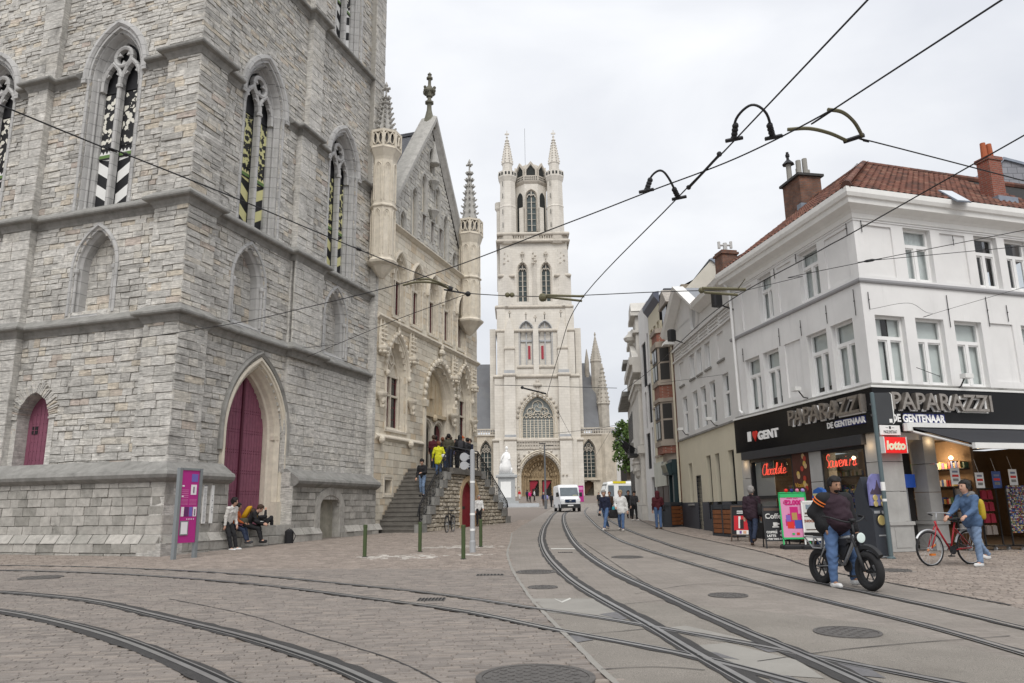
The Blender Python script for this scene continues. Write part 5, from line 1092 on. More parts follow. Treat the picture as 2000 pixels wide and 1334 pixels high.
def window(T, par, u0, u1, z0, z1, o, tr=.32, split=.5, back=None, frame=None, curt=.0, sill=True, f=.065, dark=.4):
 """casement: frame, transom light above, two leaves; pane and curtain behind"""
 frame = frame or m_wfr; b = MB(T); zt = z1-(z1-z0)*tr; um = u0+(u1-u0)*split
 b.box(u0, u0+f, o-.06, o+.02, z0, z1); b.box(u1-f, u1, o-.06, o+.02, z0, z1); b.box(u0+f, u1-f, o-.06, o+.02, z1-f, z1); b.box(u0+f, u1-f, o-.06, o+.02, z0, z0+f*1.2)
 if tr: b.box(u0+f, u1-f, o-.06, o+.03, zt-.05, zt+.05)
 top = zt-.05 if tr else z1-f
 if split: 
  b.box(um-.055, um+.055, o-.06, o+.03, z0+f*1.2, top)
  for a, c in ((u0+f, um-.055), (um+.055, u1-f)):
   b.box(a, a+.03, o-.05, o, z0+f*1.2, top); b.box(c-.03, c, o-.05, o, z0+f*1.2, top); b.box(a+.03, c-.03, o-.05, o, top-.04, top); b.box(a+.03, c-.03, o-.05, o, z0+f*1.2, z0+f*1.2+.05)
 w = part('window', b, frame, par, world=True)
 g = MB(T); g.add([(u0, o-.03, z0), (u1, o-.03, z0), (u1, o-.03, z1), (u0, o-.03, z1)], [[0, 3, 2, 1]]); part('pane', g, m_pane, w, world=True)
 c = MB(T); n = 14
 if back is not None:
  zz0 = z0+(z1-z0)*curt; V = []; 
  for i in range(n+1):
   u = u0+(u1-u0)*i/n; d = o-.14-.025*math.sin(i*2.1) if back is m_curt else o-.12; V += [(u, d, zz0), (u, d, z1)]
  c.add(V, [[2*i, 2*i+1, 2*i+3, 2*i+2] for i in range(n)]); part('curtain' if back is m_curt else 'blind', c, back, w, world=True)
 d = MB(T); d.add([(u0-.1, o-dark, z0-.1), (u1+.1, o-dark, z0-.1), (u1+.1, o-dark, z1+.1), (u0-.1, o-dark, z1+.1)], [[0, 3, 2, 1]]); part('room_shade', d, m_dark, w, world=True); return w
corner = thing('corner_building', 'white plastered corner building with red tiled roof above the black fronted souvenir shop', 'building', KX+np.array([0, 0, .32]))
r1 = [(1.83, 2.9, 7.7, 9.3), (4.58, 5.5, 7.7, 9.3), (.35, 1.45, 7.75, 9.25, .05), (3.3, 4.2, 7.75, 9.25, .05), (5.95, 6.75, 7.75, 9.25, .05), (5.8, 6.85, 4.72, 6.64), (4.52, 5.55, 4.72, 6.64), (1.79, 2.85, 4.72, 6.64), (.52, 1.57, 4.72, 6.64), (3.2, 4.15, 4.9, 6.64, .05)]
r2 = [(1.72, 2.7, 7.7, 9.3), (4.32, 5.2, 7.7, 9.3), (5.5, 6.4, 7.7, 9.3), (.3, 1.3, 7.75, 9.25, .05), (3.05, 3.98, 7.75, 9.25, .05), (.36, 1.37, 4.7, 6.62), (1.74, 2.74, 4.7, 6.62), (3.12, 4.12, 4.7, 6.62), (4.42, 5.3, 4.9, 6.62, .05), (5.62, 6.5, 4.7, 6.62)]
b = MB(W1); pwall(b, 0, 7.6, 3.2, 9.75, 0, r1, .26); b.T = W2; pwall(b, 0, 9., 3.2, 9.75, 0, r2, .26)
part('wall', b, m_plas, corner, world=True)
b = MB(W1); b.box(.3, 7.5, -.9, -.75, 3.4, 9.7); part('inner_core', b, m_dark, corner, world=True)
for i, r in enumerate([q for q in r1 if len(q) == 4]): window(W1, corner, r[0], r[1], r[2], r[3], -.17, back=[m_blind, m_curt][i < 2], curt=[.0, .0, .12, .2, .15, .05][i % 6])
for i, r in enumerate([q for q in r2 if len(q) == 4]): window(W2, corner, r[0], r[1], r[2], r[3], -.17, split=.5 if r[2] > 7 else [.42, .5, .47, .5][i % 4], back=m_curt if i == 0 else (m_blind if r[2] < 7 else (None if i < 3 else m_curt)))
plan = [W2.pt(9.)[:2], KX[:2], W1.pt(7.75)[:2]]
def cornice(plan, prof, m, nm, par, **k): b = MB(); b.sweep(plan, prof, 'plan'); return part(nm, b, m, par, world=True, **k)
cornice(plan, [(-.1, 9.42), (.03, 9.42), (.05, 9.55), (.12, 9.62), (.3, 9.7), (.34, 9.72), (.36, 9.86), (.42, 9.88), (.46, 9.98), (.46, 10.13), (.40, 10.14), (.40, 10.02), (-.1, 10.02)], m_gut, 'gutter_cornice', corner)
cornice(plan, [(-.02, 7.52), (.05, 7.53), (.07, 7.57), (.07, 7.63), (-.02, 7.67)], plain('grey string course', (.33, .33, .34), .7), 'string_course', corner)
cornice(plan, [(-.02, 9.25+.1), (.025, 9.35), (.025, 9.38), (-.02, 9.4)], m_plas, 'frieze_line', corner)
# wall anchors
for T, L in ((W1, [(.28, 9.35, .35), (.3, 7.4, .75), (1.65, 7.3, .55), (2.95, 9.35, .3), (3.05, 7.2, .5), (4.35, 7.25, .6), (4.3, 9.3, .35), (6.9, 7.1, .5)]), (W2, [(.25, 9.35, .35), (.2, 7.25, .5), (2.95, 7.35, .95), (3.5, 9.2, .3), (4.4, 7.4, .9), (5.15, 7.2, .5)])):
 for u, z, l in L:
  b = MB(T); b.tube([(u, .03, z-l), (u, .03, z)], .011, 5); b.ball((u, .035, z-l*.45), .022, 6, 4); part('wall_anchor', b, m_iron, corner, world=True)
# tiled hipped roof, every pantile its own piece near the street
def inset(t, z):
 A = np.array([W1.n[:2], W2.n[:2]]); p = KX[:2]+np.linalg.solve(A, [-t, -t]); return np.array([p[0], p[1], z])
EA, RG = inset(-.42, 10.12), inset(3.9, 13.4)
m_tile = mat('clay pantile', (.28, .1, .055), .8, var=.2, scale=6., bump=.2, tones=[(0, (.085, .047, .038)), (.4, (.145, .063, .045)), (.8, (.18, .076, .053)), (1, (.21, .115, .08))], stain=.35, stain_col=(.11, .07, .05), stain_scale=(2, 2, 2))
b = MB(); far1, far2 = W1.d*7.9, W2.d*9.5
b.add([EA-np.array([0, 0, .06]), EA+far1-np.array([0, 0, .06]), RG+far1*.62-np.array([0, 0, .06]), RG-np.array([0, 0, .06]), EA+far2-np.array([0, 0, .06]), RG+far2-np.array([0, 0, .06]), RG+far1*.62+np.array([3, 1, -2])], [[0, 1, 2, 3], [0, 3, 5, 4]])
part('roof_deck', b, m_dark, corner, world=True)
tl = []
def tiles(E0, d, R0, lo, hi):
 """courses from the eaves line E0+d*s up to the ridge line through R0"""
 up_ = (R0-E0); up_ = up_-d*(up_@d); sl = np.linalg.norm(up_); uv = up_/sl; nn = np.cross(d, uv); nn = nn if nn[2] > 0 else -nn; shift = ((R0-E0)@d)/sl
 rows = int(sl/.31)+1; tw = .225
 for r in range(rows):
  v0 = r*.31; v1 = min(v0+.36, sl); s0 = shift*v0; n = int((hi-s0)/tw)
  for k in range(n):
   a = s0+k*tw+(.0 if r % 2 else .0)
   if lo and a+d[1]*0 > hi: break
   V = []
   for v, h in ((v0, .045), (v1, .012)):
    for q, c in ((0, .01), (.25, -.018), (.5, -.012), (.75, .035), (1.02, .02)): V.append(E0+d*(a+q*tw)+uv*v+nn*(h+c+R.uniform(-.003, .003)))
   tl.append((np.array(V), R.random()))
tiles(EA, W1.d, RG, 0, 7.85); tiles(EA, W2.d, RG, 0, 8.6)
TF = [[0, 1, 6, 5], [1, 2, 7, 6], [2, 3, 8, 7], [3, 4, 9, 8]]
cx_ = [np.linalg.norm(v.mean(0)-CP) for v, _ in tl]; order = np.argsort(cx_); b = MB()
for i, q in enumerate(order):
 v, t = tl[q]
 if i < 300: s_ = MB(); s_.add(v, TF, tone=t); part('roof_tile', s_, m_tile, corner, world=True)
 else: b.add(v, TF, tone=t)
part('far_roof_tiles', b, m_tile, corner, world=True, kind='stuff')
b = MB()
def ridge(p, q):
 L_ = np.linalg.norm(q-p); d = (q-p)/L_; n = int(L_/.33)
 for i in range(n): a = p+d*(i*.33); c = p+d*(i*.33+.37); b.tube([a+np.array([0, 0, .0]), a+(c-a)*.8, c], [.13, .125, .12], 8, tone=R.random())
ridge(EA+np.array([0, 0, .05]), RG+np.array([0, 0, .03])); ridge(RG, RG+W1.d*4.9); ridge(RG, RG+W2.d*8.6); part('ridge_tiles', b, m_tile, corner, world=True, kind='stuff')
def roofpt(x, y):
 n = np.cross(W2.d, RG-EA); r = ray(x, y); return CP+r*((EA-CP)@n/(r@n))
m_brick = mat('dark chimney brick', (.20, .085, .05), .9, var=.45, scale=3., bump=.3, brick=(.2, .07, .012, (.12, .1, .085), (.13, .07, .055), 'r'), stain=.3, stain_col=(.36, .15, .06), stain_scale=(1, 1, 1))
m_brick2 = mat('red chimney brick', (.29, .085, .055), .9, var=.2, scale=3., bump=.3, brick=(.2, .07, .01, (.22, .17, .14), (.22, .07, .05), 'r'))
m_lead = mat('lead flashing', (.24, .27, .32), .55, metal=.3, var=.2)
c = RG+W1.d*3.9; a = -math.atan2(W1.d[0], W1.d[1])
b = MB(); b.cbox((c[0], c[1], 13.2), .95, 1.25, 2.5, a); ch = part('chimney', b, m_brick, corner, world=True)
b = MB(); b.cbox((c[0], c[1], 14.5), 1.15, 1.45, .1, a); part('chimney_cap', b, m_bit, ch, world=True)
for k, (q, h, m) in enumerate(((-.48, .55, 0), (-.16, .9, 0), (-.02, .6, 0), (.16, .8, 0), (.45, .75, 1))):
 p = c+W1.n*q*.9-W1.d*(.15 if k % 2 else -.15); b = MB(); b.lathe((p[0], p[1], 14.54), [(.11, 0), (.105, h), (.08, h)], 10)
 if m: b.lathe((p[0], p[1], 14.54+h), [(.26, .0), (.06, .22), (.06, .34), (.09, .35), (.09, .45), (.06, .46), (.06, .55)], 6, mi=1)
 part('chimney_pot', b, [plain('grey clay pot', (.3, .29, .265), .8), m_black], ch, world=True)
b = MB(); p0, p1 = c-W1.d*.66+W1.n*.5, c-W1.d*.66+W1.n*.62; b.cbox((p0[0], p0[1], 13.05), .25, .3, .3, a); part('flashing', b, m_lead, ch, world=True)
p = roofpt(1942, 388); a2 = math.atan2(W2.d[1], W2.d[0]); b = MB(); b.cbox((p[0], p[1], p[2]+.45), .52, .45, 1.7, a2); b.cbox((p[0], p[1], p[2]+1.3), .6, .52, .12, a2); ch2 = part('chimney', b, m_brick2, corner, world=True)
for q in (-.13, .12): b = MB(); e = p+W2.d*q; b.lathe((e[0], e[1], p[2]+1.35), [(.1, 0), (.08, .55), (.06, .55)], 10); part('chimney_pot', b, plain('red clay pot', (.38, .11, .05), .8), ch2, world=True)
b = MB(); b.cbox((p[0]+W2.n[0]*.45, p[1]+W2.n[1]*.3, p[2]-.22), .8, .25, .25, a2); part('flashing', b, m_lead, ch2, world=True)
nrm = np.cross(W2.d, RG-EA); nrm /= np.linalg.norm(nrm); nrm = nrm if nrm[2] > 0 else -nrm
q = [roofpt(1832, 377)+nrm*.085, roofpt(1857, 379)+nrm*.085, roofpt(1893, 399)+nrm*.085, roofpt(1868, 397)+nrm*.085]; cc = sum(q)/4
b = MB(); b.add([cc+(v-cc)*1.08 for v in q]+[cc+(v-cc)*1.08-nrm*.03 for v in q], [[3, 2, 1, 0], [0, 1, 5, 4], [1, 2, 6, 5], [2, 3, 7, 6], [3, 0, 4, 7]]); sk = part('skylight', b, m_lead, corner, world=True)
b = MB(); b.add([v+nrm*.012 for v in q], [[3, 2, 1, 0]]); part('skylight_pane', b, mat('bright pane', (.6, .64, .68), .08, var=0., spec=.8), sk, world=True)
# downpipe between the two houses
b = MB(W1); b.tube([(7.5, .25, 9.7), (7.45, .1, 9.45), (7.4, .1, 9.2), (7.32, .1, 4.9), (7.1, .1, 4.75)], .05, 8); part('downpipe', b, m_wfr, corner, world=True)
# ------------- shop front
m_alu = plain('white aluminium trim', (.72, .72, .70), .35); m_shad = plain('charcoal shutter box', (.035, .036, .04), .5)
cornice([W2.pt(9, 0)[:2], KX[:2], W1.pt(7.72)[:2]], [(-.02, 3.38), (.16, 3.38), (.16, 4.56), (-.02, 4.56)], m_bblk, 'fascia', corner)
cornice([W2.pt(9, 0)[:2], KX[:2], W1.pt(7.75)[:2]], [(-.02, 4.56), (.19, 4.56), (.19, 4.62), (-.02, 4.64)], m_alu, 'fascia_trim', corner)
cornice([W2.pt(9, 0)[:2], KX[:2], W1.pt(7.72)[:2]], [(-.02, 4.64), (.1, 4.65), (.08, 4.7), (-.02, 4.72)], m_ledge, 'cable_ledge', corner)
b = MB(W1); b.box(.45, 7.3, -.02, .2, 3.1, 3.375); part('shutter_box', b, m_shad, corner, world=True)
m_let = mat('brushed letter steel', (.32, .29, .26), .32, metal=.7, var=.35, scale=9.); m_wlet = plain('white letters', (.85, .85, .84), .5); m_blu = plain('blue sign backing', (.02, .03, .16), .5); m_rlet = plain('red heart', (.62, .03, .02), .5)
def sign(body, T, hit, p0, p1, m, nm, par, depth=.05, bold=0., o=.17, shear=0.):
 """fit lettering between two photo pixels given on the facade (left-bottom, right-top)"""
 u0, z0 = hit.hit(*p0, o=o); u1, z1 = hit.hit(*p1, o=o)
 s_ = -1 if T is W1t else 1
 a, c = sorted((u0*s_, u1*s_)); h = z1-z0
 ob = text(body, 1., None, 0, 0, 0, m, nm, par, depth, shear, bold)
 co = np.empty(len(ob.data.vertices)*3, np.float32); ob.data.vertices.foreach_get('co', co); co = co.reshape(-1, 3).astype(float)
 Mi = np.array(wm(par)); co = co@Mi[:3, :3].T+Mi[:3, 3]
 mn, mx = co.min(0), co.max(0); V = co.copy(); V[:, 0] = a+(co[:, 0]-mn[0])/(mx[0]-mn[0])*(c-a); V[:, 2] = z0+(co[:, 2]-mn[2])/(mx[2]-mn[2])*h; V[:, 1] = o+(co[:, 1]-mn[1])
 Vw = T(V); I = np.array(wm(par).inverted()); Vl = Vw@I[:3, :3].T+I[:3, 3]; ob.data.vertices.foreach_set('co', Vl.astype(np.float32).ravel()); ob.data.update(); return ob
for T, hf, q in ((W1t, W1, ((1549, 832), (1690, 769), (1617, 838), (1690, 812))), (W2, W2, ((1736, 800), (1926, 774), (1742, 824), (1844, 811)))):
 l = sign('PAPARAZZI', T, hf, q[0], q[1], m_let, 'shop_letters', corner, .16, .012)
 sign('PAPARAZZI', T, hf, (q[0][0]+1.5, q[0][1]+2), (q[1][0]-2, q[1][1]+2), m_wlet, 'letter_returns', corner, .05, .03)
 sign('DE GENTENAAR', T, hf, q[2], q[3], m_wlet, 'sign_lettering', corner, .02, .03, o=.18)
 u0, z0 = hf.hit(*q[2], o=.165); u1, z1 = hf.hit(*q[3], o=.165); ua, ub = sorted((u0, u1)); d_ = (ub-ua)
 b = MB(hf); b.box(ua+(.0 if hf is W1 else d_*.22), ub-(d_*.22 if hf is W1 else 0), .16, .175, z0-.02, z1+.02); part('sign_backing', b, m_blu, corner, world=True)
sign('I', W1t, W1, (1462, 863), (1466.5, 843), m_wlet, 'sign_lettering', corner, .03, .03); sign('GENT', W1t, W1, (1482, 860), (1520, 835), m_wlet, 'sign_lettering', corner, .03, .045)
u, z = W1.hit(1475.3, 850, .17); b = MB(W1t); hp = [(-u+.155*(16*math.sin(t)**3)/16, z+.17*(13*math.cos(t)-5*math.cos(2*t)-2*math.cos(3*t)-math.cos(4*t))/14) for t in np.linspace(0, 2*PI, 25)[:-1]]
b.prism(hp, 1, .16, .2); part('heart_emblem', b, m_rlet, corner, world=True)
# ground floor: pillars, glazing, lit interior
m_floor = plain('shop floor', (.12, .1, .085), .5); m_shopw = mat('shop wall', (.16, .11, .07), .8, var=.3, scale=1.)
b = MB(); A = W1.pt(7.3, -.3, .33); 
pl = [W1.pt(7.4, -.05), W1.pt(0.1, -.05), W2.pt(8.8, -.05), W2.pt(8.8, -6), W1.pt(7.4, -6)]
for z, nm, m in ((.34, 'shop_floor', m_floor), (3.36, 'shop_ceiling', m_shopw)):
 b = MB(); b.add([(p[0], p[1], z) for p in pl], [list(range(5))]); part(nm, b, m, corner, world=True)
b = MB(W1); b.box(.9, 7.4, -3.6, -3.5, .3, 3.3); b.box(7.35, 7.45, -3.6, -.1, .3, 3.3); b.T = W2; b.box(3.5, 8.8, -4.6, -4.5, .3, 3.3); b.box(8.7, 8.8, -4.6, -.1, .3, 3.3); part('shop_back_wall', b, m_shopw, corner, world=True, kind='stuff')
def pillar(T, u0, u1, z0, z1, o=.04, base=True):
 b = MB(T); z = z0+(.75 if base else 0); n = 3; h = (z1-z)/n
 for i in range(n): b.box(u0, u1, -.45, o, z+i*h+.008, z+(i+1)*h-.008)
 if base: b.box(u0-.04, u1+.04, -.45, o+.06, z0, z0+.66); b.box(u0-.07, u1+.07, -.45, o+.1, z0+.66, z0+.75); b.box(u0+.08, u1-.08, -.3, o+.075, z0+.1, z0+.58)
 part('stone_pillar', b, m_pil, corner, world=True)
pillar(W1, 7.03, 7.62, .45, 3.1); pillar(W1, 2.66, 3.28, .4, 3.1, base=False); pillar(W1, .0, .56, .34, 3.38); pillar(W2, .0, .66, .33, 3.38); pillar(W2, 1.4, 1.8, .33, 3.3)
pillar(W2, 7.6, 8.4, .33, 3.38)
b = MB(W1)                                   # frames and stall risers
for a, c in ((4.25, 7.0), (.58, 2.64)):
 b.box(a, a+.07, -.12, .03, .45, 3.1); b.box(c-.07, c, -.12, .03, .45, 3.1); b.box(a, c, -.12, .03, 3.0, 3.1); b.box(a, c, -.12, .03, .4, .95)
b.box(4.3, 7.0, -.12, .03, 1.75, 1.85)
part('shopfront_frame', b, m_black, corner, world=True, kind='stuff')
for a, c in ((4.3, 6.95), (.63, 2.6)): g = MB(W1); g.add([(a, -.05, .95), (c, -.05, .95), (c, -.05, 3.05), (a, -.05, 3.05)], [[0, 1, 2, 3]]); part('shop_window', g, m_pane, corner, world=True)
b = MB(W1); b.box(5.7, 6.95, -.14, -.12, .95, 3.); part('frosted_panel', b, plain('frosted film', (.45, .45, .43), .6), corner, world=True)
# shelves of goods seen through the glass and under the awning
GOOD = [plain('goods colour %d' % i, c, .5) for i, c in enumerate([(.3, .04, .04), (.05, .09, .26), (.42, .40, .37), (.3, .2, .08), (.07, .14, .09), (.02, .02, .025), (.2, .09, .19), (.36, .33, .15)])]
def shelf(T, u0, u1, o0, zs, size, nm, lab=None):
 b = MB(T)
 for z in zs: b.box(u0, u1, o0-.25, o0, z-.03, z)
 sh = part('shelf', b, m_iron, corner, world=True); b = MB(T)
 for z in zs:
  u = u0+.03
  while u < u1-.08:
   wd = R.uniform(*size); hh = R.uniform(.6, 1.)*size[1]*1.8; b.box(u, u+wd*.85, o0-.2, o0-R.uniform(.02, .06), z, z+hh, mi=R.randrange(8)); u += wd
 part(nm, b, GOOD, sh, world=True, kind='stuff')
shelf(W1, 4.35, 5.65, -.5, (1.05, 1.3, 1.6, 1.95, 2.05), (.035, .065), 'chocolate_goods'); shelf(W1, .7, 2.6, -.5, (1.0, 1.3, 1.6, 1.85), (.035, .07), 'souvenir_goods'); shelf(W1, 1., 7.2, -3.3, (1., 1.5, 2., 2.5), (.06, .12), 'back_goods')
# ceiling spots
m_bulb = mat('warm lamp', (1, .8, .5), .5, var=0., emit=(1, .72, .38, 9.))
def spot(T, u, o, z):
 b = MB(T); b.ball((u, o, z), .055, 8, 6); part('spot_lamp', b, m_bulb, corner, world=True)
for u, o in ((2.3, -.8), (1.6, -1.0), (1.35, -.7), (.8, -.9)): spot(W1, u, o, 2.86)
for u, o, z in ((2.35, -.9, 3.05), (3.2, -1.5, 2.9), (3.4, -1., 2.8), (4.6, -1.4, 2.9)): spot(W2, u, o, z)
def area(nm, P, e, size, col=(1, .7, .4)):
 l = bpy.data.lights.new(nm, 'POINT'); l.energy = e; l.color = col; l.shadow_soft_size = size; o = bpy.data.objects.new(nm, l); COL.objects.link(o); o.location = [float(q) for q in P]; return o
area('shop_lamp_light', W1.pt(1.6, -1., 2.7), 30, .1); area('shop_lamp_light', W1.pt(5.2, -1., 2.7), 18, .1); area('shop_lamp_light', W2.pt(3.2, -1.4, 2.75), 34, .1); area('shop_lamp_light', W2.pt(5.2, -1.6, 2.75), 30, .1)
area('pillar_lamp_light', W2.pt(1.6, .16, 3.15), 1.3, .03); area('pillar_lamp_light', W1.pt(.3, .2, 3.05), 1.3, .03); area('pillar_lamp_light', W1.pt(7.3, .2, 2.95), 1.2, .03)
# neon words in the windows: bent tubes
m_neon = mat('red neon', (.8, .1, .06), .4, var=0., emit=(1, .1, .06, 1.1))
GL = {'C': [[(.75, .8), (.6, 1.), (.3, .95), (.05, .5), (.15, .05), (.5, 0), (.8, .2)]], 'h': [[(.05, 0), (.2, .6), (.3, 1), (.2, 1), (.15, .3), (.12, 0), (.2, .4), (.35, .5), (.4, .3), (.4, 0), (.55, .08)]], 'o': [[(.45, .45), (.2, .5), (.05, .25), (.15, 0), (.4, .05), (.48, .3), (.4, .48), (.6, .4)]],
 'c': [[(.45, .4), (.3, .5), (.08, .3), (.12, .05), (.3, 0), (.55, .1)]], 'l': [[(.05, .1), (.3, .7), (.3, 1), (.18, .95), (.12, .3), (.2, 0), (.4, .1)]], 'a': [[(.45, .45), (.2, .5), (.05, .2), (.2, 0), (.42, .35), (.46, .5), (.42, .1), (.6, .05)]], 't': [[(.2, .9), (.14, .3), (.2, 0), (.42, .1)], [(0, .6), (.42, .64)]], 'e': [[(.05, .2), (.35, .3), (.35, .45), (.2, .5), (.06, .3), (.12, .02), (.4, .05), (.55, .15)]],
 'S': [[(.6, .85), (.45, 1), (.2, .9), (.2, .65), (.5, .4), (.5, .12), (.25, 0), (.02, .15)]], 'u': [[(.05, .45), (.08, .1), (.25, 0), (.42, .2), (.46, .48), (.44, .1), (.6, .05)]], 'v': [[(.02, .45), (.12, .4), (.2, .0), (.4, .45), (.55, .42)]], 'n': [[(.05, 0), (.1, .48), (.12, .1), (.3, .48), (.4, .4), (.4, .05), (.58, .08)]], 'i': [[(.05, .1), (.12, .48), (.12, .05), (.3, .08)], [(.15, .7), (.17, .73)]], 'r': [[(.05, 0), (.12, .5), (.15, .35), (.3, .5), (.42, .42)]], 's': [[(.05, .1), (.3, .5), (.38, .2), (.25, 0), (.05, .06), (.4, .02), (.55, .12)]]}
def neon(word, p0, p1, h0):
 u0, z0 = W1.hit(*p0, o=-.09); u1, z1 = W1.hit(*p1, o=-.09); wt = sum(.62 if c in 'CS' else .48 for c in word); sc_ = (u0-u1)/wt; b = MB(W1); x = 0
 for c in word:
  for st in GL[c]:
   P = catmull([(p[0]*1.05+p[1]*.22, p[1], 0) for p in st], 4) if len(st) > 2 else np.array([(*p, 0) for p in st])
   b.tube([(u0-(x+p[0])*sc_, -.09, z0+p[1]*h0) for p in P], .0095, 5)
  x += .62 if c in 'CS' else .48
 n = part('neon_sign', b, m_neon, corner, world=True); g = MB(W1); g.box(u1-.1, u0+.1, -.115, -.11, z0-.1, z0+h0+.1); part('neon_carrier', g, m_pane, n, world=True)
neon('Chocolate', (1489, 928), (1534, 920), .36); neon('Souvenirs', (1612, 914), (1672, 909), .38)
# chocolate poster column
b = MB(W1); b.box(3.3, 4.22, -.1, .05, .45, 3.1); po = part('poster_column', b, mat('chocolate brown print', (.075, .022, .015), .4, var=.3, scale=1.2), corner, world=True)
b = MB(W1); R2 = random.Random(4)
for k in range(17):
 z = 3.0-.075*k; u = 3.45+R2.random()*.6; b.add([(u+.1*math.cos(t)*.9, .054+.0006*k, z+.085*math.sin(t)) for t in np.linspace(0, 2*PI, 11)[:-1]], [list(range(10))], mi=k % 4)
for z, c in ((1.15, 0), (.95, 1), (1.2, 3)): b.add([(3.75+(.15 if c else -.1)+.13*math.cos(t), .056+.001*c, z+.13*math.sin(t)) for t in np.linspace(0, 2*PI, 11)[:-1]], [list(range(10))], mi=c)
part('printed_pralines', b, [plain('praline cream', (.55, .38, .2), .5), plain('praline red', (.42, .05, .03), .5), plain('praline dark', (.09, .04, .03), .5), plain('praline gold', (.6, .42, .1), .5)], po, world=True, kind='stuff')
sign('Vitalidas', W1t, W1, (1554, 952), (1578, 942), plain('gold print', (.62, .36, .06), .5), 'poster_lettering', corner, .004, .01, o=.056, shear=.2)
# side entrance and open shop front on the lane, with the awning
b = MB(W2); b.box(.68, 1.38, -.5, -.46, .33, 3.1); part('entrance_door', b, m_dark, corner, world=True)
b = MB(W2); b.box(.72, 1.3, -.3, -.27, 1.95, 2.3); part('blue_screen', b, mat('screen glow', (.02, .06, .25), .3, var=.3, emit=(.03, .12, .6, .12)), corner, world=True)
b = MB(W2); b.box(1.02, 1.07, -.4, -.34, .5, 2.); b.box(.7, .75, -.46, -.3, .33, 3.1); part('door_handle_bar', b, m_steel, corner, world=True, kind='stuff')
m_awn = plain('charcoal awning cloth', (.028, .029, .034), .8)
au0, au1, ao = .85, 8.6, 2.1
b = MB(W2); b.add([(au0, .2, 3.52), (au1, .2, 3.52), (au1, ao, 2.92), (au0, ao, 2.92)], [[0, 1, 2, 3]]); b.add([(au0, .2, 3.5), (au1, .2, 3.5), (au1, ao, 2.9), (au0, ao, 2.9)], [[3, 2, 1, 0]]); aw = part('awning', b, m_awn, corner, world=True)
b = MB(W2); b.box(.7, au1, .165, .36, 3.5, 3.62); b.box(au0-.06, au1, ao, ao+.09, 2.8, 2.94); b.tube([(au0, .2, 3.42), (au0+.05, ao, 2.84)], .035, 6); b.lathe((.75, .26, 3.5), [(.12, -.1), (.12, .1)], 8); part('awning_frame', b, m_alu, aw, world=True, kind='stuff')
# ---------------------------------------------------------------- the row of houses running to the cathedral square
H2 = Frame((8.29, 27.28, 0), -1.5, False)
m_plas2 = mat('white limewashed front', (.66, .655, .64), .8, var=.05, scale=1., stain=.3, stain_col=(.48, .47, .45), stain_scale=(1., 1., .25)); m_crm = mat('cream painted front', (.62, .575, .45), .75, var=.06, scale=1., stain=.2, stain_col=(.48, .42, .29), stain_scale=(1.5, 1.5, .4)); m_anth = plain('anthracite dado', (.055, .058, .07), .6)
m_dfr = plain('dark window frame', (.03, .028, .026), .5)
ph = thing('pedimented_house', 'white house with triangular pediment, round attic window and cream ground floor', 'house', H2.pt(5, 0, .45))
hu = lambda x, y: float(H2.hit(x, y)[0]); hz = lambda x, y: float(H2.hit(x, y)[1])
top = []; 
for x, y in ((1330, 705), (1350, 690), (1364, 680), (1380, 668), (1405, 648)): top.append((hu(x, y)-.42, hu(x, y)+.42, 7.15, 8.25)) 
mid = [(hu(x, y)-.42, hu(x, y)+.38, 4.85, 6.55) for x, y in ((1339, 810), (1359, 805), (1375, 798), (1393, 790), (1419, 780))]
low = [(hu(1350, 940)-.3, hu(1350, 940)+.32, 1.65, 3.45), (hu(1368, 980)-.35, hu(1368, 980)+.35, .5, 2.85), (hu(1386, 930)-.32, hu(1386, 930)+.35, 1.0, 3.6), (hu(1403, 930)-.3, hu(1403, 930)+.32, 1.0, 3.6), (hu(1430, 930)-.42, hu(1430, 930)+.3, 1.0, 3.6)]
E2 = 9.55
b = MB(H2); pwall(b, .1, E2, 4.62, 9.95, 0, [r if i in (1, 2, 3) else (*r, .06) for i, r in enumerate(top)]+mid, .18); part('wall', b, m_plas2, ph, world=True)
b = MB(H2); pwall(b, .1, E2, 1.7, 4.6, 0, low, .22); part('ground_floor_wall', b, m_crm, ph, world=True)
b = MB(H2); pwall(b, .1, E2, .3, 1.7, .02, [low[1], low[2][:2]+(1.0, 1.7), low[3][:2]+(1.0, 1.7), low[4][:2]+(1.0, 1.7)], .2); part('dado', b, m_anth, ph, world=True)
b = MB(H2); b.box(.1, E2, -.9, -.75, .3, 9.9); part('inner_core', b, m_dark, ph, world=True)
for r in top[1:4]: window(H2, ph, *r, -.14, tr=0, split=.5, back=m_blind, curt=0)
for r in mid: window(H2, ph, *r, -.12, tr=.42, split=0, back=m_curt, f=.05)
for i, r in enumerate(low):
 if i == 1: b = MB(H2); b.box(r[0], r[1], -.24, -.2, r[2], r[3]); b.box(r[0]+.1, r[1]-.1, -.2, -.18, 1.2, 2.5); part('front_door', b, m_dfr, ph, world=True)
 else: window(H2, ph, *r, -.18, tr=.4, split=0, back=m_curt, frame=m_dfr, f=.06)
b = MB(H2); 
for r in top: b.box(r[0]-.05, r[1]+.05, 0, .06, r[2]-.08, r[2])
b.box(.1, E2, 0, .07, 4.58, 4.66); b.box(low[0][0]-.1, low[0][1]+.1, 0, .1, 1.56, 1.64)
part('sills', b, m_ledge, ph, world=True, kind='stuff')
b = MB(H2); b.box(.1, E2, 0, .08, 8.42, 8.5); b.box(.1, E2, 0, .1, 8.98, 9.1)
for k in range(6):
 u = .5+k*1.5; b.box(u, u+1.25, 0, .05, 8.58, 8.62); b.box(u, u+1.25, 0, .05, 8.74, 8.78); b.box(u, u+1.25, 0, .05, 8.88, 8.92)
part('frieze', b, m_plas2, ph, world=True, kind='stuff')
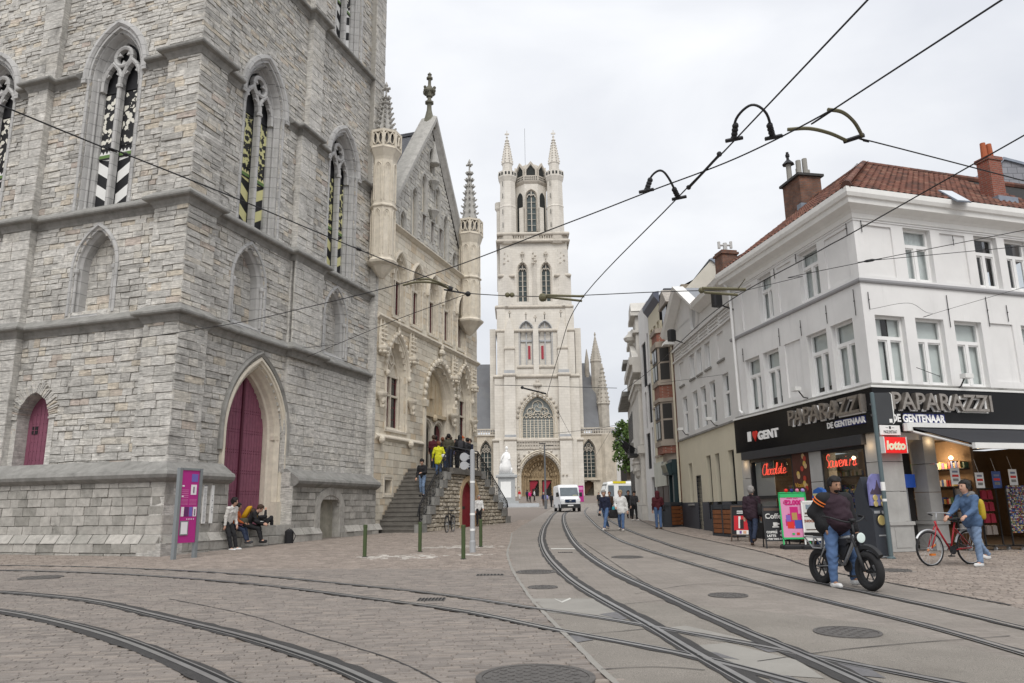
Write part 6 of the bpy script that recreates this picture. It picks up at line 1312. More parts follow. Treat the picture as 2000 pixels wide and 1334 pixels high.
pk, pa_, pb_ = 7.0, 4.2, 9.9
prof = [(-.05, -.02), (-.05, .08), (.02, .2), (.12, .42), (.22, .46), (.3, .5), (.3, -.02)]
b = MB(H2); b.add([(pb_, .0, 9.9), (pa_, .0, 9.9), (pk, .0, 11.45)], [[0, 1, 2]]); part('pediment_wall', b, m_plas2, ph, world=True)
b = MB(H2); b.sweep([(pa_-.05, 9.72), (pk, 11.35), (pb_+.05, 9.72)], prof); b.sweep([(pb_+.05, 9.7), (9.3, 9.7)], prof); b.sweep([(.1, 9.75), (4.3, 9.75)], prof)
part('pediment_cornice', b, m_gut, ph, world=True)
u, z = hu(1357, 616), hz(1357, 616); ring = [(u+.48*math.cos(t), z+.62*math.sin(t)) for t in np.linspace(0, 2*PI, 25)[:-1]]
b = MB(H2); b.sweep(ring, [(-.16, .0), (-.16, .06), (-.06, .12), (0, .08), (.03, .005)], closed=True); oe = part('round_window', b, m_plas2, ph, world=True)
b = MB(H2); b.add([(p[0], .012, p[1]) for p in ring], [list(range(24))]); part('round_panel', b, plain('even grey panel', (.42, .42, .42), .8), oe, world=True)  # one flat grey, darker than the ring around it
b = MB(H2); b.add([(pa_, -.1, 9.98), (pk, -.1, 11.62), (pk, -4, 11.62), (pa_, -4, 9.98)], [[0, 1, 2, 3]]); b.add([(pb_, -.1, 9.98), (pk, -.1, 11.62), (pk, -4, 11.62), (pb_, -4, 9.98)], [[3, 2, 1, 0]]); part('zinc_dormer_roof', b, plain('zinc sheet', (.25, .265, .29), .6), ph, world=True)
b = MB(H2); b.add([(.1, .3, 10.0), (4.4, .3, 10.0), (4.4, -4, 13.0), (.1, -4, 13.)], [[3, 2, 1, 0]]); part('tiled_roof', b, mat('orange roof tiles', (.30, .12, .06), .85, var=.35, scale=5., brick=(.24, .2, .02, (.12, .05, .03), (.24, .09, .05), 'r')), ph, world=True)
b = MB(H2); b.tube([(9.62, .08, .6), (9.62, .08, 9.6)], .05, 6); part('downpipe', b, m_crm, ph, world=True)
for px, py in ((1313, 640), (1409, 583)):
 pass
# big plain party gable with the tall chimney behind
gb = thing('party_gable', 'tall cream gable wall with brown stains rising behind the pedimented house', 'gable', (12, 34, .5))
P = lambda x, y, Y: Dp(x, y, Y)
def outline(pts, Y, thick, mb):
 V = [P(x, y, Y) for x, y in pts]; n = len(V); V2 = [v+np.array([0, thick, 0]) for v in V]
 mb.add(V+V2, [list(range(n)), [n+i for i in range(n)][::-1]]+[[i, i+n, (i+1) % n+n, (i+1) % n] for i in range(n)])
b = MB(); outline([(1330, 640), (1340, 562), (1390, 507), (1412, 524), (1420, 600)], 36, 5, b); part('wall', b, mat('stained cream render', (.58, .55, .48), .85, var=.1, scale=1., stain=.35, stain_col=(.36, .28, .2), stain_scale=(.8, .8, .8)), gb, world=True)
b = MB(); outline([(1385, 506), (1391, 503), (1416, 522), (1414, 527), (1390, 508)], 35.9, 5.2, b); part('coping', b, m_lead, gb, world=True)
c = P(1421, 545, 33.5); b = MB(); b.cbox((c[0], c[1], c[2]), .75, .75, 2.6, .2); b.cbox((c[0], c[1], c[2]+1.15), .88, .88, .1, .2); ch = part('chimney', b, m_brick, gb, world=True)
b = MB(); t = c+np.array([0, 0, 1.2]); b.lathe(t, [(.1, 0), (.1, .55)], 8); b.tube([t+np.array([-.28, 0, .3]), t+np.array([-.28, 0, .62])], .07, 8); b.tube([t+np.array([.28, 0, .3]), t+np.array([.28, 0, .62])], .07, 8); b.tube([t+np.array([-.28, 0, .45]), t+np.array([.28, 0, .45])], .05, 6); part('twin_cowl', b, plain('pale metal cowl', (.5, .5, .49), .6), ch, world=True)
# grey slate gable behind the red pots at the right edge
sg = thing('slate_gable', 'grey slate clad gable behind the red chimney at the right edge', 'gable', (24, 32, .5))
b = MB(); outline([(1930, 340), (1950, 322), (1962, 308), (2060, 335), (2060, 480), (1930, 480)], 33, 4, b); part('wall', b, mat('slate cladding', (.27, .275, .30), .6, var=.12, brick=(.45, .32, .02, (.14, .145, .16), (.24, .245, .27), 'r')), sg, world=True)
b = MB(); outline([(1925, 345), (1960, 306), (2060, 332), (2060, 337), (1962, 311), (1928, 348)], 32.9, 4.2, b); part('verge', b, m_lead, sg, world=True)
# narrow brick house with a stone bay
F3 = Frame((8.04, 36.9, 0), 0., False)
class Sub:                           # a stretch of the row with its own storey heights
 def __init__(s, T, us, zs): s.T, s.us, s.zs, s.flip = T, us, zs, T.flip
 def __call__(s, V): V = np.array(V, float); V[:, 0] = s.us[0]+s.us[1]*V[:, 0]; V[:, 2] = .6+(V[:, 2]-.6)*s.zs; return s.T(V)
 def pt(s, u, o=0., z=0.): return s(np.array([[u, o, z]], float))[0]
F3_ = F3; F3 = Sub(F3_, (0, .875), .935)
m_rbrick = mat('red facing brick', (.27, .085, .055), .9, var=.2, scale=3., bump=.2, brick=(.22, .07, .01, (.3, .24, .2), (.22, .07, .045), 'r')); m_bay = mat('brown bay stone', (.33, .285, .24), .85, var=.15, scale=2.)
bh = thing('bay_house', 'narrow brick house with brown stone bay window between white and cream fronts', 'house', F3.pt(1.5, 0, .6))
b = MB(F3); b.box(0, 3.2, -7, 0, .4, 11.2); part('wall', b, m_rbrick, bh, world=True)
b = MB(F3); bz = [(4.35, 4.75, 0), (4.75, 5.0, 1), (5.0, 7.1, 2), (7.1, 7.3, 1), (7.3, 8.0, 0), (8.0, 8.25, 1), (8.25, 10.1, 2), (10.1, 10.4, 1), (10.4, 10.9, 0), (10.9, 11.15, 1)]
path = [(2.9, 0), (2.5, .62), (.95, .62), (.55, 0)]
for z0, z1, k in bz:
 e = .0 if k != 1 else .08; b.prism([(2.9+e, 0), (2.5+e*.6, .62+e), (.95-e*.6, .62+e), (.55-e, 0)], 2, z0, z1, mi=[0, 1, 1][k])
b.prism([(2.8, 0), (2.3, .4), (1.1, .4), (.65, 0)], 2, 3.95, 4.35, mi=1)
bay = part('bay', b, [m_rbrick, m_bay], bh, world=True)
for z0, z1 in ((5.1, 6.1), (6.2, 7.0), (8.3, 9.2), (9.3, 10.05)):
 for q in ((1.08, 1.68), (1.78, 2.38)):
  b = MB(F3); b.box(q[0], q[1], .61, .66, z0, z1); wn = part('bay_window', b, m_dfr, bay, world=True); b = MB(F3); b.box(q[0]+.08, q[1]-.08, .655, .67, z0+.08, z1-.08); part('pane', b, m_cglass2 if z0 in (5.1, 8.3) else m_glass, wn, world=True)
 b = MB(F3); b.add([(.62, .12, z0), (.88, .53, z0), (.88, .53, z1), (.62, .12, z1)], [[0, 1, 2, 3]]); b.add([(.6, .11, z0), (.6, .11, z1), (.9, .54, z1), (.9, .54, z0)], [[0, 1, 2, 3]]); part('side_window', b, m_dfr, bay, world=True)
b = MB(F3); b.box(.2, 3.1, 0, .35, 3.3, 4.0); b.prism([(0, 4.0), (.62, 3.75), (.5, 3.2), (0, 3.2)], 0, .3, 1.6); b.box(.25, .5, 0, .3, .6, 3.3); b.box(1.5, 1.7, 0, .3, .6, 3.3); shf = part('shop_front', b, plain('dark green shopfront', (.02, .04, .045), .4), bh, world=True)
b = MB(F3); b.box(.5, 1.5, .1, .14, .95, 3.1); part('shop_window', b, m_cglass2, shf, world=True); b = MB(F3); b.box(1.75, 3., .02, .06, .6, 2.9); part('brown_door', b, plain('brown shop door', (.1, .055, .035), .6), shf, world=True)
b = MB(F3); b.prism([(.55, 3.9), (.68, 3.72), (.56, 3.34), (.4, 3.34)], 0, .4, 1.5); part('sign_panel', b, plain('faded sign panel', (.25, .25, .2), .7), shf, world=True)
b = MB(F3); b.box(-.1, 3.2, -6, -.6, 11.2, 13.4); part('attic', b, mat('brown cement render', (.25, .215, .17), .9, var=.15, scale=1.), bh, world=True)
b = MB(F3); b.box(.6, 2.4, -.9, .0, 11.2, 12.6); b.prism([(.3, 12.55), (1.5, 13.5), (2.7, 12.55)], 1, -1.2, .15, mi=1); b.box(.9, 2.1, 0, .05, 11.4, 12.5, mi=2); part('dormer', b, [m_dfr, mat('lichened dormer roof', (.36, .33, .3), .9, var=.4, scale=6.), m_glass], bh, world=True)
b = MB(F3); b.add([(-.1, -.6, 13.3), (3.2, -.6, 13.3), (3.2, -4, 15.2), (-.1, -4, 15.2)], [[3, 2, 1, 0]]); part('slate_roof', b, m_slate, bh, world=True)
# cream house
F3 = F3_
ch_ = thing('cream_house', 'narrow cream house with tall slim windows under a blue grey cornice', 'house', F3.pt(4.5, 0, .6))
cu0, cu1 = 2.85, 6.2
wr = [(u, u+.6, z0, z1) for z0, z1 in ((4.3, 6.3), (7.0, 9.), (9.7, 11.5)) for u in (3.15, 4.15, 5.15)]
b = MB(F3); pwall(b, cu0, cu1, 3.2, 12.6, .0, wr, .25); part('wall', b, m_crm, ch_, world=True)
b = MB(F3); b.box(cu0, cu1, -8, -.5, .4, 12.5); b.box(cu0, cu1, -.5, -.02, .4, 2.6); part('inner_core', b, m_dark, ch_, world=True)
for r in wr: window(F3, ch_, *r, -.2, tr=.35, split=0, back=m_curt, frame=m_crm)
b = MB(F3); b.sweep([(cu1+.1, 0), (cu0-.1, 0)], [(.02, 12.4), (-.06, 12.5), (-.26, 12.75), (-.3, 13.0), (.02, 13.05)], 'plan'); part('cornice', b, plain('blue grey cornice', (.10, .11, .15), .5), ch_, world=True)
b = MB(F3)
for r in wr: b.box(r[0]-.08, r[1]+.08, 0, .1, r[2]-.12, r[2])
part('sills', b, m_bay, ch_, world=True, kind='stuff')
b = MB(F3); b.box(cu0, cu1, 0, .12, 2.6, 3.9); part('shop_sign_board', b, mat('blank pale green sign', (.44, .46, .40), .4, var=.2, scale=1.5), ch_, world=True)
b = MB(F3); b.box(3., 4.3, -.1, .02, .6, 2.6); b.box(4.5, 6.1, -.1, .02, 1., 2.6); part('shop_front', b, plain('dark brown shopfront', (.05, .03, .022), .5), ch_, world=True, kind='stuff')
b = MB(F3); b.box(cu0-.1, cu1+.1, -8, -.3, 13.1, 13.2); part('roof', b, m_slate, ch_, world=True)
# modern white house
mh = thing('modern_house', 'modern white house with tall black window slots', 'house', F3.pt(8, 0, .7))
mu0, mu1 = 6.25, 9.6
wr = [(6.6, 7., 9.0, 11.6), (7.5, 8.9, 8.6, 11.3), (6.5, 7.6, 6.3, 8.6), (8.1, 8.6, 6.1, 8.3), (7.5, 8.8, 3.7, 5.8), (6.5, 6.9, 3.8, 6.0)]
b = MB(F3); pwall(b, mu0, mu1, .4, 13.5, .0, wr+[(6.5, 7.8, .4, 3.2)], .15); part('wall', b, m_plas, mh, world=True)
b = MB(F3); b.box(mu0, mu1, -8, -.5, .4, 13.4); part('inner_core', b, m_black, mh, world=True)
for r in wr:
 b = MB(F3); b.box(r[0], r[1], -.14, -.08, r[2], r[3]); wn = part('window', b, m_black, mh, world=True)
 b = MB(F3)
 for u in np.arange(r[0]+.15, r[1]-.05, .3): b.box(u, u+.04, -.08, -.04, r[2], r[3])
 part('window_fins', b, m_shad, wn, world=True, kind='stuff')
b = MB(F3); b.box(6.5, 7.8, -.2, -.14, .5, 3.2); part('gate', b, m_black, mh, world=True)
F3 = Sub(Frame((8.04, 46.5, 0), 6., False), (-11.45, 1.), .69)
# ornate old front with columns, balcony and flags
oh = thing('ornate_house', 'ornate white stone front with fluted columns, dormer and dark flags', 'house', F3.pt(15, 0, .8))
m_orn = mat('ornate white stone', (.58, .56, .52), .85, var=.15, scale=1.5, stain=.5, stain_col=(.3, .29, .27), stain_scale=(1, 1, .3))
ou0, ou1 = 11.45, 19.5
b = MB(F3); b.box(ou0, ou1, -8, 0, .5, 15.2); part('wall', b, m_orn, oh, world=True)
b = MB(F3)
for k in range(10): u = ou0+.4+k*.8; b.lathe((u, .1, 0), [(.2, 2.1), (.17, 6.2), (.22, 6.4), (.28, 6.6)], 8); b.lathe((u, .1, 0), [(.16, 7.4), (.14, 12.2), (.25, 12.5), (.28, 12.8)], 8); b.ball((u, .2, 12.4), (.2, .15, .25), 6, 5)
b.box(ou0, ou1, 0, .35, .5, 2.05); b.box(ou0, ou1, 0, .4, 6.6, 7.3); b.box(ou0, ou1, 0, .45, 12.8, 13.2); b.box(ou0, ou1, 0, .7, 14.6, 15.3); b.box(ou0, ou1, 0, .5, 13.9, 14.6)
part('columns', b, m_orn, oh, world=True, kind='stuff')
b = MB(F3)
for k in range(9): u = ou0+.8+k*.8; b.box(u-.2, u+.2, 0, .03, 2.3, 5.8); b.box(u-.2, u+.2, 0, .03, 7.6, 12.)
part('tall_windows', b, m_dfr, oh, world=True, kind='stuff')
b = MB(F3)
for u0, u1, z0, z1 in ((12.2, 15.0, 15.3, 19.4), (16.2, 18.8, 15.3, 18.)): b.box(u0, u1, -2, .15, z0, z1); b.box(u0-.25, u1+.25, -2.2, .45, z1, z1+.4); b.box(u0-.15, u1+.15, -2, .35, z1-1.6, z1-1.35); b.prism([(u0-.3, z1+.4), (u1+.3, z1+.4), (u1-.3, z1+1.4), (u0+.3, z1+1.4)], 1, -2.2, .4)
b.prism([(11.6, 15.3), (15.4, 15.3), (13.5, 17.0)], 1, .1, .5); b.lathe((13.5, .3, 17.4), [(.5, 0), (.6, .3), (.2, .9), (.02, 1.2)], 8)
part('dormers', b, m_orn, oh, world=True, kind='stuff')
b = MB(F3); b.box(12.5, 15, 0, .9, 6.5, 6.7); 
for u in np.arange(12.5, 15.05, .13): b.box(u, u+.03, .84, .88, 6.7, 7.6)
b.box(12.5, 15, .82, .9, 7.55, 7.65); part('balcony', b, m_iron, oh, world=True, kind='stuff')
for u in (13., 14.6, 16.5):
 b = MB(F3); b.tube([(u, .2, 6.9), (u+.1, 1.35, 8.1)], .025, 5); b.add([(u+.05, .5, 7.2), (u+.1, 1.3, 8.02), (u+.15, 1.0, 7.3), (u+.1, .55, 6.75)], [[0, 1, 2, 3], [3, 2, 1, 0]]); part('flag', b, m_black, oh, world=True)
for u in (12.8, 14.7): b = MB(F3); b.lathe((u, .3, 5.2), [(.05, -.7), (.18, -.5), (.22, -.2), (.3, 0), (.32, .5), (.4, .6), (.4, .75)], 8); b.ball((u, .5, 5.2), (.2, .15, .25), 6, 5); part('carved_bracket', b, m_orn, oh, world=True)
eh = thing('end_house', 'farthest grey white house on the right with bracketed eaves', 'house', F3.pt(24, 0, 1))
b = MB(F3); b.box(19.6, 29, -8, .1, .6, 13.4); part('wall', b, m_orn, eh, world=True)
b = MB(F3); b.box(19.5, 29.2, -8, .9, 13.4, 13.9); b.box(20, 23, -3, .3, 13.9, 17); b.box(19.8, 23.2, -3, .7, 17, 17.4); b.box(19.5, 29, 0, .5, 8.2, 8.5); part('eaves', b, m_ledge, eh, world=True, kind='stuff')
b = MB(F3)
for k in range(6):
 for z in (3., 9.2): b.box(20.4+k*1.45, 21.2+k*1.45, .1, .13, z, z+3)
part('windows', b, m_dfr, eh, world=True, kind='stuff')
# buildings out of the picture to the right and behind, so that glass has a street to mirror
# ---------------------------------------------------------------- trees beyond the square
m_leaf = mat('spring foliage', (.07, .12, .03), .7, var=.3, scale=2., tones=[(0, (.035, .065, .02)), (.5, (.075, .13, .03)), (1, (.13, .19, .05))]); m_bark = mat('bark', (.1, .08, .06), .9, var=.3)
def tree(x, y, h, r, label, n=2600):
 z = gz(x, y); t = thing('leafy_tree', label, 'tree', (x, y, z), group='trees beyond the cathedral square')
 b = MB(); b.tube([(0, 0, 0), (.1, 0, h*.3), (0, .1, h*.55), (.1, 0, h*.85)], [.35, .28, .2, .06], 8)
 for k in range(7): a = k*2.4; z0 = h*(.3+.07*k); b.tube([(0, 0, z0), (r*.4*math.cos(a), r*.4*math.sin(a), z0+h*.12), (r*.75*math.cos(a), r*.75*math.sin(a), z0+h*.2)], [.14, .08, .03], 5)
 part('trunk', b, m_bark, t)
 cl = [(R.gauss(0, r*.42), R.gauss(0, r*.42), h*(.58+R.uniform(-.3, .34)), r*R.uniform(.22, .42)) for _ in range(34)]
 ci = NR.integers(0, len(cl), n); C = np.array(cl)[ci]; d = NR.normal(size=(n, 3)); d /= np.linalg.norm(d, axis=1)[:, None]; P = C[:, :3]+d*C[:, 3:]*NR.uniform(.5, 1.05, (n, 1))
 a = NR.normal(size=(n, 3)); a /= np.linalg.norm(a, axis=1)[:, None]; c = np.cross(a, NR.normal(size=(n, 3))); c /= np.linalg.norm(c, axis=1)[:, None]; s_ = NR.uniform(.16, .34, (n, 1))
 V = np.stack([P-a*s_, P+c*s_*.6, P+a*s_, P-c*s_*.6], 1).reshape(-1, 3); b = MB(); b.add(V, np.arange(n*4).reshape(-1, 4), tone=np.clip(NR.normal(.5, .25, n), 0, 1)); part('crown', b, m_leaf, t, kind='stuff')
tree(16.9, 113, 12.5, 2.8, 'green leafy tree beside the right edge of the cathedral'); tree(22.5, 118, 11, 4., 'lower leafy tree farther right behind the tram'); tree(24.5, 113, 13, 4.5, 'leafy tree mostly hidden by the far right house', 1200)
bgm = thing('distant_house', 'pale house glimpsed through the trees behind the tram', 'house', (22, 150, 3.6)); b = MB(); b.box(16, 40, 150, 158, 3.4, 13); part('wall', b, m_plas2, bgm, world=True); b = MB(); b.prism([(150, 13), (158, 13), (154, 17)], 0, 16, 40); part('roof', b, m_slate, bgm, world=True)
b = MB()
for k in range(5): b.box(18+k*3, 19.4+k*3, 149.9, 150, 6, 9)
part('windows', b, m_dfr, bgm, world=True, kind='stuff')
lb = thing('left_square_house', 'grey house wall glimpsed between the hall and the cathedral', 'house', (-30, 150, 3.6)); b = MB(); b.box(-50, -18, 150, 160, 3.4, 14); part('wall', b, m_plas2, lb, world=True); b = MB(); b.prism([(150, 14), (160, 14), (155, 19)], 0, -50, -18); part('roof', b, m_slate, lb, world=True)
# ---------------------------------------------------------------- street furniture
m_pole = plain('pale grey pole', (.36, .37, .38), .5); m_olive = plain('olive bollard', (.06, .085, .035), .5)
bl = [('green bollard standing alone, leftmost, in front of the low arched door', 712, 1088), ('green bollard in front of the foot of the stairs', 820, 1078), ('green bollard just left of the grey signal post, nearest the rails', 905, 1092), ('green bollard right of the grey signal post', 939, 1068)]
b0 = thing('bollard', bl[0][0], 'bollard', G(712, 1088), group='green bollards round the stair foot')
b = MB(); b.lathe((0, 0, 0), [(.052, -.05), (.052, .76), (.057, .77), (.057, .83), (.05, .84)], 14); part('post', b, m_olive, b0, smooth=False)
b = MB(); b.lathe((0, 0, 0), [(.075, -.02), (.075, .012), (.056, .014)], 14); part('collar', b, m_bit, b0)
for l, x, y in bl[1:]: dup(b0, [float(c) for c in G(x, y)], label=l)
t = thing('signal_post', 'pale grey post with two round discs facing away in front of the stairs', 'post', G(923, 1079))
b = MB(); b.lathe((0, 0, 0), [(.085, -.05), (.085, .3), (.068, .33), (.066, 2.86), (.02, 2.88)], 18); part('pole', b, m_pole, t)
for z in (2.66, 2.42):
 b = MB(); zz_ = z-.0; b.lathe((-.24, 0, zz_), [(.118, -.03), (.125, 0), (.118, .03)], 24, axis='y'); b.prism([(-.2, zz_+.11), (-.06, zz_+.03), (-.06, zz_-.03), (-.2, zz_-.1)], 1, -.02, .02); b.box(-.1, 0, -.02, .02, zz_-.02, zz_+.02); part('disc', b, m_pole, t)
for z in (.62, 1.05, 1.95): b = MB(); b.lathe((0, 0, z), [(.074, -.03), (.074, .03)], 18); part('reflective_band', b, m_white, t)
# tourist information panel
A, B_ = G(338, 1093), G(379, 1089); t = thing('information_panel', 'magenta tourist information panel in a grey metal frame at the tower corner', 'information sign', A)
d = B_-A; d[2] = 0; L_ = np.linalg.norm(d); T = Frame(A, math.degrees(math.atan2(d[0], d[1])), True); hgt = 2.42
for u in (0, L_): b = MB(T); b.box(u-.045, u+.045, -.06, .06, -.05-(.02 if u else 0), hgt); part('frame_post', b, plain('grey sign frame', (.24, .26, .27), .45, metal=.3), t, world=True)
b = MB(T); b.box(.06, L_-.06, -.04, .04, .42, hgt-.06); pn = part('magenta_panel', b, plain('magenta print', (.42, .03, .22), .45), t, world=True)
b = MB(T); b.box(.06, L_-.06, -.06, .06, hgt-.06, hgt); part('frame_top', b, MATS['grey sign frame'], t, world=True)
PW = L_-.12; q = lambda a, c, e, f, m=0: b.box(.06+PW*a, .06+PW*c, .042, .046, .42+1.94*e, .42+1.94*f, mi=m)
b = MB(T); q(.55, .92, .84, .95, 0); q(.55, .88, .66, .8, 1); q(.06, .22, .36, .49, 1); q(.25, .5, .36, .49, 2); q(.53, .72, .36, .49, 0); q(.76, .96, .36, .49, 1); q(.82, .9, .37, .46, 2); q(.68, .76, .68, .77, 2)
for k in range(5): q(.03, .42, .62+.025*k, .628+.025*k, 3); q(.03, .42, .52+.018*k, .525+.018*k, 3); q(.5, .92, .52+.018*k, .525+.018*k, 3)
q(.03, .16, .77, .79, 1); q(.03, .14, .63, .645, 1)
for k in range(4): q(.4+.13*k, .46+.13*k, .315, .33, 1)
part('printed_photos', b, [plain('violet print', (.16, .13, .42), .5), plain('white print', (.75, .72, .74), .5), plain('plum print', (.12, .03, .12), .5), plain('pink print', (.62, .22, .42), .5)], pn, world=True, kind='stuff')
b = MB(T); b.box(.09, .36, .042, .06, .62, 1.0, mi=0); b.box(.12, .33, .06, .064, .65, .97, mi=1); part('notice_frame', b, [MATS['grey sign frame'], MATS['white print']], pn, world=True)
for nm, lab, xs in (('notice_board', 'narrow white notice board of dense text beside the magenta panel', (394, 406)), ('arrow_board', 'narrow white board with an arrow, right of the text board', (409, 420))):
 (u0, z0), (u1, z1) = B2.hit(xs[0], 1022, .3), B2.hit(xs[1], 944, .3); z0, z1 = 1.22, 2.38; t = thing(nm, lab, 'notice board', B2.pt((u0+u1)/2, .3, z0)); b = MB(B2); b.box(u0, u1, .26, .3, z0, z1); part('board', b, m_white, t, world=True)
 b = MB(B2); w_ = u1-u0
 if nm == 'notice_board':
  for k in range(26): b.box(u0+w_*.1, u0+w_*R.uniform(.7, .9), .3, .303, z1-.12-.04*k, z1-.105-.04*k)
  b.box(u0, u1, .3, .304, z1-.03, z1)
 else:
  for k, (a, c) in enumerate(((.35, .45), (.55, .65), (.35, .65), (.35, .42), (.58, .65), (.35, .65), (.3, .45), (.55, .7))): b.box(u0+w_*a, u0+w_*c, .3, .303, z1-.35-.07*k, z1-.3-.07*k)
  zz_ = z0+.34; b.box(u0+w_*.25, u0+w_*.75, .3, .303, zz_-.008, zz_+.008); b.prism([(u0+w_*.55, zz_+.06), (u0+w_*.6, zz_+.06), (u0+w_*.8, zz_), (u0+w_*.6, zz_-.06), (u0+w_*.55, zz_-.06), (u0+w_*.74, zz_)], 1, .3, .303)
 part('print', b, plain('grey print', (.25, .25, .27), .6), t, world=True, kind='stuff')
# street sign pole, lotto box, name plate
PB = G(1741, 1091); t = thing('sign_pole', 'slim green grey pole with the blank back of a traffic sign at the shop corner', 'sign pole', PB)
zt = None
for z in np.arange(3, 6, .02):
 p = PB+np.array([0, 0, z]); dd = p-CP; y = 667-FPX*(dd@up)/(dd@fw)
 if y < 768: zt = z; break
b = MB(); b.lathe((0, 0, 0), [(.05, 0), (.05, zt), (.01, zt+.02)], 12); b.lathe((0, 0, 0), [(.1, 0), (.1, .02), (.05, .05)], 12); part('pole', b, plain('green grey pole', (.10, .135, .145), .5), t)
b = MB(); z0, z1 = zt-.76, zt-.0; pr = [(.04, z0), (.4, z0), (.44, z0+.04), (.44, z1-.04), (.4, z1), (.04, z1)]; b.prism(pr, 1, -.03, -.015); pl_ = part('sign_plate', b, plain('sign back grey', (.05, .053, .057), .5), t)
b = MB(); b.prism([(.4, z0), (.44, z0+.04), (.44, z1-.04), (.4, z1), (.42, z1), (.46, z1-.04), (.46, z0+.04), (.42, z0)], 1, -.032, -.01); b.box(.33, .4, -.036, -.03, z0+.03, z0+.12); part('plate_rim', b, m_white, pl_)
b = MB(); b.box(-.06, .44, -.015, .06, z1-.3, z1-.25); b.box(-.06, .44, -.015, .06, z0+.2, z0+.25); part('sign_bracket', b, plain('dark bracket', (.08, .085, .09), .5), t, kind='stuff')
b = MB(); b.lathe((0, 0, 0), [(.053, 1.55), (.053, 1.75)], 12); b.lathe((0, 0, 0), [(.053, 1.3), (.053, 1.36)], 12); part('sticker', b, m_white, t, kind='stuff')
(u0, z0), (u1, z1) = W2.hit(1720, 849, .2), W2.hit(1757, 831, .2); t = thing('street_name_plate', 'white street name plate on the shop corner reading MAGELEINSTRAAT', 'street sign', W2.pt(u0, .2, z0)); b = MB(W2); b.box(u0, u1, .17, .2, z0, z1); b.T = W2; part('plate', b, m_white, t, world=True)
h_ = z1-z0; text('MAGELEINSTRAAT', .12, W2, (u0+u1)/2, .2, z0+h_*.15, m_black, 'plate_lettering', t, .004, squash=.44); b = MB(W2); um = (u0+u1)/2; b.box(um-.03, um+.03, .2, .204, z0+h_*.62, z0+h_*.9); b.box(um-.14, um-.06, .2, .203, z0+h_*.72, z0+h_*.76); b.box(um+.06, um+.14, .2, .203, z0+h_*.72, z0+h_*.76); part('crest', b, m_black, t, world=True, kind='stuff')
(u0, z0), (u1, z1) = W2.hit(1730, 884, .3), W2.hit(1768, 854, .3); t = thing('lotto_sign', 'red illuminated box sign reading lotto on the corner pillar', 'sign', W2.pt(u0, .3, z0))
b = MB(W2); b.box(u0, u1, .1, .3, z0, z1); part('box', b, mat('lit red sign', (.6, .02, .02), .4, var=0., emit=(.8, .02, .02, .35)), t, world=True); b = MB(W2); b.box(u1, u1+.03, .09, .31, z0-.01, z1+.01); b.box(u0-.03, u0, .09, .31, z0-.01, z1+.01); b.box(u0+.1, u0+.16, .05, .12, z1, z1+.06); part('casing', b, m_alu, t, world=True, kind='stuff')
text('lotto', (z1-z0)*.75, W2, (u0+u1)/2, .3, z0+(z1-z0)*.22, plain('lotto letters', (.85, .82, .6), .5), 'lettering', t, .01, .12, .015, 1.)
# planters faced with wooden boards
def box_frame(p0, p1, depth, hgt, cols, lab, nrm_left=False):
 d = p1-p0; d[2] = 0; L_ = np.linalg.norm(d); T = Frame(p0, math.degrees(math.atan2(d[0], d[1])), True); t = thing('slatted_planter', lab, 'planter', p0, group='slatted planters along the shops')
 m_fr = plain('anthracite metal', (.045, .05, .058), .5); b = MB(T); b.box(-.02, L_+.02, -depth, 0, 0, .08); b.box(-.02, L_+.02, -depth, 0, hgt-.16, hgt)
 for k in range(cols+1): u = L_*k/cols; b.box(u-.03, u+.03, -.06, .02, 0, hgt)
 b.box(-.02, .03, -depth, -depth+.05, 0, hgt); b.box(L_-.03, L_+.02, -depth, -depth+.05, 0, hgt); b.box(.02, L_-.02, -depth+.02, -.07, .05, hgt-.1); part('metal_frame', b, m_fr, t, world=True)
 for c in range(cols):
  for k in range(5): b = MB(T); z = .1+(hgt-.28)*k/5; b.box(L_*c/cols+.035, L_*(c+1)/cols-.035, -.03, .0, z+.01, z+(hgt-.28)/5-.012); part('board', b, mat('planter hardwood', (.22, .085, .035), .6, var=.25, scale=5., stain=.3, stain_col=(.3, .13, .06), stain_scale=(1, 1, 9)), t, world=True)
 for k in range(5): b = MB(T); z = .1+(hgt-.28)*k/5; b.box(L_, L_+.03, -depth+.06, -.04, z+.01, z+(hgt-.28)/5-.012); part('side_slat', b, m_fr, t, world=True)
 return t
box_frame(G(1394, 1046), G(1434, 1050), .9, 1.12, 2, 'wide slatted planter with two columns of boards beside the red menu board'); box_frame(G(1312, 1030), G(1343, 1028), .5, 1.15, 1, 'single slatted planter under the cream house, farther up the street')
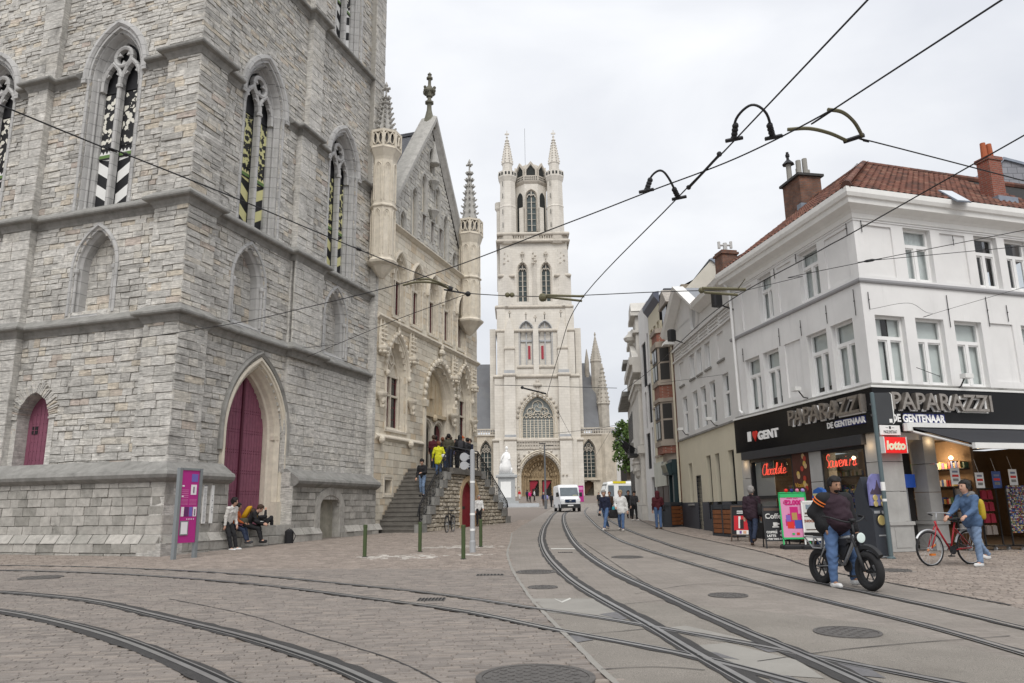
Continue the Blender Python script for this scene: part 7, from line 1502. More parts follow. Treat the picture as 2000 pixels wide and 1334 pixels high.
# boards on the pavement
def aboard(P, ang, w_, h_, lean, mfr, mface, lab, name='pavement_board', legs=True):
 t = thing(name, lab, 'sign board', P, rz=ang); b = MB()
 th = lambda u, z, o=0.: (u, -.32+z*math.sin(lean)+0-o*math.cos(lean), z*math.cos(lean)+.0+o*0)
 def quad(u0, u1, z0, z1, o, e=.02): b.add([th(u0, z0, o), th(u1, z0, o), th(u1, z1, o), th(u0, z1, o), th(u0, z0, o+e), th(u1, z0, o+e), th(u1, z1, o+e), th(u0, z1, o+e)], [[3, 2, 1, 0], [4, 5, 6, 7], [0, 1, 5, 4], [1, 2, 6, 5], [2, 3, 7, 6], [3, 0, 4, 7]])
 quad(-w_/2, -w_/2+.04, 0, h_, 0); quad(w_/2-.04, w_/2, 0, h_, 0); quad(-w_/2, w_/2, h_-.05, h_, 0); quad(-w_/2, w_/2, h_*.17, h_*.2, 0)
 if legs: b.tube([(-w_/2+.02, .3, 0), (-w_/2+.02, 0, h_*.95)], .018, 4); b.tube([(w_/2-.02, .3, 0), (w_/2-.02, 0, h_*.95)], .018, 4)
 part('frame', b, mfr, t); b = MB(); quad(-w_/2+.03, w_/2-.03, h_*.19, h_-.04, -.004, .015); f = part('face', b, mface, t); return t, f, th
m_brn = plain('board brown wood', (.09, .06, .045), .6); m_chb = plain('chalkboard', (.02, .021, .024), .7); m_chk2 = plain('chalk', (.62, .62, .6), .9)
def flat(t, nm, th, rects, mats_, o=.014):
 b = MB()
 for u0, u1, z0, z1, mi in rects: b.add([th(u0, z0, o+.002*mi), th(u1, z0, o+.002*mi), th(u1, z1, o+.002*mi), th(u0, z1, o+.002*mi)], [[0, 1, 2, 3]], mi=mi)
 return part(nm, b, mats_, t, kind='stuff')
class Lean:
 flip = False
 def __init__(s, t, th): s.M = np.array(wm(t)); s.th = th
 def __call__(s, V):
  P = np.array([s.th(u, z, -0+abs(o)+.0) for u, o, z in V]); return P@s.M[:3, :3].T+s.M[:3, 3]
ang = rad(-8)
t, f, th = aboard(G(1453, 1057), rad(-35), .62, 1.15, .16, m_brn, m_chb, 'red menu board in a brown frame leaning beside the wide planter'); flat(f, 'menu_print', th, [(-.2, .27, .36, .82, 0), (-.12, .27, .22, .36, 1), (-.05, .02, .42, .8, 1), (.0, .12, .4, .7, 2), (-.1, .2, .95, .98, 1), (-.1, .2, .89, .92, 1), (-.02, .05, .25, .34, 3), (.1, .2, .25, .34, 4)], [plain('menu red', (.55, .02, .03), .5), m_white, plain('menu black', (.03, .02, .02), .5), plain('menu purple', (.2, .08, .3), .5), plain('menu peach', (.7, .4, .25), .5)])
t, f, th = aboard(G(1517, 1070), rad(-10), .66, 1.18, .2, m_black, m_chb, 'black chalkboard with coffee prices leaning on the pavement', 'chalkboard'); flat(f, 'header_strip', th, [(-.3, .3, 1.05, 1.16, 0)], [m_brn])
LT = Lean(t, th)
for body, sz, u, z in (('Coffee', .2, 0, .83), ('I', .12, -.25, .84), ('IS', .1, .25, .92), ('COFFEE', .085, -.13, .42), ('€ 4,50', .085, .2, .44), ('LATTE', .085, -.15, .32), ('€ 5,00', .085, .2, .34), ('- FOR TAKE AWAY -', .062, 0, .24)): text(body, sz, LT, u, .016, z, m_chk2, 'chalk_lettering', f, .002, bold=.004)
flat(f, 'chalk_cup', th, [(-.07, .05, .62, .72, 0), (-.1, .08, .58, .61, 0), (.05, .1, .66, .7, 0), (-.02, .02, .5, .51, 0)], [m_chk2])
m_grn = plain('bright green frame', (.03, .42, .13), .4)
t, f, th = aboard(G(1553, 1071), rad(-8), .74, 1.55, .1, m_grn, plain('pink poster', (.62, .25, .42), .5), 'bright green framed pink lottery poster stand', 'poster_stand', False)
LT = Lean(t, th); mpk = plain('magenta letters', (.5, .01, .16), .5); text('€2.000', .17, LT, 0, .016, 1.2, mpk, 'poster_lettering', f, .003, bold=.012); text('WIN TOT', .07, LT, 0, .016, 1.37, mpk, 'poster_lettering', f, .003, bold=.006)
flat(f, 'poster_picture', th, [(-.1, .12, .95, 1.14, 0), (-.17, .19, .8, .95, 0), (-.24, .24, .62, .8, 0), (-.2, -.02, .55, .74, 1), (0, .2, .55, .78, 2), (-.06, .08, .78, .98, 3), (-.22, -.1, .74, .92, 4), (.02, .1, .38, .44, 5), (-.1, -.03, .38, .43, 6)], [mpk, m_rlet, plain('poster blue', (.05, .08, .35), .5), plain('poster gold', (.4, .25, .08), .5), plain('poster violet', (.2, .1, .4), .5), m_rlet, m_grn])
flat(f, 'green_header', th, [(-.36, .36, 1.4, 1.53, 0)], [m_grn], .02)
b = MB()
for k, mi in enumerate((0, 1, 2, 3)): p = th(-.14+.15*k, 1.57); b.ball((p[0], p[1], p[2]+.02), .055, 8, 6, mi=mi)
part('lottery_balls', b, [m_rlet, m_blu, plain('ball pink', (.6, .2, .3), .4), plain('ball lilac', (.35, .25, .55), .4)], t, kind='stuff'); b = MB(); b.cbox((0, -.2, .06), .8, .5, .12, 0, .04); part('rubber_foot', b, m_black, t)
t, f, th = aboard(G(1588, 1071), rad(-8), .55, 1.3, .05, m_white, plain('white poster', (.6, .6, .58), .5), 'white menu poster stand half hidden behind the green one', 'poster_stand', False); LT = Lean(t, th)
text('BEST', .15, LT, 0, .016, 1.08, plain('slate letters', (.2, .25, .3), .5), 'poster_lettering', f, .003, bold=.01); text('CHOCOLATE', .085, LT, 0, .016, .72, plain('brown letters', (.25, .08, .04), .5), 'poster_lettering', f, .003, bold=.006); flat(f, 'poster_strip', th, [(-.2, .22, .93, .98, 0), (-.22, .22, .86, .88, 0), (-.2, .2, .5, .53, 0)], [m_brn]); b = MB(); b.cbox((0, -.25, .06), .75, .5, .12, 0, .04); part('rubber_foot', b, m_black, t)
# black bench
t = thing('bench', 'black slatted metal bench under the souvenir window behind the rider', 'bench', W1.pt(1.9, .55, gz(0, 22)))
b = MB(W1)
for u in (1.0, 2.7): b.tube([(u, .95, .38), (u, .9, .78), (u, .45, .8)], .022, 5); b.tube([(u, .4, .38), (u, .45, .8), (u, .3, 1.25)], .022, 5); b.tube([(u, .95, .62+.38), (u, .35, .65+.38)], .018, 5)
part('bench_frame', b, m_iron, t, world=True, kind='stuff')
for k in range(6): b = MB(W1); b.box(.95, 2.75, .46+.08*k, .52+.08*k, .79, .81); part('seat_slat', b, m_iron, t, world=True)
for k in range(14): b = MB(W1); u = 1.02+k*.125; b.add([(u, .42, .86), (u+.05, .42, .86), (u+.05, .29, 1.25), (u, .29, 1.25), (u, .4, .86), (u+.05, .4, .86), (u+.05, .27, 1.25), (u, .27, 1.25)], [[0, 1, 2, 3], [7, 6, 5, 4], [0, 4, 5, 1], [2, 6, 7, 3]]); part('back_slat', b, m_iron, t, world=True)
# souvenir coin machine
P_0 = G(1711, 1089); t = thing('coin_machine', 'tall dark souvenir coin machine with a skyline picture top beside the corner pillar', 'coin machine', P_0, rz=rad(22)); hs = 1.95
side = [(-.28, .06), (.22, .06), (.22, 1.5), (-.02, 1.88), (-.08, 1.9), (-.1, 1.5), (-.22, 1.15), (-.28, 1.1)]; m_mach = plain('machine anthracite', (.04, .045, .055), .4)
b = MB(); b.prism(side[:-4]+[(-.12, 1.4), (-.2, 1.15), (-.28, 1.08)], 0, -.24, .24); part('cabinet', b, m_mach, t)
b = MB(); b.prism([(-.26, 1.2), (.26, 1.2), (.26, 1.72), (.2, 1.86), (.1, 1.94), (-.1, 1.94), (-.2, 1.86), (-.26, 1.72)], 1, -.27, -.22); tp = part('picture_top', b, mat('evening sky print', (.2, .2, .42), .4, var=.25, scale=3.), t)
b = MB(); b.prism([(-.24, 1.5), (-.15, 1.6), (-.12, 1.55), (-.06, 1.62), (0, 1.8), (.05, 1.62), (.12, 1.56), (.24, 1.58), (.24, 1.46), (-.24, 1.46)], 1, -.276, -.27); part('skyline_print', b, plain('skyline print', (.07, .05, .08), .5), tp)
b = MB()
for u, z, r in ((-.11, 1.38, .075), (.12, 1.38, .075), (-.11, 1.24, .07), (.12, 1.24, .07)): b.lathe((u, -.28, z), [(r, 0), (r*.9, -.012)], 18, axis='y')
b.lathe((0, -.285, .86), [(.12, 0), (.11, -.015)], 20, axis='y'); part('gold_coin', b, plain('gold coin', (.6, .48, .2), .35, metal=.5), t, kind='stuff')
b = MB(); b.lathe((0, -.28, .86), [(.17, 0), (.165, -.008)], 20, axis='y'); b.box(-.2, -.02, -.287, -.28, 1.02, 1.08, mi=1); b.box(.04, .2, -.287, -.28, 1.01, 1.08, mi=1); b.box(-.13, .13, -.29, -.28, .5, .53, mi=1); b.box(-.26, .26, -.3, -.05, .02, .05, mi=1); part('front_panel', b, [m_black, m_steel], t, kind='stuff')
for sx in (-.22, .22): b = MB(); b.lathe((sx, -.25, .035), [(.03, -.02), (.03, .02)], 10, axis='x'); part('castor', b, m_black, t)
t = thing('round_display', 'blue and white round topped souvenir display behind the rider', 'display', W1.pt(2.4, .35, .38)); b = MB(W1); hp = [(2.05, .4), (2.05, 1.75), (2.15, 1.95), (2.35, 2.02), (2.6, 1.95), (2.7, 1.75), (2.7, .4)]; b.prism(hp, 1, .3, .42); part('panel', b, plain('display blue', (.03, .12, .42), .4), t, world=True); b = MB(W1)
for k in range(4): b.box(2.12, 2.64, .42, .425, 1.4+.13*k, 1.46+.13*k, mi=k % 2)
part('display_print', b, [m_white, m_yel], t, world=True, kind='stuff')
# ------------- racks of souvenirs on the lane
def rack(u0, u1, o, z0, z1, lab, kind, nm):
 t = thing(nm, lab, 'rack', W2.pt((u0+u1)/2, o, .3), group='souvenir racks under the awning'); b = MB(W2)
 for u in (u0, u1): b.box(u-.015, u+.015, o-.06, o-.03, .42, z1)
 b.box(u0, u1, o-.06, o-.03, z1-.02, z1); b.box(u0, u1, o-.3, o+.2, .42, .45); part('rack_frame', b, m_iron, t, world=True)
 for u in (u0+.08, u1-.08):
  for q in (-.25, .15): w_ = MB(W2); w_.lathe((u, o+q, .36), [(.05, -.015), (.05, .015)], 10, axis='x'); part('castor', w_, m_steel, t, world=True)
 b = MB(W2); 
 if kind == 'magnet':
  z = z0
  while z < z1:
   u = u0+.01
   while u < u1-.04:
    wd = R.uniform(.025, .05); hh = R.uniform(.02, .04); b.box(u, u+wd*.85, o-.03, o-.005-R.uniform(0, .012), z, z+hh, mi=R.choice([0, 1, 1, 2, 2, 3, 4, 5, 6, 7])); u += wd
   z += .042
  pn_ = 'magnets'
 elif kind == 'card':
  for i in range(int((z1-z0)/.15)):
   z = z0+i*.15; b.box(u0, u1, o-.03, o-.02, z, z+.012, mi=5)
   for k in range(int((u1-u0)/.17)): u = u0+.01+k*.17; b.box(u, u+.155, o-.03, o-.015, z+.012, z+.125, mi=R.choice([1, 1, 4, 2, 6])); b.box(u+.01, u+.145, o-.015, o-.012, z+.07, z+.118, mi=R.choice([8, 8, 2, 3]))
  pn_ = 'postcards'
 else:
  for i in range(int((z1-z0)/.3)):
   for k in range(int((u1-u0)/.2)): u = u0+.02+k*.2; z = z1-.05-i*.3; b.prism([(u, z-.24), (u+.17, z-.24), (u+.15, z-.02), (u+.1, z), (u+.07, z), (u+.02, z-.02)], 1, o-.06, o+.02, mi=kind[i % len(kind)])
  pn_ = 'hanging_bags'
 part(pn_, b, GOOD+[plain('card sky', (.18, .32, .5), .5), plain('maroon cloth', (.22, .015, .03), .8), plain('taupe cloth', (.2, .17, .15), .8), plain('grey cloth', (.3, .29, .28), .8)], t, world=True, kind='stuff')
rack(1.95, 2.55, .35, .5, 1.95, 'rack of small hanging trinkets behind the man with the bicycle', [10, 11, 10, 11], 'souvenir_rack')
rack(2.62, 3.2, .5, .5, 1.9, 'rack of dark red and taupe bags beside the magnet board', [9, 9, 9, 10, 11], 'bag_rack'); rack(3.25, 4.1, .75, .75, 1.95, 'board packed with small colourful magnets under the awning', 'magnet', 'magnet_rack'); rack(4.16, 5.1, .8, .6, 1.95, 'postcard rack at the right edge under the awning', 'card', 'postcard_rack'); rack(5.2, 6.4, .8, .6, 1.9, 'second postcard rack, cut by the right edge of the picture', 'card', 'postcard_rack')
for i, (px, py, w_, h_, lab) in enumerate(((1866, 930, .3, .42, 'white printed price sheet above the trinkets'), (1914, 938, .28, .4, 'white printed price sheet above the dark red bags'), (1947, 937, .3, .44, 'printed sheet with a blue sky picture above the magnets'), (1979, 932, .28, .42, 'dim printed sheet nearest the right edge'))):
 u, z = W2.hit(px, py, .6); t = thing('price_sheet', lab, 'poster', W2.pt(u, .6, z), group='printed sheets hanging under the awning'); b = MB(W2); b.box(u-w_/2, u+w_/2, .59, .6, z-h_/2, z+h_/2, mi=2 if i == 2 else 0); b.box(u-w_*.35, u+w_*.35, .6, .602, z-.02, z+.04, mi=1); b.box(u-w_*.3, u+w_*.3, .6, .602, z-.13, z-.06, mi=3); b.box(u-w_*.3, u+w_*.3, .6, .602, z+.09, z+.14, mi=4); b.tube([(u, .59, z+h_/2), (u, .5, z+h_/2+.35)], .004, 3); part('sheet', b, [m_white, m_rlet, GOOD[1], m_ledge, plain('sheet slate', (.2, .22, .3), .6)], t, world=True)
# ---------------------------------------------------------------- overhead wires
m_wire = plain('tram wire', (.02, .02, .022), .6); m_ins = plain('fibreglass rod', (.13, .12, .07), .6)
def wire(px, z, r, lab, group='overhead tram wires', name='overhead_wire'):
 P = [G(x, y, z if not isinstance(z, (list, tuple)) else z[i]) for i, (x, y) in enumerate(px)]; off = lambda q: q[0] < 0 or q[0] > 2000 or q[1] < 0
 for e, f_ in ((0, 1), (-1, -2)):
  if off(px[e]): d = P[e]-P[f_]; P[e] = P[e]+d/np.linalg.norm(d)*14
 b = MB(); b.tube(catmull(P, 8) if len(P) > 2 else P, r, 5); return solo(name, b, m_wire, lab, 'wire', group)
wire([(1725, -32), (1560, 142), (1410, 300), (1320, 390), (1130, 592), (1092, 690), (1068, 772)], 5.6, .0095, 'contact wire running from the top edge down towards the cathedral window')
wire([(2010, -35), (1790, 108), (1625, 214), (1440, 308), (1265, 375), (1105, 437), (830, 540), (600, 600), (400, 641), (0, 695), (-150, 712)], 5.6, .0095, 'contact wire sweeping from the top right across to the tower wall on the left')
wire([(2060, 230), (1800, 378), (1600, 490), (1400, 605), (1280, 715), (1215, 765)], 5.6, .0095, 'contact wire slanting across the white corner building')
wire([(-60, 180), (0, 205), (230, 295), (480, 395), (700, 487), (885, 562)], 6.3, .011, 'stay wire from the left edge across the belfry windows')
wire([(912, 574), (760, 630), (600, 697)], 6., .008, 'thin stay wire from the hall front down to the tower ledge'); wire([(590, 680), (660, 672)], 6., .008, 'very short stay wire on the tower wall')
wire([(890, 564), (915, 573), (1065, 579), (1290, 570), (1440, 566)], 6.1, .011, 'level span wire crossing the cathedral tower'); wire([(1686, 275), (1850, 314), (2010, 356)], 5.8, .009, 'thin stay wire from the olive bracket to the tiled roof')
wire([(1425, 575), (1560, 542), (1700, 509), (2010, 448)], 6., .007, 'thin stay wire rising across the upper windows of the white building'); wire([(1700, 509), (2010, 480)], 6., .007, 'second thin stay wire ending at the right edge below the other')
wire([(1700, 604), (1775, 592), (1820, 612), (1900, 590), (2010, 558)], 6., .005, 'thin forked wire on the white wall above the middle windows'); wire([(1790, 718), (1850, 738), (1920, 742), (2010, 740)], 4.7, .009, 'sagging cable above the black fascia'); wire([(1290, 748), (1425, 730)], 6., .007, 'thin wire fixed to the pedimented house')
wire([(1078, 847), (1160, 838), (1205, 830)], 6., .014, 'far span wire in front of the cathedral portal'); wire([(1088, 800), (1120, 860)], 6.4, .012, 'far slanting wire before the big church window'); wire([(966, 752), (1205, 758)], 6.4, .014, 'faint span wire before the big church window'); wire([(1192, 842), (1140, 930), (1128, 945)], 5.6, .012, 'faint contact wire falling towards the tram')
def hoop(px, zs, lab):
 P = [G(x, y, z) for (x, y), z in zip(px, zs)]; t = thing('wire_hoop', lab, 'cable hoop', P[0], group='feeder hoops on the tram wires'); b = MB(); b.tube(catmull(P, 6), .016, 6); part('cable', b, m_black, t, world=True)
 for e, s_ in ((P[0], P[1]), (P[-1], P[-2])):
  b = MB(); d = (s_-e)/np.linalg.norm(s_-e)
  for k in range(4): c = e+d*(.03+.045*k); b.ball(c, .04, 7, 5)
  b.tube([e-np.array([.1, .02, .02]), e+np.array([.1, -.02, .02])], .025, 5); part('insulator', b, m_iron, t, world=True)
hoop([(1433, 274), (1438, 232), (1468, 205), (1497, 222), (1510, 270)], (5.6, 5.8, 5.9, 5.8, 5.6), 'large black cable hoop joining two wires in the sky, right one'); hoop([(1262, 374), (1272, 345), (1290, 333), (1306, 348), (1326, 388)], (5.6, 5.8, 5.85, 5.8, 5.6), 'smaller black cable hoop joining two wires, left one')
t = thing('wire_bracket', 'olive fibreglass bracket with two curved arms holding the wire against the sky', 'wire bracket', G(1665, 270, 5.7)); 
for px in ([(1538, 253), (1580, 251), (1620, 260), (1652, 274)], [(1617, 214), (1645, 219), (1668, 238), (1684, 265)]): b = MB(); b.tube(catmull([G(x, y, 5.65) for x, y in px], 5), .021, 6); part('curved_arm', b, m_ins, t, world=True)
b = MB(); b.tube([G(1648, 277, 5.65), G(1688, 264, 5.65)], .028, 5); part('cross_bar', b, m_iron, t, world=True)
t = thing('wire_bracket', 'olive bracket with curved arms holding the wire in front of the hall', 'wire bracket', G(860, 560, 5.8))
for px in ([(788, 557), (815, 551), (850, 553), (878, 564)], [(815, 545), (840, 546), (860, 553), (876, 563)]): b = MB(); b.tube(catmull([G(x, y, 5.7) for x, y in px], 5), .022, 6); part('curved_arm', b, m_ins, t, world=True)
b = MB(); b.ball(G(879, 564, 5.7), .06, 7, 5); b.tube([G(868, 566, 5.7), G(914, 574, 5.8)], .02, 5); b.ball(G(914, 574, 5.8), .06, 6, 5); part('clamp', b, m_iron, t, world=True)
t = thing('wire_bracket', 'pair of dark rods with a clamp in front of the lower tower windows', 'wire bracket', G(1070, 580, 6.)); b = MB(); b.tube([G(1067, 577, 6), G(1141, 579, 6)], .03, 5); b.tube([G(1067, 580, 6), G(1136, 588, 6)], .03, 5); b.ball(G(1060, 581, 6), .1, 7, 6); b.ball(G(991, 576, 6), .06, 6, 5); b.ball(G(1000, 576, 6), .06, 6, 5); part('rods', b, m_ins, t, world=True, kind='stuff')
t = thing('wire_bracket', 'pair of olive rods holding the wire against the white building', 'wire bracket', G(1400, 565, 5.9)); b = MB(); b.tube([G(1372, 563, 5.9), G(1456, 565, 5.9)], .035, 6); b.tube([G(1376, 571, 5.9), G(1440, 576, 5.9)], .03, 6); b.ball(G(1370, 567, 5.9), .07, 6, 5); b.tube([G(1440, 566, 5.9), G(1455, 545, 5.9)], .012, 4); part('rods', b, m_ins, t, world=True, kind='stuff')
t = thing('wire_bracket', 'short rod holding the contact wire before the big church window', 'wire bracket', G(1040, 765, 6.)); b = MB(); b.tube([G(1018, 757, 6), G(1066, 769, 6)], .04, 5); b.ball(G(1020, 757, 6), .07, 6, 5); part('rod', b, m_iron, t, world=True)
t = thing('wire_clamp', 'slim splice clamp where the two contact wires cross', 'wire clamp', G(1370, 340, 5.62)); b = MB(); b.tube([G(1344, 368, 5.62), G(1407, 300, 5.62)], .018, 5); b.ball(G(1405, 301, 5.64), .035, 6, 5); b.ball(G(1345, 366, 5.64), .035, 6, 5); part('clamp_bar', b, m_iron, t, world=True)
for (a, c, lab) in (((236, 297), (255, 306), 'turnbuckle on the stay wire across the left belfry window'), ((690, 482), (712, 492), 'turnbuckle on the stay wire near the hall turret'), ((1675, 513), (1722, 505), 'turnbuckle on the thin wire at the white corner')): b = MB(); b.tube(catmull([G(*a, 6.25), (G(*a, 6.25)+G(*c, 6.25))/2, G(*c, 6.25)], 4), [.012]*3+[.03]*3+[.012]*3, 6); solo('turnbuckle', b, m_iron, lab, 'turnbuckle', 'turnbuckles on the stay wires')
# small lamps and floodlights on the fronts
for T, lst in ((W1, [(1556, 760)]), (W2, [(1886, 735)]), (H2, [(1330, 838), (1385, 818)])):
 for x, y in lst:
  u, z = T.hit(x, y, .35); t = thing('floodlight', {1556: 'small white floodlight on the fascia of the street side', 1886: 'small white floodlight above the fascia of the lane side', 1330: 'white floodlight on the far end of the pedimented house', 1385: 'white floodlight near the middle of the pedimented house'}[x], 'floodlight', T.pt(u, .35, z), group='floodlights on the house fronts'); b = MB(T); b.box(u-.14, u+.14, .28, .48, z-.06, z+.06); part('lamp_head', b, m_alu, t, world=True); b = MB(T); b.tube([(u, .3, z-.05), (u, .15, z-.25), (u, .0, z-.28)], .02, 5); part('arm', b, m_iron, t, world=True)
for x, y, lab in ((1316, 655, 'black loudspeaker shaped floodlight at the left eave of the pediment'), (1405, 585, 'black floodlight at the right eave of the pedimented house')):
 u, z = H2.hit(x, y, .5); t = thing('floodlight', lab, 'floodlight', H2.pt(u, .5, z), group='floodlights on the house fronts'); b = MB(H2); b.cbox((u, .6, z), .3, .35, .55, .3, .05); part('lamp_head', b, m_black, t, world=True); b = MB(H2); b.tube([(u, .5, z-.2), (u, .0, z-.4)], .03, 5); part('arm', b, m_iron, t, world=True)
# ------------- statue, lamp post and panel on the cathedral square
Y = 104.; P = Dp(990, 985, Y); P[2] = gz(0, Y)-.9; t = thing('statue', 'white marble group on a grey pedestal left of the cathedral portal', 'statue', P)
b = MB(); b.cbox((0, 0, .5), 4., 3.4, 1.); b.cbox((0, 0, 1.2), 3.2, 2.6, .5); b.cbox((0, 0, 3.), 2.3, 2.0, 3.2, 0, .05); b.cbox((0, 0, 4.75), 2.9, 2.5, .35, 0, .1); b.cbox((0, 0, 5.0), 2.1, 1.8, .25); part('pedestal', b, mat('pedestal granite', (.36, .37, .37), .7, var=.15), t)
b = MB(); b.box(-.8, .6, -1.03, -1.0, 1.9, 4.); part('inscription_plate', b, m_white, t)
b = MB(); b.tube([(-.1, 0, 5.1), (-.05, 0, 6.2), (0, 0, 7.2), (.05, 0, 8.0)], [.85, .75, .45, .3], 9); b.tube([(.0, 0, 8.0), (.05, 0, 8.3)], .13, 8); b.ball((.05, 0, 8.55), (.2, .22, .27), 9, 7); b.tube([(.3, -.1, 7.8), (.5, -.2, 7.1), (.1, -.4, 6.9)], [.16, .13, .1], 7); b.tube([(-.25, -.1, 7.8), (-.6, -.2, 7.3), (-.75, -.3, 6.6)], [.16, .13, .1], 7); b.tube([(-.7, -.1, 5.1), (-.65, -.1, 6.), (-.6, -.1, 6.6)], [.35, .3, .18], 8); b.ball((-.6, -.1, 6.8), .17, 8, 6); b.tube([(.4, -.2, 5.1), (.7, -.2, 5.9)], [.4, .15], 7); part('marble_group', b, mat('white marble', (.78, .78, .77), .7, var=.12, scale=2.), t, smooth=True)
P = Dp(1066, 990, 88.); P[2] = gz(0, 88); t = thing('lamp_post', 'slim dark lamp post in front of the cathedral portal', 'lamp post', P); b = MB(); b.lathe((0, 0, 0), [(.16, 0), (.16, 1.), (.12, 1.05), (.09, 7.3)], 10); part('pole', b, plain('lamp post grey', (.12, .125, .13), .5), t); b = MB(); b.cbox((-.25, -.1, 7.4), .7, .3, .1, .3); b.cbox((.6, 0, 7.2), .8, .25, .08, -.2); part('lamp_head', b, m_iron, t, kind='stuff')
P = Dp(1134, 990, 112.); P[2] = gz(0, 112); t = thing('information_panel', 'small distant magenta panel beside the white van', 'information sign', P); b = MB(); b.box(-.5, .5, -.1, .1, 0, 2.3); part('panel', b, MATS['magenta print'], t); b = MB(); b.box(-.4, .3, -.11, -.1, 1., 1.4); b.box(-.3, .4, -.11, -.1, 1.7, 2.1); part('print', b, MATS['pink print'], t, kind='stuff')
b = MB()
for k in range(4): b.box(-5.5+.5*k*0, 3.2, 98+k*.5, 108, 1.6+.14*k, 1.6+.14*(k+1))
solo('parvis_steps', b, m_cblue, None, None, kind='structure')
# ---------------------------------------------------------------- vehicles
m_vw = mat('white van paint', (.72, .73, .75), .25, var=.03, spec=.5); m_tyre = plain('tyre rubber', (.022, .022, .023), .85); m_wind = mat('windscreen', (.09, .11, .125), .08, var=.3, scale=1.5, spec=.7); m_plast = plain('black plastic', (.025, .026, .028), .6)
P = G(1108, 999); van = thing('white_van', 'white panel van driving towards the camera on the tram track', 'van', P, rz=rad(-92+5))
def loft(b, secs, n=6, **k):         # sections (x, half width, z0, z1, corner) along x
 ring = []
 for x, w_, z0, z1, r in secs:
  pts = []
  for cx, cz, a0 in ((w_-r, z1-r, 0), (-w_+r, z1-r, PI/2), (-w_+r*.4, z0+r*.4, PI), (w_-r*.4, z0+r*.4, 1.5*PI)):
   rr = r if cz > (z0+z1)/2 else r*.4
   for i in range(n): a = a0+PI/2*i/(n-1); pts.append((x, cx+rr*math.cos(a), cz+rr*math.sin(a)))
  ring.append(pts)
 m = len(ring[0]); V = [p for r in ring for p in r]; F = [[i*m+j, i*m+(j+1) % m, (i+1)*m+(j+1) % m, (i+1)*m+j] for i in range(len(ring)-1) for j in range(m)]
 F += [list(range(m)), [(len(ring)-1)*m+j for j in range(m)][::-1]]; b.add(V, F, **k)
b = MB(); loft(b, [(-2.9, .98, .35, 2.35, .15), (-2.8, 1.0, .32, 2.45, .18), (.9, 1.0, .32, 2.48, .22), (1.25, .98, .32, 2.38, .25), (1.95, .93, .32, 1.45, .2), (2.5, .9, .34, 1.18, .2), (2.62, .82, .4, 1.0, .2)]); part('body', b, m_vw, van, smooth=False)
b = MB(); b.add([(1.36, -.82, 2.2), (1.36, .82, 2.2), (2.02, .86, 1.42), (2.02, -.86, 1.42)], [[3, 2, 1, 0]]); b.add([(1.40, -.82, 2.2), (1.40, .82, 2.2), (2.06, .86, 1.42), (2.06, -.86, 1.42)], [[3, 2, 1, 0]]); part('windscreen', b, m_wind, van); b = MB(); b.box(2.0, 2.03, .3, .75, 1.46, 1.5); part('dash_papers', b, m_yel, van)
for s_ in (-1, 1):
 b = MB(); b.prism([(1.05, 1.4), (1.75, 1.4), (1.25, 2.05), (1.05, 2.1)], 1, s_*.985, s_*1.0); part('side_window', b, m_wind, van)
 b = MB(); b.prism([(2.35, 1.0), (2.62, .92), (2.6, 1.12), (2.2, 1.2)], 1, s_*.6, s_*.93); part('headlight', b, mat('headlight', (.7, .72, .74), .1, var=0.), van)
 b = MB(); b.box(1.65, 1.8, s_*1.0, s_*1.22, 1.35, 1.75); part('mirror', b, m_plast, van)
 for x in (-1.9, 1.75): b = MB(); b.lathe((x, s_*.9, .34), [(.34, -.12), (.34, .12)], 20, axis='y'); w_ = part('wheel', b, m_tyre, van); b = MB(); b.lathe((x, s_*1.0, .34), [(.2, -.03), (.2, .03)], 14, axis='y'); part('rim', b, m_steel, w_)
b = MB(); b.box(2.5, 2.67, -.5, .5, .82, 1.1); part('grille', b, plain('dark blue grille', (.02, .035, .07), .3), van); b = MB(); b.box(2.4, 2.7, -.9, .9, .34, .68); part('bumper', b, m_plast, van); b = MB(); b.box(2.69, 2.71, -.26, .26, .5, .61); part('number_plate', b, m_white, van); b = MB(); b.ball((2.68, 0, .97), (.02, .1, .05), 8, 5); part('badge', b, m_steel, van)
# tram at the far end
P = np.array([14.2, 104., gz(0, 104)-.35]); tram = thing('tram', 'white tram with dark windows and a yellow destination display entering the square', 'tram', P, rz=rad(180+12))
b = MB(); loft(b, [(-14, 1.15, .35, 3.25, .3), (1.2, 1.15, .35, 3.3, .35), (1.9, 1.1, .35, 3.2, .4), (2.5, .95, .4, 1.6, .35), (2.6, .85, .5, 1.3, .3)]); part('body', b, mat('tram white', (.70, .71, .70), .3, var=.04), tram)
for s_ in (-1, 1):
 for k in range(6): b = MB(); b.box(-13.4+2.35*k, -11.3+2.35*k, s_*1.14, s_*1.17, 1.35, 2.7); part('window', b, m_wind, tram)
b = MB(); b.add([(2.0, -.9, 2.95), (2.0, .9, 2.95), (2.52, .85, 1.45), (2.52, -.85, 1.45)], [[3, 2, 1, 0]]); b.box(1.1, 1.9, 1.13, 1.17, 1.3, 2.75); part('windscreen', b, m_wind, tram); b = MB(); b.box(-.6, 1.2, 1.0, 1.2, 3.0, 3.3); part('destination_display', b, plain('display yellow', (.6, .5, .02), .5), tram)
b = MB(); b.box(-13, -1.5, -.8, .8, 3.25, 3.5); part('roof_equipment', b, m_ledge, tram); b = MB(); b.box(2.5, 2.6, -.7, .7, .7, 1.1); part('front_panel', b, plain('tram yellow', (.5, .42, .05), .5), tram); b = MB(); b.box(-13.5, 1.5, -1.1, 1.1, .08, .36); part('skirt', b, m_plast, tram)

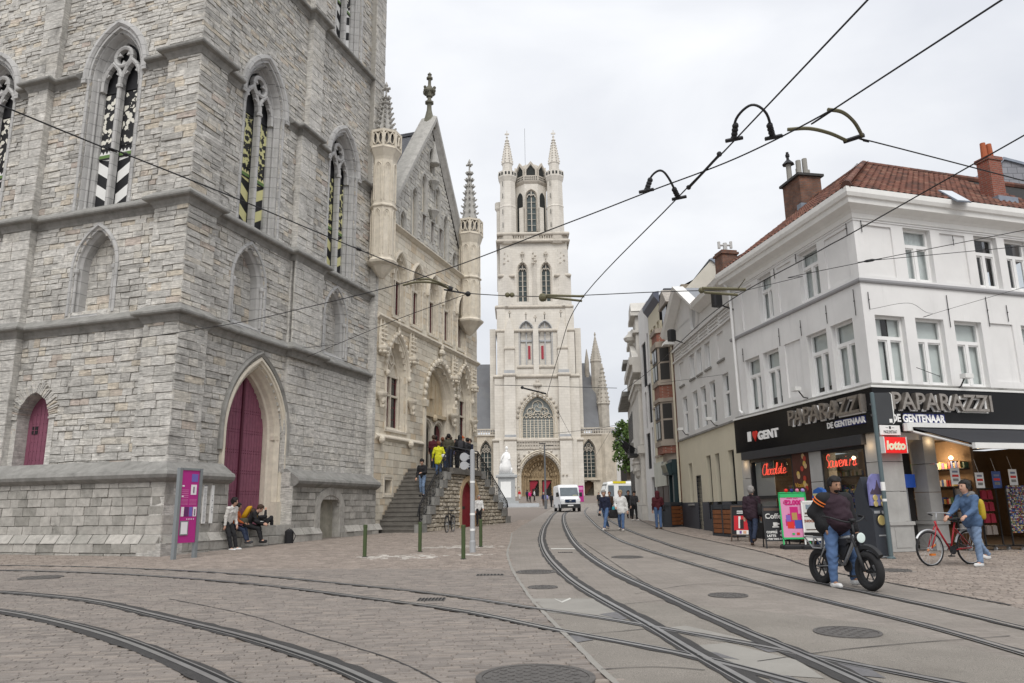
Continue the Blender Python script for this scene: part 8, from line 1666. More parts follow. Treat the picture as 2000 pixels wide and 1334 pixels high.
# ------------- bicycles (x forward)
def wheel(t, x, r, tr, nm='wheel', spokes=18, rimc=None, thick_spokes=0):
 b = MB(); b.tube([(x+r*math.cos(a), 0, r+tr*.0+r*math.sin(a)) for a in np.linspace(0, 2*PI, 33)[:-1]], tr, 8, closed=True); w_ = part('wheel', b, m_tyre, t, smooth=True)
 b = MB(); rr = r-tr*.9; b.tube([(x+rr*math.cos(a), 0, r+rr*math.sin(a)) for a in np.linspace(0, 2*PI, 33)[:-1]], tr*.45 if not thick_spokes else .03, 6, closed=True)
 b.lathe((x, 0, r), [(.03, -.05), (.03, .05)], 10, axis='y')
 for k in range(spokes): a = 2*PI*k/spokes; b.tube([(x+.03*math.cos(a), (.03 if k % 2 else -.03)*(not thick_spokes), r+.03*math.sin(a)), (x+rr*math.cos(a), 0, r+rr*math.sin(a))], thick_spokes or .0022, 4)
 part('rim', b, rimc or m_steel, w_); return w_
def tb(t, nm, segs, r, m, n=6, smooth=True): 
 b = MB()
 for s_ in segs: b.tube(s_, r, n)
 return part(nm, b, m, t, smooth=smooth)
def city_bike(P, rz, fr, lab, grp=None, step=False, bars=None):
 t = thing('bicycle', lab, 'bicycle', P, rz=rz, group=grp); r = .34; F_, B0 = .55, -.52
 wheel(t, F_, r, .022); wheel(t, B0, r, .022)
 if step: fs = [[(.3, 0, .78), (.02, 0, .32)], [(.33, 0, .9), (.28, 0, .72)]]
 else: fs = [[(.32, 0, .72), (-.02, 0, .3)], [(.3, 0, .84), (-.18, 0, .72)]]
 b = MB()
 for s_ in fs: b.tube(s_, .022, 7)
 b.tube([(0, 0, .3), (-.2, 0, .86)], .018, 7)
 for y in (-.05, .05): b.tube([(0, y, .3), (B0, y, r)], .011, 5); b.tube([(-.16, y*.6, .74), (B0, y, r)], .01, 5)
 part('frame', b, fr, t, smooth=True)
 b = MB()
 for y in (-.05, .05): b.tube([(.32, y*.5, .8), (.42, y, .6), (F_, y, r)], .012, 5)
 part('fork', b, fr, t, smooth=True)
 b = MB(); b.tube([(.3, 0, .86), (.26, 0, 1.06)], .013, 6); b.tube(catmull([(.1, .29, 1.02), (.24, .26, 1.06), (.3, .1, 1.07), (.3, -.1, 1.07), (.24, -.26, 1.06), (.1, -.29, 1.02)], 4), .012, 6); hb = part('handlebar', b, bars or m_steel, t, smooth=True)
 b = MB()
 for y in (-.29, .29): b.tube([(.08, y, 1.015), (.2, y*.95, 1.045)], .018, 6)
 part('grips', b, m_plast, hb)
 b = MB(); b.ball((-.2, 0, .92), (.14, .08, .04), 10, 6); b.ball((-.27, 0, .93), (.08, .11, .04), 10, 6); part('saddle', b, m_plast, t)
 b = MB(); b.lathe((0, .06, .3), [(.09, -.006), (.09, .006)], 18, axis='y'); b.tube([(0, .08, .3), (.12, .09, .19)], .012, 5); b.tube([(0, -.08, .3), (-.12, -.09, .41)], .012, 5); b.box(.08, .18, .08, .17, .175, .2); b.box(-.17, -.08, -.17, -.08, .4, .425); b.tube([(0, .07, .38), (B0, .07, r+.04)], .007, 4); part('crank', b, m_iron, t)
 b = MB()
 for x, a0, a1 in ((F_, .6, 2.6), (B0, .3, 3.3)): b.tube([(x+(r+.04)*math.cos(a), 0, r+(r+.04)*math.sin(a)) for a in np.linspace(a0, a1, 12)], .024, 5)
 part('mudguard', b, bars or m_plast, t)
 b = MB(); b.box(-.75, -.3, -.06, .06, .72, .735); b.tube([(-.7, .05, .72), (B0, .05, r)], .006, 4); b.tube([(-.7, -.05, .72), (B0, -.05, r)], .006, 4); part('carrier', b, m_steel, t)
 return t
A, B_ = G(868, 1041), G(889, 1037); city_bike((A+B_)/2, math.atan2(A[1]-B_[1], A[0]-B_[0]), m_iron, 'black city bicycle leaning on the stair wall beside the red door', bars=m_iron)
A, B_ = G(1296, 1021), G(1297, 1016); city_bike(G(1297, 1019), rad(-100), plain('dull red frame', (.18, .05, .04), .5), 'parked bicycle behind the person in the maroon hood')
A, B_ = G(1821, 1105), G(1900, 1101); ab = math.atan2(A[1]-B_[1], A[0]-B_[0]); m_rb = plain('red bicycle enamel', (.38, .02, .03), .3)
rb = city_bike((A+B_)/2, ab, m_rb, 'red step-through bicycle pushed by the man in denim', step=True, bars=m_steel)
b = MB(); b.box(.44, .56, -.03, .03, .2, .24); b.tube([(.4, 0, .42), (.62, 0, .3)], .02, 5); part('orange_reflector', b, plain('orange plastic', (.55, .16, .02), .4), rb)
# fat-tyred electric bike
A, B_ = G(1697, 1153), G(1611, 1139); ae = math.atan2(A[1]-B_[1], A[0]-B_[0]); EB = (A+B_)/2; EB[2] = gz(0, EB[1])
eb = thing('electric_bike', 'black and grey electric bike with fat tyres and cast wheels ridden past the shop', 'electric bike', EB, rz=ae)
for x in (.6, -.58):
 w_ = wheel(eb, x, .245, .062, spokes=6, rimc=m_plast, thick_spokes=.016); w_.location.z = .045; b = MB(); b.lathe((x, .07, .29), [(.09, -.004), (.09, .004)], 18, axis='y'); part('brake_disc', b, m_steel, eb)
m_ebg = plain('grey alloy frame', (.30, .31, .32), .35, metal=.5)
tb(eb, 'frame', [[(.36, 0, .82), (.3, 0, .72), (.02, 0, .36), (-.1, 0, .34)], [(.34, 0, .82), (-.28, 0, .74)], [(-.05, 0, .36), (-.3, 0, .76)]], .032, m_ebg)
b = MB(); b.prism([(.24, .68), (.06, .42), (-.14, .46), (-.02, .7)], 1, -.05, .05); part('battery', b, m_plast, eb); b = MB(); b.prism([(.25, .72), (.18, .66), (-.12, .66), (-.15, .75), (.2, .78)], 1, -.07, .07); part('tank_bag', b, m_black, eb)
for y in (-.085, .085): tb(eb, 'chain_stay', [[(-.08, y*.6, .34), (-.58, y, .29)], [(-.28, y*.7, .72), (-.58, y, .29)]], .014, m_ebg)
for y in (-.085, .085): b = MB(); b.tube([(.36, y, .84), (.47, y, .6)], .022, 7); b.tube([(.45, y, .64), (.6, y, .29)], .03, 7); part('fork_leg', b, m_plast, eb, smooth=True)
b = MB(); b.tube([(.34, 0, .8), (.3, 0, 1.05)], .02, 6); b.tube(catmull([(.06, .36, 1.14), (.2, .33, 1.12), (.3, .12, 1.05), (.3, -.12, 1.05), (.2, -.33, 1.12), (.06, -.36, 1.14)], 4), .014, 6); b.box(.28, .36, -.04, .04, 1.05, 1.1); part('handlebar', b, m_plast, eb, smooth=True)
b = MB(); b.tube([(.05, .36, 1.14), (.2, .34, 1.12)], .02, 6); b.tube([(.05, -.36, 1.14), (.2, -.34, 1.12)], .02, 6); b.tube([(.2, .33, 1.1), (.3, .3, 1.06)], .008, 4); part('grips', b, m_black, eb, kind='stuff')
b = MB(); b.lathe((.44, 0, .8), [(.02, -.05), (.07, -.03), (.085, .03), (.085, .05)], 18, axis='x'); hl_ = part('headlight', b, m_plast, eb); b = MB(); b.lathe((.49, 0, .8), [(.08, 0), (.055, .004)], 18, axis='x'); part('lens', b, mat('lamp lens', (.65, .75, .72), .1, var=0.), hl_)
b = MB(); b.ball((-.2, 0, .86), (.24, .11, .05), 12, 7); b.box(-.85, -.35, -.09, .09, .8, .85); part('saddle', b, m_black, eb, smooth=False)
for y in (-.1, .1): tb(eb, 'rear_rack', [[(-.35, y, .78), (-.85, y, .78), (-.62, y, .6), (-.4, y, .6), (-.35, y, .78)], [(-.62, y, .6), (-.58, y, .78)]], .016, m_pole)
b = MB(); b.tube([(.6+.37*math.cos(a), 0, .29+.37*math.sin(a)) for a in np.linspace(.7, 2.2, 10)], .05, 5); part('mudguard', b, m_plast, eb); b = MB(); b.lathe((0, .08, .33), [(.1, -.01), (.1, .01)], 18, axis='y'); b.tube([(0, .1, .33), (.0, .13, .17)], .014, 5); b.tube([(0, -.1, .33), (.0, -.13, .5)], .014, 5); part('crank', b, m_plast, eb)
b = MB(); b.box(-.06, .06, .1, .2, .15, .18); b.box(-.06, .06, -.2, -.1, .48, .51); part('pedals', b, m_plast, eb, kind='stuff'); b = MB(); b.box(.4, .43, .06, .09, .26, .3); part('orange_reflector', b, plain('orange plastic', (.55, .16, .02), .4), eb)

# ---------------------------------------------------------------- people: one smooth skin per figure, clothes as its children
def snet(f, o, h):
 s = f < 0; nx, ny, nz = f.shape
 c8 = [s[i:nx-1+i, j:ny-1+j, k:nz-1+k] for i in (0, 1) for j in (0, 1) for k in (0, 1)]; n = sum(c.astype(int) for c in c8); act = (n > 0) & (n < 8); I = np.argwhere(act)
 if not len(I): return np.zeros((0, 3)), np.zeros((0, 4), int)
 idm = -np.ones(act.shape, int); idm[tuple(I.T)] = np.arange(len(I)); acc = np.zeros((len(I), 3)); cnt = np.zeros(len(I))
 cor = [(i, j, k) for i in (0, 1) for j in (0, 1) for k in (0, 1)]
 for a in range(8):
  for b_ in range(a+1, 8):
   d = np.array(cor[b_])-cor[a]
   if abs(d).sum() != 1: continue
   fa, fb = f[tuple((I+cor[a]).T)], f[tuple((I+cor[b_]).T)]; m = (fa < 0) != (fb < 0); t = np.where(m, fa/(fa-fb+1e-12*(fa == fb)), 0)
   acc += m[:, None]*(np.array(cor[a])+t[:, None]*d); cnt += m
 V = o+(I+acc/cnt[:, None])*h; Q = []
 for ax in range(3):
  sl = [slice(1, -1)]*3; sl[ax] = slice(0, -1); s0 = s[tuple(sl)]; sl2 = list(sl); sl2[ax] = slice(1, None); s1 = s[tuple(sl2)]; E = np.argwhere(s0 != s1)
  if not len(E): continue
  off = [1, 1, 1]; off[ax] = 0; E = E+off; u, v = (ax+1) % 3, (ax+2) % 3; du, dv = np.eye(3, dtype=int)[u], np.eye(3, dtype=int)[v]
  q = np.stack([idm[tuple((E-du-dv).T)], idm[tuple((E-dv).T)], idm[tuple(E.T)], idm[tuple((E-du).T)]], 1); fl = s[tuple(E.T)]; q[~fl] = q[~fl][:, ::-1]; Q.append(q[(q >= 0).all(1)])
 return V, np.concatenate(Q)
def field(prims, h, k=.03, cut=None, fold=0.):
 lo = np.min([np.minimum(p[0], p[1])-max(np.max(p[2]), np.max(p[3])) for p in prims], 0)-3*h; hi = np.max([np.maximum(p[0], p[1])+max(np.max(p[2]), np.max(p[3])) for p in prims], 0)+3*h
 n = np.ceil((hi-lo)/h).astype(int)+1; ax = [lo[i]+np.arange(n[i])*h for i in range(3)]; X, Y, Z = np.meshgrid(*ax, indexing='ij'); D = np.full(n, 9., np.float64)
 for p in prims:
  a, b_, ra, rb = p[:4]; m = max(np.max(ra), np.max(rb))+4*h+k; l = np.maximum(((np.minimum(a, b_)-m-lo)/h).astype(int), 0); u = np.minimum(((np.maximum(a, b_)+m-lo)/h).astype(int)+1, n); s_ = tuple(slice(l[i], u[i]) for i in range(3))
  x, y, z = X[s_]-a[0], Y[s_]-a[1], Z[s_]-a[2]
  if np.ndim(ra):
   k0 = np.sqrt((x/ra[0])**2+(y/ra[1])**2+(z/ra[2])**2); k1 = np.sqrt((x/ra[0]**2)**2+(y/ra[1]**2)**2+(z/ra[2]**2)**2)+1e-9; d = k0*(k0-1)/k1
  else:
   e = b_-a; t = np.clip((x*e[0]+y*e[1]+z*e[2])/(e@e+1e-9), 0, 1); d = np.sqrt((x-t*e[0])**2+(y-t*e[1])**2+(z-t*e[2])**2)-(ra+t*(rb-ra))
  o_ = D[s_]; hh = np.maximum(k-np.abs(o_-d), 0)/k; D[s_] = np.minimum(o_, d)-hh*hh*k*.25
 if fold: D = D+fold*(np.sin(Z*38+2.5*np.sin(X*19+Z*7)+2.*np.sin(Y*23))*.6+np.sin(Z*71+X*31-Y*43)*.4)
 if cut is not None: D = np.maximum(D, cut(X, Y, Z))
 D[[0, -1]] = 9; D[:, [0, -1]] = 9; D[:, :, [0, -1]] = 9
 return snet(D, lo, h)
SKIN = [mat('skin light', (.50, .30, .22), .6, var=.08, scale=9.), mat('skin tan', (.33, .185, .12), .6, var=.08, scale=9.)]
def cloth(nm, c): return mat('cloth '+nm, c, .85, var=.16, scale=9., bump=.35, bscale=16.)
CL = {k: cloth(k, v) for k, v in dict(black=(.018, .018, .02), navy=(.018, .022, .045), jeans=(.075, .13, .25), pale_jeans=(.17, .24, .36), dark_jeans=(.025, .035, .065), white=(.62, .62, .61), cream=(.6, .58, .55), yellow=(.58, .58, .03), orange=(.42, .10, .03), olive=(.07, .065, .045), maroon=(.07, .012, .018), grey=(.16, .155, .15), plum=(.03, .016, .024), denim=(.07, .12, .215), lilac=(.25, .25, .5), pink=(.62, .02, .18), red=(.5, .03, .03), brown=(.08, .05, .035), green=(.05, .16, .09), charcoal=(.045, .045, .05)).items()}
HAIR = {k: mat('hair '+k, v, .6, var=.2, scale=40., bump=.3, bscale=60.) for k, v in dict(black=(.012, .01, .01), brown=(.05, .028, .018), grey=(.25, .24, .23), blond=(.3, .22, .13), auburn=(.14, .05, .025), rust=(.22, .06, .02), hood=(.02, .02, .022), maroon=(.06, .01, .015)).items()}
m_eye = plain('eyes', (.02, .015, .012), .3); m_mouth = plain('lips', (.28, .1, .085), .6)
def rot2(v, a): return np.array([v[0]*math.cos(a)-v[1]*math.sin(a), v[0]*math.sin(a)+v[1]*math.cos(a), v[2]])
def person(lab, P, rz, h=1.75, top='black', legs='jeans', shoes='black', hair='brown', skin=0, lean=0., hip=None, legL=(0, 0, 0), legR=(0, 0, 0), armL=(0, .12, .25, 0), armR=(0, .12, .25, 0), head=(0, 0), fat=1., res=.02, coat=0., longhair=False, hat=None, beard=False, extra=None, bare=False, roll=0, group=None, skirt=False, hood=False, twist=0.):
 """x forward, y to the left. leg: thigh pitch, knee bend, splay. arm: forward pitch, out, elbow bend, inward turn"""
 t = thing('person', lab, 'person', P, rz=rz, group=group); S = h/1.75; cs = math.cos; sn = math.sin
 hipz = .93 if hip is None else hip/S; pel = np.array([0, 0, hipz]); A = lambda *q: np.array(q, float)
 up_ = A(sn(lean), 0, cs(lean)); fw_ = A(cs(lean), 0, -sn(lean)); tw = lambda y: rot2(A(0, y, 0), twist)
 waist = pel+up_*.15; chest = pel+up_*.36; neck = pel+up_*.53; hd = neck+A(sn(lean*.5+head[1]*.6), 0, cs(lean*.5+head[1]*.6))*.155+fw_*.02
 J = {}
 for s_, nm, lg, ar in ((1, 'L', legL, armL), (-1, 'R', legR, armR)):
  hp = pel+A(0, .09*s_, -.02); p, kb, sp = lg; kn = hp+A(sn(p)*cs(sp), s_*sn(sp), -cs(p)*cs(sp))*.43; q = p-kb; an = kn+A(sn(q)*cs(sp*.3), s_*sn(sp)*.3, -cs(q))*.41
  fa = max(-.9, min(.5, q*.5)); toe = an+A(cs(fa), .12*s_, 0)*.16+A(0, 0, -.045+sn(-q)*.05)
  J[nm] = [hp, kn, an, toe]; sh = neck+tw(.185*s_*(.5+.5*fat))-up_*.07; a, ou, el, inn = ar; a2 = a-lean
  ud = A(sn(a2)*cs(ou), s_*sn(ou), -cs(a2)*cs(ou)); eb_ = sh+ud*.28; a3 = a2+el; fd = A(sn(a3)*cs(inn), -s_*sn(inn)*abs(sn(el) if el else 0)*1.-s_*.0+s_*sn(ou)*.4, -cs(a3)*cs(inn)); fd /= np.linalg.norm(fd); wr = eb_+fd*.245; J[nm+'a'] = [sh, eb_, wr, wr+fd*.09, fd]
 Z = lambda L: [(np.asarray(p[0])*S, np.asarray(p[1])*S, np.asarray(p[2])*S, np.asarray(p[3])*S) for p in L]
 hy, hpch = head; hx = rot2(A(cs(hpch), 0, -sn(hpch)), hy); hl = rot2(A(0, 1., 0), hy); hu_ = np.cross(hx, hl)
 body = [(hd, hd, A(.1, .084, .126), A(.1, .084, .126)), (hd+hx*.03-hu_*.05, hd+hx*.035-hu_*.075, .055, .042), (neck-up_*.04, hd-hu_*.05, .058, .054), (pel, waist, .08, .07), (waist, chest, .075, .07), (J['La'][0], J['Ra'][0], .045, .045),
   (hd+hx*.088-hu_*.005, hd+hx*.105-hu_*.03, .009, .015), (hd+hl*.076-hx*.005, hd+hl*.078-hx*.008-hu_*.03, .014, .01), (hd-hl*.076-hx*.005, hd-hl*.078-hx*.008-hu_*.03, .014, .01)]
 trs, tps, shs = [], [], []
 f = fat; trs += [(pel+A(0, .06*f, .02), pel+A(0, -.06*f, .02), .115*f, .115*f), (waist+A(0, .05, -.02), waist+A(0, -.05, -.02), .105*f, .105*f)]
 tps += [(pel+up_*.06+tw(.055*f), chest+tw(.08*f), .105*f, .11*f), (pel+up_*.06-tw(.055*f), chest-tw(.08*f), .105*f, .11*f), (chest+tw(.07), neck+tw(.09)-up_*.08, .11*f, .075), (chest-tw(.07), neck-tw(.09)-up_*.08, .11*f, .075), (neck-up_*.03, neck+up_*.02, .068, .06), (pel+up_*.02, waist, .125*f, .12*f)]
 if coat: mh = ((J['L'][1]+J['R'][1])/2-pel)*coat; tps.append((pel, pel+mh, .13*f, .13*f))
 if f > 1.1: tps.append((waist+fw_*.12, waist+fw_*.13+up_*.03, .19*f*.8, .17*f*.8)); tps.append((chest+fw_*.06, chest+fw_*.07, .13*f, .12*f))
 for nm, s_ in (('L', 1), ('R', -1)):
  hp, kn, an, toe = J[nm]; sh, eb_, wr, ha, fd = J[nm+'a']; lf = .5+.5*f
  body += [(hp, kn, .07, .05), (kn, an, .048, .034), (an, toe, .036, .03), (sh, eb_, .046, .036), (eb_, wr, .036, .024)]
  ref = A(0, 0, 1.) if abs(fd[2]) < .9 else A(1., 0, 0); side = np.cross(fd, ref); side /= np.linalg.norm(side); pn_ = np.cross(side, fd)
  body += [(wr, ha, .026, .034)]+[(ha+side*q, ha+side*q*1.15+fd*l*.55-pn_*.012, .0105, .01) for q, l in ((-.03, .075), (-.01, .09), (.01, .085), (.028, .065))]+[(ha+side*q*1.15+fd*l*.55-pn_*.012, ha+side*q+fd*l*.85-pn_*.035, .01, .008) for q, l in ((-.03, .075), (-.01, .09), (.01, .085), (.028, .065))]+[(wr+fd*.03-side*.03, wr+fd*.075-side*.06, .012, .01)]
  trs += [(hp, kn, .098*lf, .07*lf), (kn, an+A(0, 0, .03), .069*lf, .058)]
  tps += [(sh-up_*.005, eb_, .075*lf, .06*lf), (eb_, wr-fd*.005, .06*lf, .045)]
  shs += [(an+A(-.03, 0, -.045), toe+A(0, 0, .012), .043, .036), (an, an+A(0, 0, -.04), .045, .045), (an+A(.05, 0, -.05), toe+A(.02, 0, .0), .04, .03)]
  if coat: tps += [(hp+up_*.03, hp+(kn-hp)*coat, .125*f, .12*f)]
 def mk(nm, pr, m, k=.03, par=None, cut=None, rs=None, fold=0.):
  V, F = field(Z(pr), rs or res, k*S, cut, fold); b = MB(); b.add(V, F); return part(nm, b, m, par or t, smooth=True)
 bd = mk('body', body, SKIN[skin], .022, rs=min(res, .016)); mk('trousers', trs, CL[legs], .03, bd, fold=.006); mk('jacket', tps, CL[top], .04, bd, fold=.007)
 if not bare: mk('shoes', shs, CL[shoes], .02, bd)
 if hair:
  hp_ = [(hd+hu_*.022-hx*.014, hd+hu_*.022-hx*.014, A(.116, .101, .13), A(.116, .101, .13))]+[(q, q, .036, .036) for q in [hd+hu_*.03-hx*.014+hx*.085*math.cos(i*2.4)*math.sin(.5+i*.13)+hl*.08*math.sin(i*2.4)*math.sin(.5+i*.13)+hu_*.1*math.cos(.5+i*.13) for i in range(14)]]
  if longhair: hp_ += [(hd-hx*.06, hd-hx*.075-up_*.2, .075, .06), (hd-hx*.03+hl*.06, hd-hx*.04+hl*.07-up_*.15, .045, .035), (hd-hx*.03-hl*.06, hd-hx*.04-hl*.07-up_*.15, .045, .035)]
  hc = hd*S; fx = lambda X, Y, Zz: (X-hc[0])*hx[0]+(Y-hc[1])*hx[1]+(Zz-hc[2])*hx[2]; fz = lambda X, Y, Zz: (X-hc[0])*hu_[0]+(Y-hc[1])*hu_[1]+(Zz-hc[2])*hu_[2]
  cut = lambda X, Y, Zz: np.maximum(np.minimum(fx(X, Y, Zz)-.035*S, .066*S-fz(X, Y, Zz)), np.minimum(fx(X, Y, Zz)+.03*S, -.02*S-fz(X, Y, Zz))-(9 if longhair or hood else 0))
  hm = HAIR[hair]
  if hood: hp_ = [(hd+hu_*.01-hx*.02, hd+hu_*.01-hx*.02, A(.125, .115, .14), A(.125, .115, .14)), (hd-hu_*.1-hx*.03, neck-up_*.02, .11, .12)]
  mk('hood' if hood else 'hair', hp_, CL[hair] if hood and hair in CL else hm, .03, bd, cut, min(res, .014))
  if beard: cut2 = lambda X, Y, Zz: np.maximum(((X-hc[0])*hu_[0]+(Y-hc[1])*hu_[1]+(Zz-hc[2])*hu_[2])+.045*S, -((X-hc[0])*hx[0]+(Y-hc[1])*hx[1]+(Zz-hc[2])*hx[2])-.005); mk('beard', [(hd, hd, A(.098, .083, .122), A(.098, .083, .122)), (hd+hx*.03-hu_*.05, hd+hx*.04-hu_*.08, .061, .046)], hm, .02, bd, cut2, .011)
 if hat: mk('hat', [(hd+hu_*.045-hx*.01, hd+hu_*.045-hx*.01, A(.108, .098, .1), A(.108, .098, .1)), (hd+hu_*.15, hd+hu_*.16, .025, .025)], CL[hat], .02, bd, lambda X, Y, Zz: -((X-hd[0]*S)*hu_[0]+(Y-hd[1]*S)*hu_[1]+(Zz-hd[2]*S)*hu_[2])+.03*S, .014)
 if res < .025:
  b = MB()
  for s_ in (-1, 1): b.ball((hd+hx*.088+hl*.032*s_+hu_*.006)*S, .0095*S, 7, 5); b.ball((hd+hx*.094+hl*.033*s_+hu_*.028)*S, A(.01, .018, .006)*S, 7, 4)
  b.ball((hd+hx*.088-hu_*.058)*S, A(.012, .025, .007)*S, 7, 5, mi=1); part('facial_features', b, [m_eye, m_mouth], bd, kind='stuff')
 return t, J, dict(hd=hd*S, neck=neck*S, chest=chest*S, pel=pel*S, up=up_, fw=fw_, S=S, bd=bd)
def bag(nm, lab, t, c, s_, m, strap=None, loc=None, tilt=0.):
 """rounded bag carried by a person: a thing of its own, placed in the carrier's frame"""
 Mw = np.array(wm(t)); c = np.asarray(c, float); g = thing(nm, lab, nm.replace('_', ' '), Mw[:3, :3]@c+Mw[:3, 3], rz=t.rotation_euler[2] if t.rotation_euler[2] else math.atan2(Mw[1, 0], Mw[0, 0]))
 b = MB(); n = 12; V = []; 
 for f_, r in ((-.5, .75), (-.42, .95), (-.2, 1.), (.2, .96), (.4, .85), (.5, .55)):
  for j in range(n): a = 2*PI*j/n; q = lambda v: math.copysign(abs(v)**.6, v); V.append((s_[0]/2*r*q(math.cos(a))+tilt*f_*s_[2], s_[1]/2*r*q(math.sin(a)), s_[2]*f_))
 F = [[i*n+j, i*n+(j+1) % n, (i+1)*n+(j+1) % n, (i+1)*n+j] for i in range(5) for j in range(n)]+[list(range(n))[::-1], [5*n+j for j in range(n)]]; b.add(V, F); part('pouch', b, m, g, smooth=True)
 if strap is not None: b = MB(); b.tube(catmull([np.asarray(p)-c for p in strap], 5), .014, 5); part('strap', b, m, g)
 return g
walkL, walkR = (.38, .12, 0), (-.32, .28, 0)
# the four sitting by the purple door
bl = B2.pt(3.55, .42, 0)
def onB(u, o): p = B2.pt(u, o, 0); p[2] = gz(0, p[1]); return p
ob = math.atan2(B2.n[1], B2.n[0])
person('person in a white sweater and black trousers leaning on the ledge by the purple door', onB(2.4, .42), ob, 1.72, 'cream', 'black', 'white', 'black', lean=.32, hip=.84, legL=(.5, .28, .02), legR=(.42, .2, .05), armL=(.15, .15, .5, .2), armR=(.1, .1, .2, 0), head=(.9, .1), res=.016)
t1, J1, k1 = person('person in an orange sweater and blue jeans sitting with a bag on the lap', onB(2.95, .22), ob+.35, 1.55, 'orange', 'dark_jeans', 'charcoal', 'black', 1, lean=.2, hip=.72, legL=(1.25, 1.0, .05), legR=(1.2, .85, .1), armL=(.5, .1, .9, .4), armR=(.5, .1, .9, .4), head=(.5, .1), res=.016)
b = MB(); b.box(.14, .16, -.12, .12, -.02, .1); bag('satchel', 'olive bag on the lap of the person in orange', t1, k1['pel']+np.array([.3, 0, .14]), (.3, .34, .18), CL['olive'])
t2, J2, k2 = person('person in black with yellow backpack straps bent over a drawing pad', onB(3.6, .22), ob+.5, 1.7, 'black', 'black', 'black', 'brown', lean=.62, hip=.72, legL=(1.35, 1.15, .1), legR=(1.3, 1.0, .12), armL=(.9, .1, 1.0, .5), armR=(.9, .1, .9, .5), head=(.2, .75), res=.016)
bag('backpack', 'yellow backpack worn by the person drawing', t2, k2['chest']-k2['fw']*.24-k2['up']*.02, (.2, .3, .4), mat('yellow nylon', (.55, .3, .01), .6), strap=[k2['chest']-k2['fw']*.1+np.array([0, .14, -.1]), k2['neck']+np.array([.0, .14, .03]), k2['chest']+k2['fw']*.13+np.array([0, .13, 0])], tilt=.5)
pt_ = thing('drawing_pad', 'white drawing pad on the knees of the person in black', 'paper', t2.matrix_world.to_translation()); b = MB(); c = np.array(wm(t2))[:3, :3]@np.array([.42, -.02, .82])+np.array(wm(t2))[:3, 3]; b.cbox(c, .24, .33, .012, ob+.5); part('paper', b, m_white, pt_, world=True)
person('person in black lying back with knees raised and white shoes on the ledge', np.array([*B2.pt(4.75, .0)[:2], 1.0]), math.atan2(B2.d[1], B2.d[0]), 1.68, 'black', 'black', 'white', 'brown', lean=-1.05, hip=.14, legL=(1.95, 1.75, .05), legR=(2.15, 2.0, .1), armL=(.6, .1, 1., .4), armR=(.6, .1, 1., .4), head=(0, -.2), res=.018)
P = G(564, 1061); g = thing('backpack', 'black backpack standing on the pavement by the ledge', 'backpack', P, rz=rad(200)); b = MB(); b.cbox((0, 0, .24), .3, .2, .48, 0, .07); b.cbox((0, -.12, .15), .24, .1, .24, 0, .04); part('bag', b, CL['black'], g); b = MB(); b.tube(catmull([(-.12, .1, .42), (-.2, .16, .25), (-.14, .11, .06)], 5), .016, 5); b.tube([(-.03, 0, .48), (0, 0, .53), (.03, 0, .48)], .01, 4); part('strap', b, CL['charcoal'], g)
# on the stairs
ou = math.atan2(B2.d[1], B2.d[0]); stz = lambda u: zl+(LZ-zl)*min(15, max(1, math.ceil((u-ul0)/(ul1-ul0)*NL)))/NL
def onS(u, o, z=None): p = B2.pt(u, o, 0); p[2] = stz(u) if z is None else z; return p
tA, JA, kA = person('man in a black jacket, dark cap and pale jeans coming down the stairs', onS(14.8, 1.5), ou+PI, 1.76, 'black', 'pale_jeans', 'black', 'black', lean=.05, legL=(.25, .45, 0), legR=(-.05, .15, 0), armL=(.3, .1, 1.2, .5), armR=(.1, .15, .4, 0), head=(0, .3), hat='black', res=.018)
tB, JB, kB = person('person in a bright yellow coat and blue jeans going up the stairs', onS(15.9, 1.85), ou+.4, 1.66, 'yellow', 'jeans', 'charcoal', 'auburn', coat=.55, legL=(.1, .2, 0), legR=(0, .05, 0), armL=(.0, .35, .4, 0), armR=(0, .35, .5, 0), res=.018)
bag('shoulder_bag', 'small white shoulder bag against the yellow coat', tB, (-.05, -.24, .95), (.1, .24, .16), CL['white'])
crowd = [(17.0, .75, 1.72, 'maroon', 'black', 'brown', 0, PI/2+.3, None), (17.2, 1.5, 1.78, 'olive', 'dark_jeans', 'black', 0, ou+.6, None), (17.7, 1.2, 1.7, 'brown', 'jeans', 'black', 0, PI*.6, None), (18.25, 1.7, 1.8, 'black', 'black', 'hood', 0, ou+.5, None), (18.8, 1.65, 1.78, 'charcoal', 'dark_jeans', None, 0, ou+.9, 'orange'), (19.35, 1.7, 1.74, 'black', 'dark_jeans', 'black', 0, ou+1.2, None), (19.45, 1.0, 1.7, 'lilac', 'black', 'black', 0, ou+2.2, None), (17.9, .45, 1.7, 'plum', 'black', 'brown', 0, PI/2, None), (17.55, .6, 1.76, 'grey', 'jeans', 'black', 0, 2., None), (18.05, .8, 1.7, 'black', 'black', 'auburn', 0, 1.7, None), (18.6, 1., 1.8, 'olive', 'black', 'brown', 0, 2.2, None), (20.15, 1.6, 1.74, 'navy', 'charcoal', 'brown', 0, ou+2.6, None)]
labs = ['person in maroon in the hall doorway, farthest left on the landing', 'person in an olive jacket with dark hair behind the yellow coat', 'person in a brown coat and blue jeans on the landing', 'person with a black hood and rucksack on the landing', 'person wearing an orange knitted hat on the landing', 'person in a black hooded coat right of the orange hat', 'person in a lilac top half hidden at the back of the landing', 'person in dark plum close to the hall doorway', 'person in grey between the olive jacket and the brown coat', 'auburn haired person in black in the middle of the landing', 'person in an olive coat behind the black rucksack', 'person in a navy coat at the right end of the landing, face to the left']
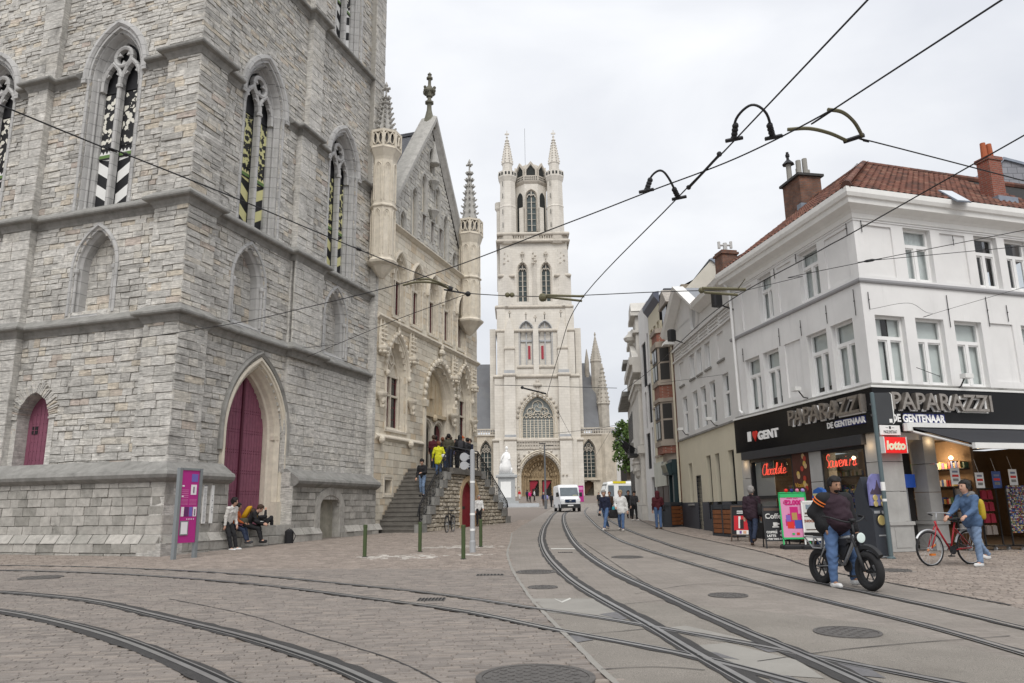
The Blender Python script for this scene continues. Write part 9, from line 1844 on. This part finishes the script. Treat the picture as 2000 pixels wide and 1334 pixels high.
for (u, o, h_, a, c, hr, sk_, rz, ht), lb in zip(crowd, labs):
 u = min(u+.42, 20.4); o += .15
 tt, JJ, kk = person(lb, onS(u, o, LZ), rz, h_, a, c, 'black' if u > 17.3 else 'white', hr, sk_, legL=(.04, .06, 0), legR=(-.03, .03, 0), armL=(.1, .12, .6, .3), armR=(.05, .12, .5, .2), res=.02, hat=ht, hood=hr == 'hood')
 if hr == 'hood': bag('rucksack', 'black rucksack on the back of the hooded person', tt, kk['chest']+np.array([-.22, 0, -.04]), (.18, .3, .42), CL['charcoal'])
pd = B2.pt(19.6, 2.55, 0); pd[2] = gz(0, pd[1]); person('person in black and white with a pale scarf standing by the red stair door', pd, -1.2, 1.6, 'white', 'black', 'black', 'grey', armL=(.2, .1, .8, .3), res=.02)
# walkers in the street
tC, JC, kC = person('grey haired man in a navy jacket and jeans with a backpack crossing the rails', G(1184, 1037), rad(-125), 1.74, 'navy', 'jeans', 'cream', 'grey', lean=.1, legL=(.42, .1, 0), legR=(-.35, .2, 0), armL=(-.1, .1, .3, 0), armR=(.1, .1, .2, 0), head=(.6, .3), res=.018)
bag('backpack', 'black backpack on the man in the navy jacket', tC, kC['chest']+np.array([-.22, .0, -.05]), (.18, .3, .42), CL['black']); bag('camera', 'black camera hanging in the hand of the man in navy', tC, np.asarray(JC['Ra'][3])*kC['S']+np.array([.03, 0, -.09]), (.13, .1, .1), CL['black'])
tD, JD, kD = person('woman in a white jacket and jeans with a large black bag crossing the rails', G(1214, 1037), rad(-105), 1.72, 'white', 'jeans', 'cream', 'blond', legL=(.2, .05, 0), legR=(-.2, .22, 0), armL=(-.1, .25, .2, 0), armR=(.1, .15, 1.1, .3), head=(-.5, .1), fat=1.06, coat=.2, res=.018)
bag('shopping_bag', 'large black shopping bag on the arm of the woman in white', tD, (.12, -.3, .72), (.16, .38, .36), CL['black'], strap=[(.12, -.28, .88), (.05, -.1, 1.3), (0, .06, 1.48)]); bag('bottle_bag', 'turquoise bag in the top of the black bag', tD, (.12, -.28, .95), (.1, .16, .16), mat('turquoise cloth', (.04, .28, .34), .7))
person('person in an open black coat over a grey shirt walking up by the shops', G(1240, 1017), rad(-70), 1.75, 'charcoal', 'black', 'white', 'black', legL=(.15, .05, 0), legR=(-.1, .1, 0), armL=(.3, .12, 1.3, .4), armR=(0, .2, .2, 0), head=(0, .4), hat='black', res=.022)
person('person in black partly hidden behind the woman in white', G(1229, 1012), rad(-80), 1.78, 'black', 'black', 'black', 'black', legL=(.1, .05, 0), res=.025); person('dark haired person in brown behind the man in navy', G(1192, 1012), rad(-100), 1.72, 'brown', 'black', 'black', 'auburn', armR=(.3, .1, 1., .3), res=.025)
tE, JE, kE = person('person in a maroon hooded top and flared jeans walking away beside the planter', G(1287, 1033), rad(85), 1.68, 'maroon', 'jeans', 'brown', 'maroon', hood=True, legL=(.08, .1, 0), legR=(-.1, .1, 0), armR=(.1, .2, .7, .3), res=.02); bag('handbag', 'black handbag at the side of the person in maroon', tE, (.02, -.27, .92), (.3, .12, .3), CL['black'])
tF, JF, kF = person('elderly man in a dark coat walking away past the boards', G(1474, 1066), rad(62), 1.74, 'plum', 'dark_jeans', 'brown', 'grey', lean=.1, legL=(.22, .08, 0), legR=(-.42, .35, 0), armL=(-.05, .12, .3, 0), armR=(.1, .12, .3, 0), coat=.18, res=.016)
bag('shoulder_bag', 'black shoulder bag on the elderly man in the dark coat', tF, (-.12, -.27, 1.05), (.32, .14, .34), CL['black'], strap=[(-.1, -.24, 1.2), (-.08, -.1, 1.45), (.05, .1, 1.46)])
# the rider: standing over the electric bike
rp = np.array(wm(eb)); rpos = rp[:3, :3]@np.array([-.12, 0, 0])+rp[:3, 3]
tG, JG, kG = person('heavy bearded man in a dark jacket and jeans astride the electric bike', rpos, ae, 1.82, 'plum', 'jeans', 'white', 'black', 1, lean=.1, hip=.95, legL=(.42, .62, .16), legR=(.22, .2, .2), armL=(.15, .12, .3, .0), armR=(-.5, .3, 1.1, .5), head=(-.05, .2), fat=1.42, res=.012, beard=True)
S_ = kG['S']; b = MB(); sh = JG['Ra'][0]*S_; eb_ = JG['Ra'][1]*S_; wr = JG['Ra'][2]*S_
jk = [(sh/S_, eb_/S_, .108, .09), (eb_/S_, wr/S_-.02*JG['Ra'][4], .09, .062), (JG['La'][0], JG['La'][1], .108, .09), (JG['La'][1], JG['La'][2]-.02*JG['La'][4], .09, .062)]+[((kG['pel']/S_)+kG['up']*.05+np.array([-.05, q, 0]), (kG['neck']/S_)-kG['up']*.1+np.array([-.05, q*.8, 0]), .17, .14) for q in (-.14, .14)]
V, F = field([(np.asarray(p[0])*S_, np.asarray(p[1])*S_, p[2]*S_, p[3]*S_) for p in jk], .014, .05); b.add(V, F); part('open_jacket', b, CL['black'], kG['bd'], smooth=True)
b = MB(); c = sh+(eb_-sh)*.12; dd = (eb_-sh)/np.linalg.norm(eb_-sh); e1 = np.cross(dd, [1, 0, 0]); e1 /= np.linalg.norm(e1); e2 = np.cross(dd, e1)
for q in (0, .05): b.tube([c+dd*q+(e1*math.cos(a)+e2*math.sin(a))*.119 for a in np.linspace(0, 2*PI, 19)[:-1]], .012, 5, closed=True)
part('orange_stripe', b, plain('orange reflective stripe', (.65, .16, .03), .5), kG['bd'])
b = MB(); b.box(-.1, .1, -.001, .001, 0, .04)
# the man pushing the red bicycle
dp = np.array(wm(rb)); off = dp[:3, :3]@np.array([-.22, .42, 0])+dp[:3, 3]; off[2] = gz(0, off[1])
tH, JH, kH = person('young man with headphones in a denim jacket pushing the red bicycle', off, ab+.05, 1.74, 'denim', 'pale_jeans', 'white', 'black', lean=.12, legL=(.12, .1, .04), legR=(-.38, .3, 0), armL=(.5, .1, .75, .15), armR=(.75, .05, .35, .1), head=(-.1, -.05), coat=.1, res=.012)
b = MB(); h0 = kH['hd']; b.tube([h0+np.array([-.01, .1*math.cos(a), .02+.12*math.sin(a)]) for a in np.linspace(0, PI, 12)], .012, 5)
for s_ in (-1, 1): b.lathe(h0+np.array([-.005, .092*s_, -.01]), [(.035, -.015), (.04, .015)], 12, axis='y')
part('headphones', b, m_black, kH['bd'])
V, F = field([(kH['neck']+np.array([-.06, .09, .0]), kH['neck']+np.array([-.06, -.09, .0]), .065, .065), (kH['neck']+np.array([.04, .08, -.03]), kH['neck']+np.array([.0, .1, 0]), .035, .04), (kH['neck']+np.array([.04, -.08, -.03]), kH['neck']+np.array([0, -.1, 0]), .035, .04)], .012, .04); b = MB(); b.add(V, F); part('hood', b, CL['grey'], kH['bd'], smooth=True)
bag('backpack', 'yellow and grey backpack on the man in denim', tH, kH['chest']+np.array([-.22, .05, -.14]), (.14, .26, .42), mat('mustard nylon', (.42, .3, .02), .6))
# far visitors before the cathedral
far = [(1015, 1.5, 124, 'red', 'white', 'brown', 'child sized person in a red top left of the cathedral doors'), (1035, 1.68, 112, 'pink', 'black', 'brown', 'person in a bright pink jacket before the cathedral doors'), (1030, 1.7, 116, 'navy', 'black', 'brown', 'person in navy left of the pink jacket'), (1044, 1.74, 115, 'white', 'black', 'brown', 'person in white right of the pink jacket'), (1062, 1.76, 100, 'navy', 'brown', 'grey', 'person in a navy top with bare shins left of the van'), (1067, 1.7, 99, 'lilac', 'olive', 'brown', 'person in pale lilac just left of the van'), (1077, 1.74, 97, 'black', 'black', 'black', 'person all in black left of the van'), (1083, 1.66, 96, 'grey', 'grey', 'brown', 'person in grey touching the left edge of the van'), (1170, 1.74, 97, 'black', 'black', 'black', 'person in black at the nose of the tram')]
for x, h_, Y, a, c, hr, lb in far:
 P = Dp(x, 985, Y); P[2] = gz(0, Y)+(.56 if Y < 98.5 and False else 0.)
 person(lb, P, R.uniform(-3, 3), h_, a, c, 'black', hr, legL=(.12, .1, 0), legR=(-.1, .1, 0), res=.035)
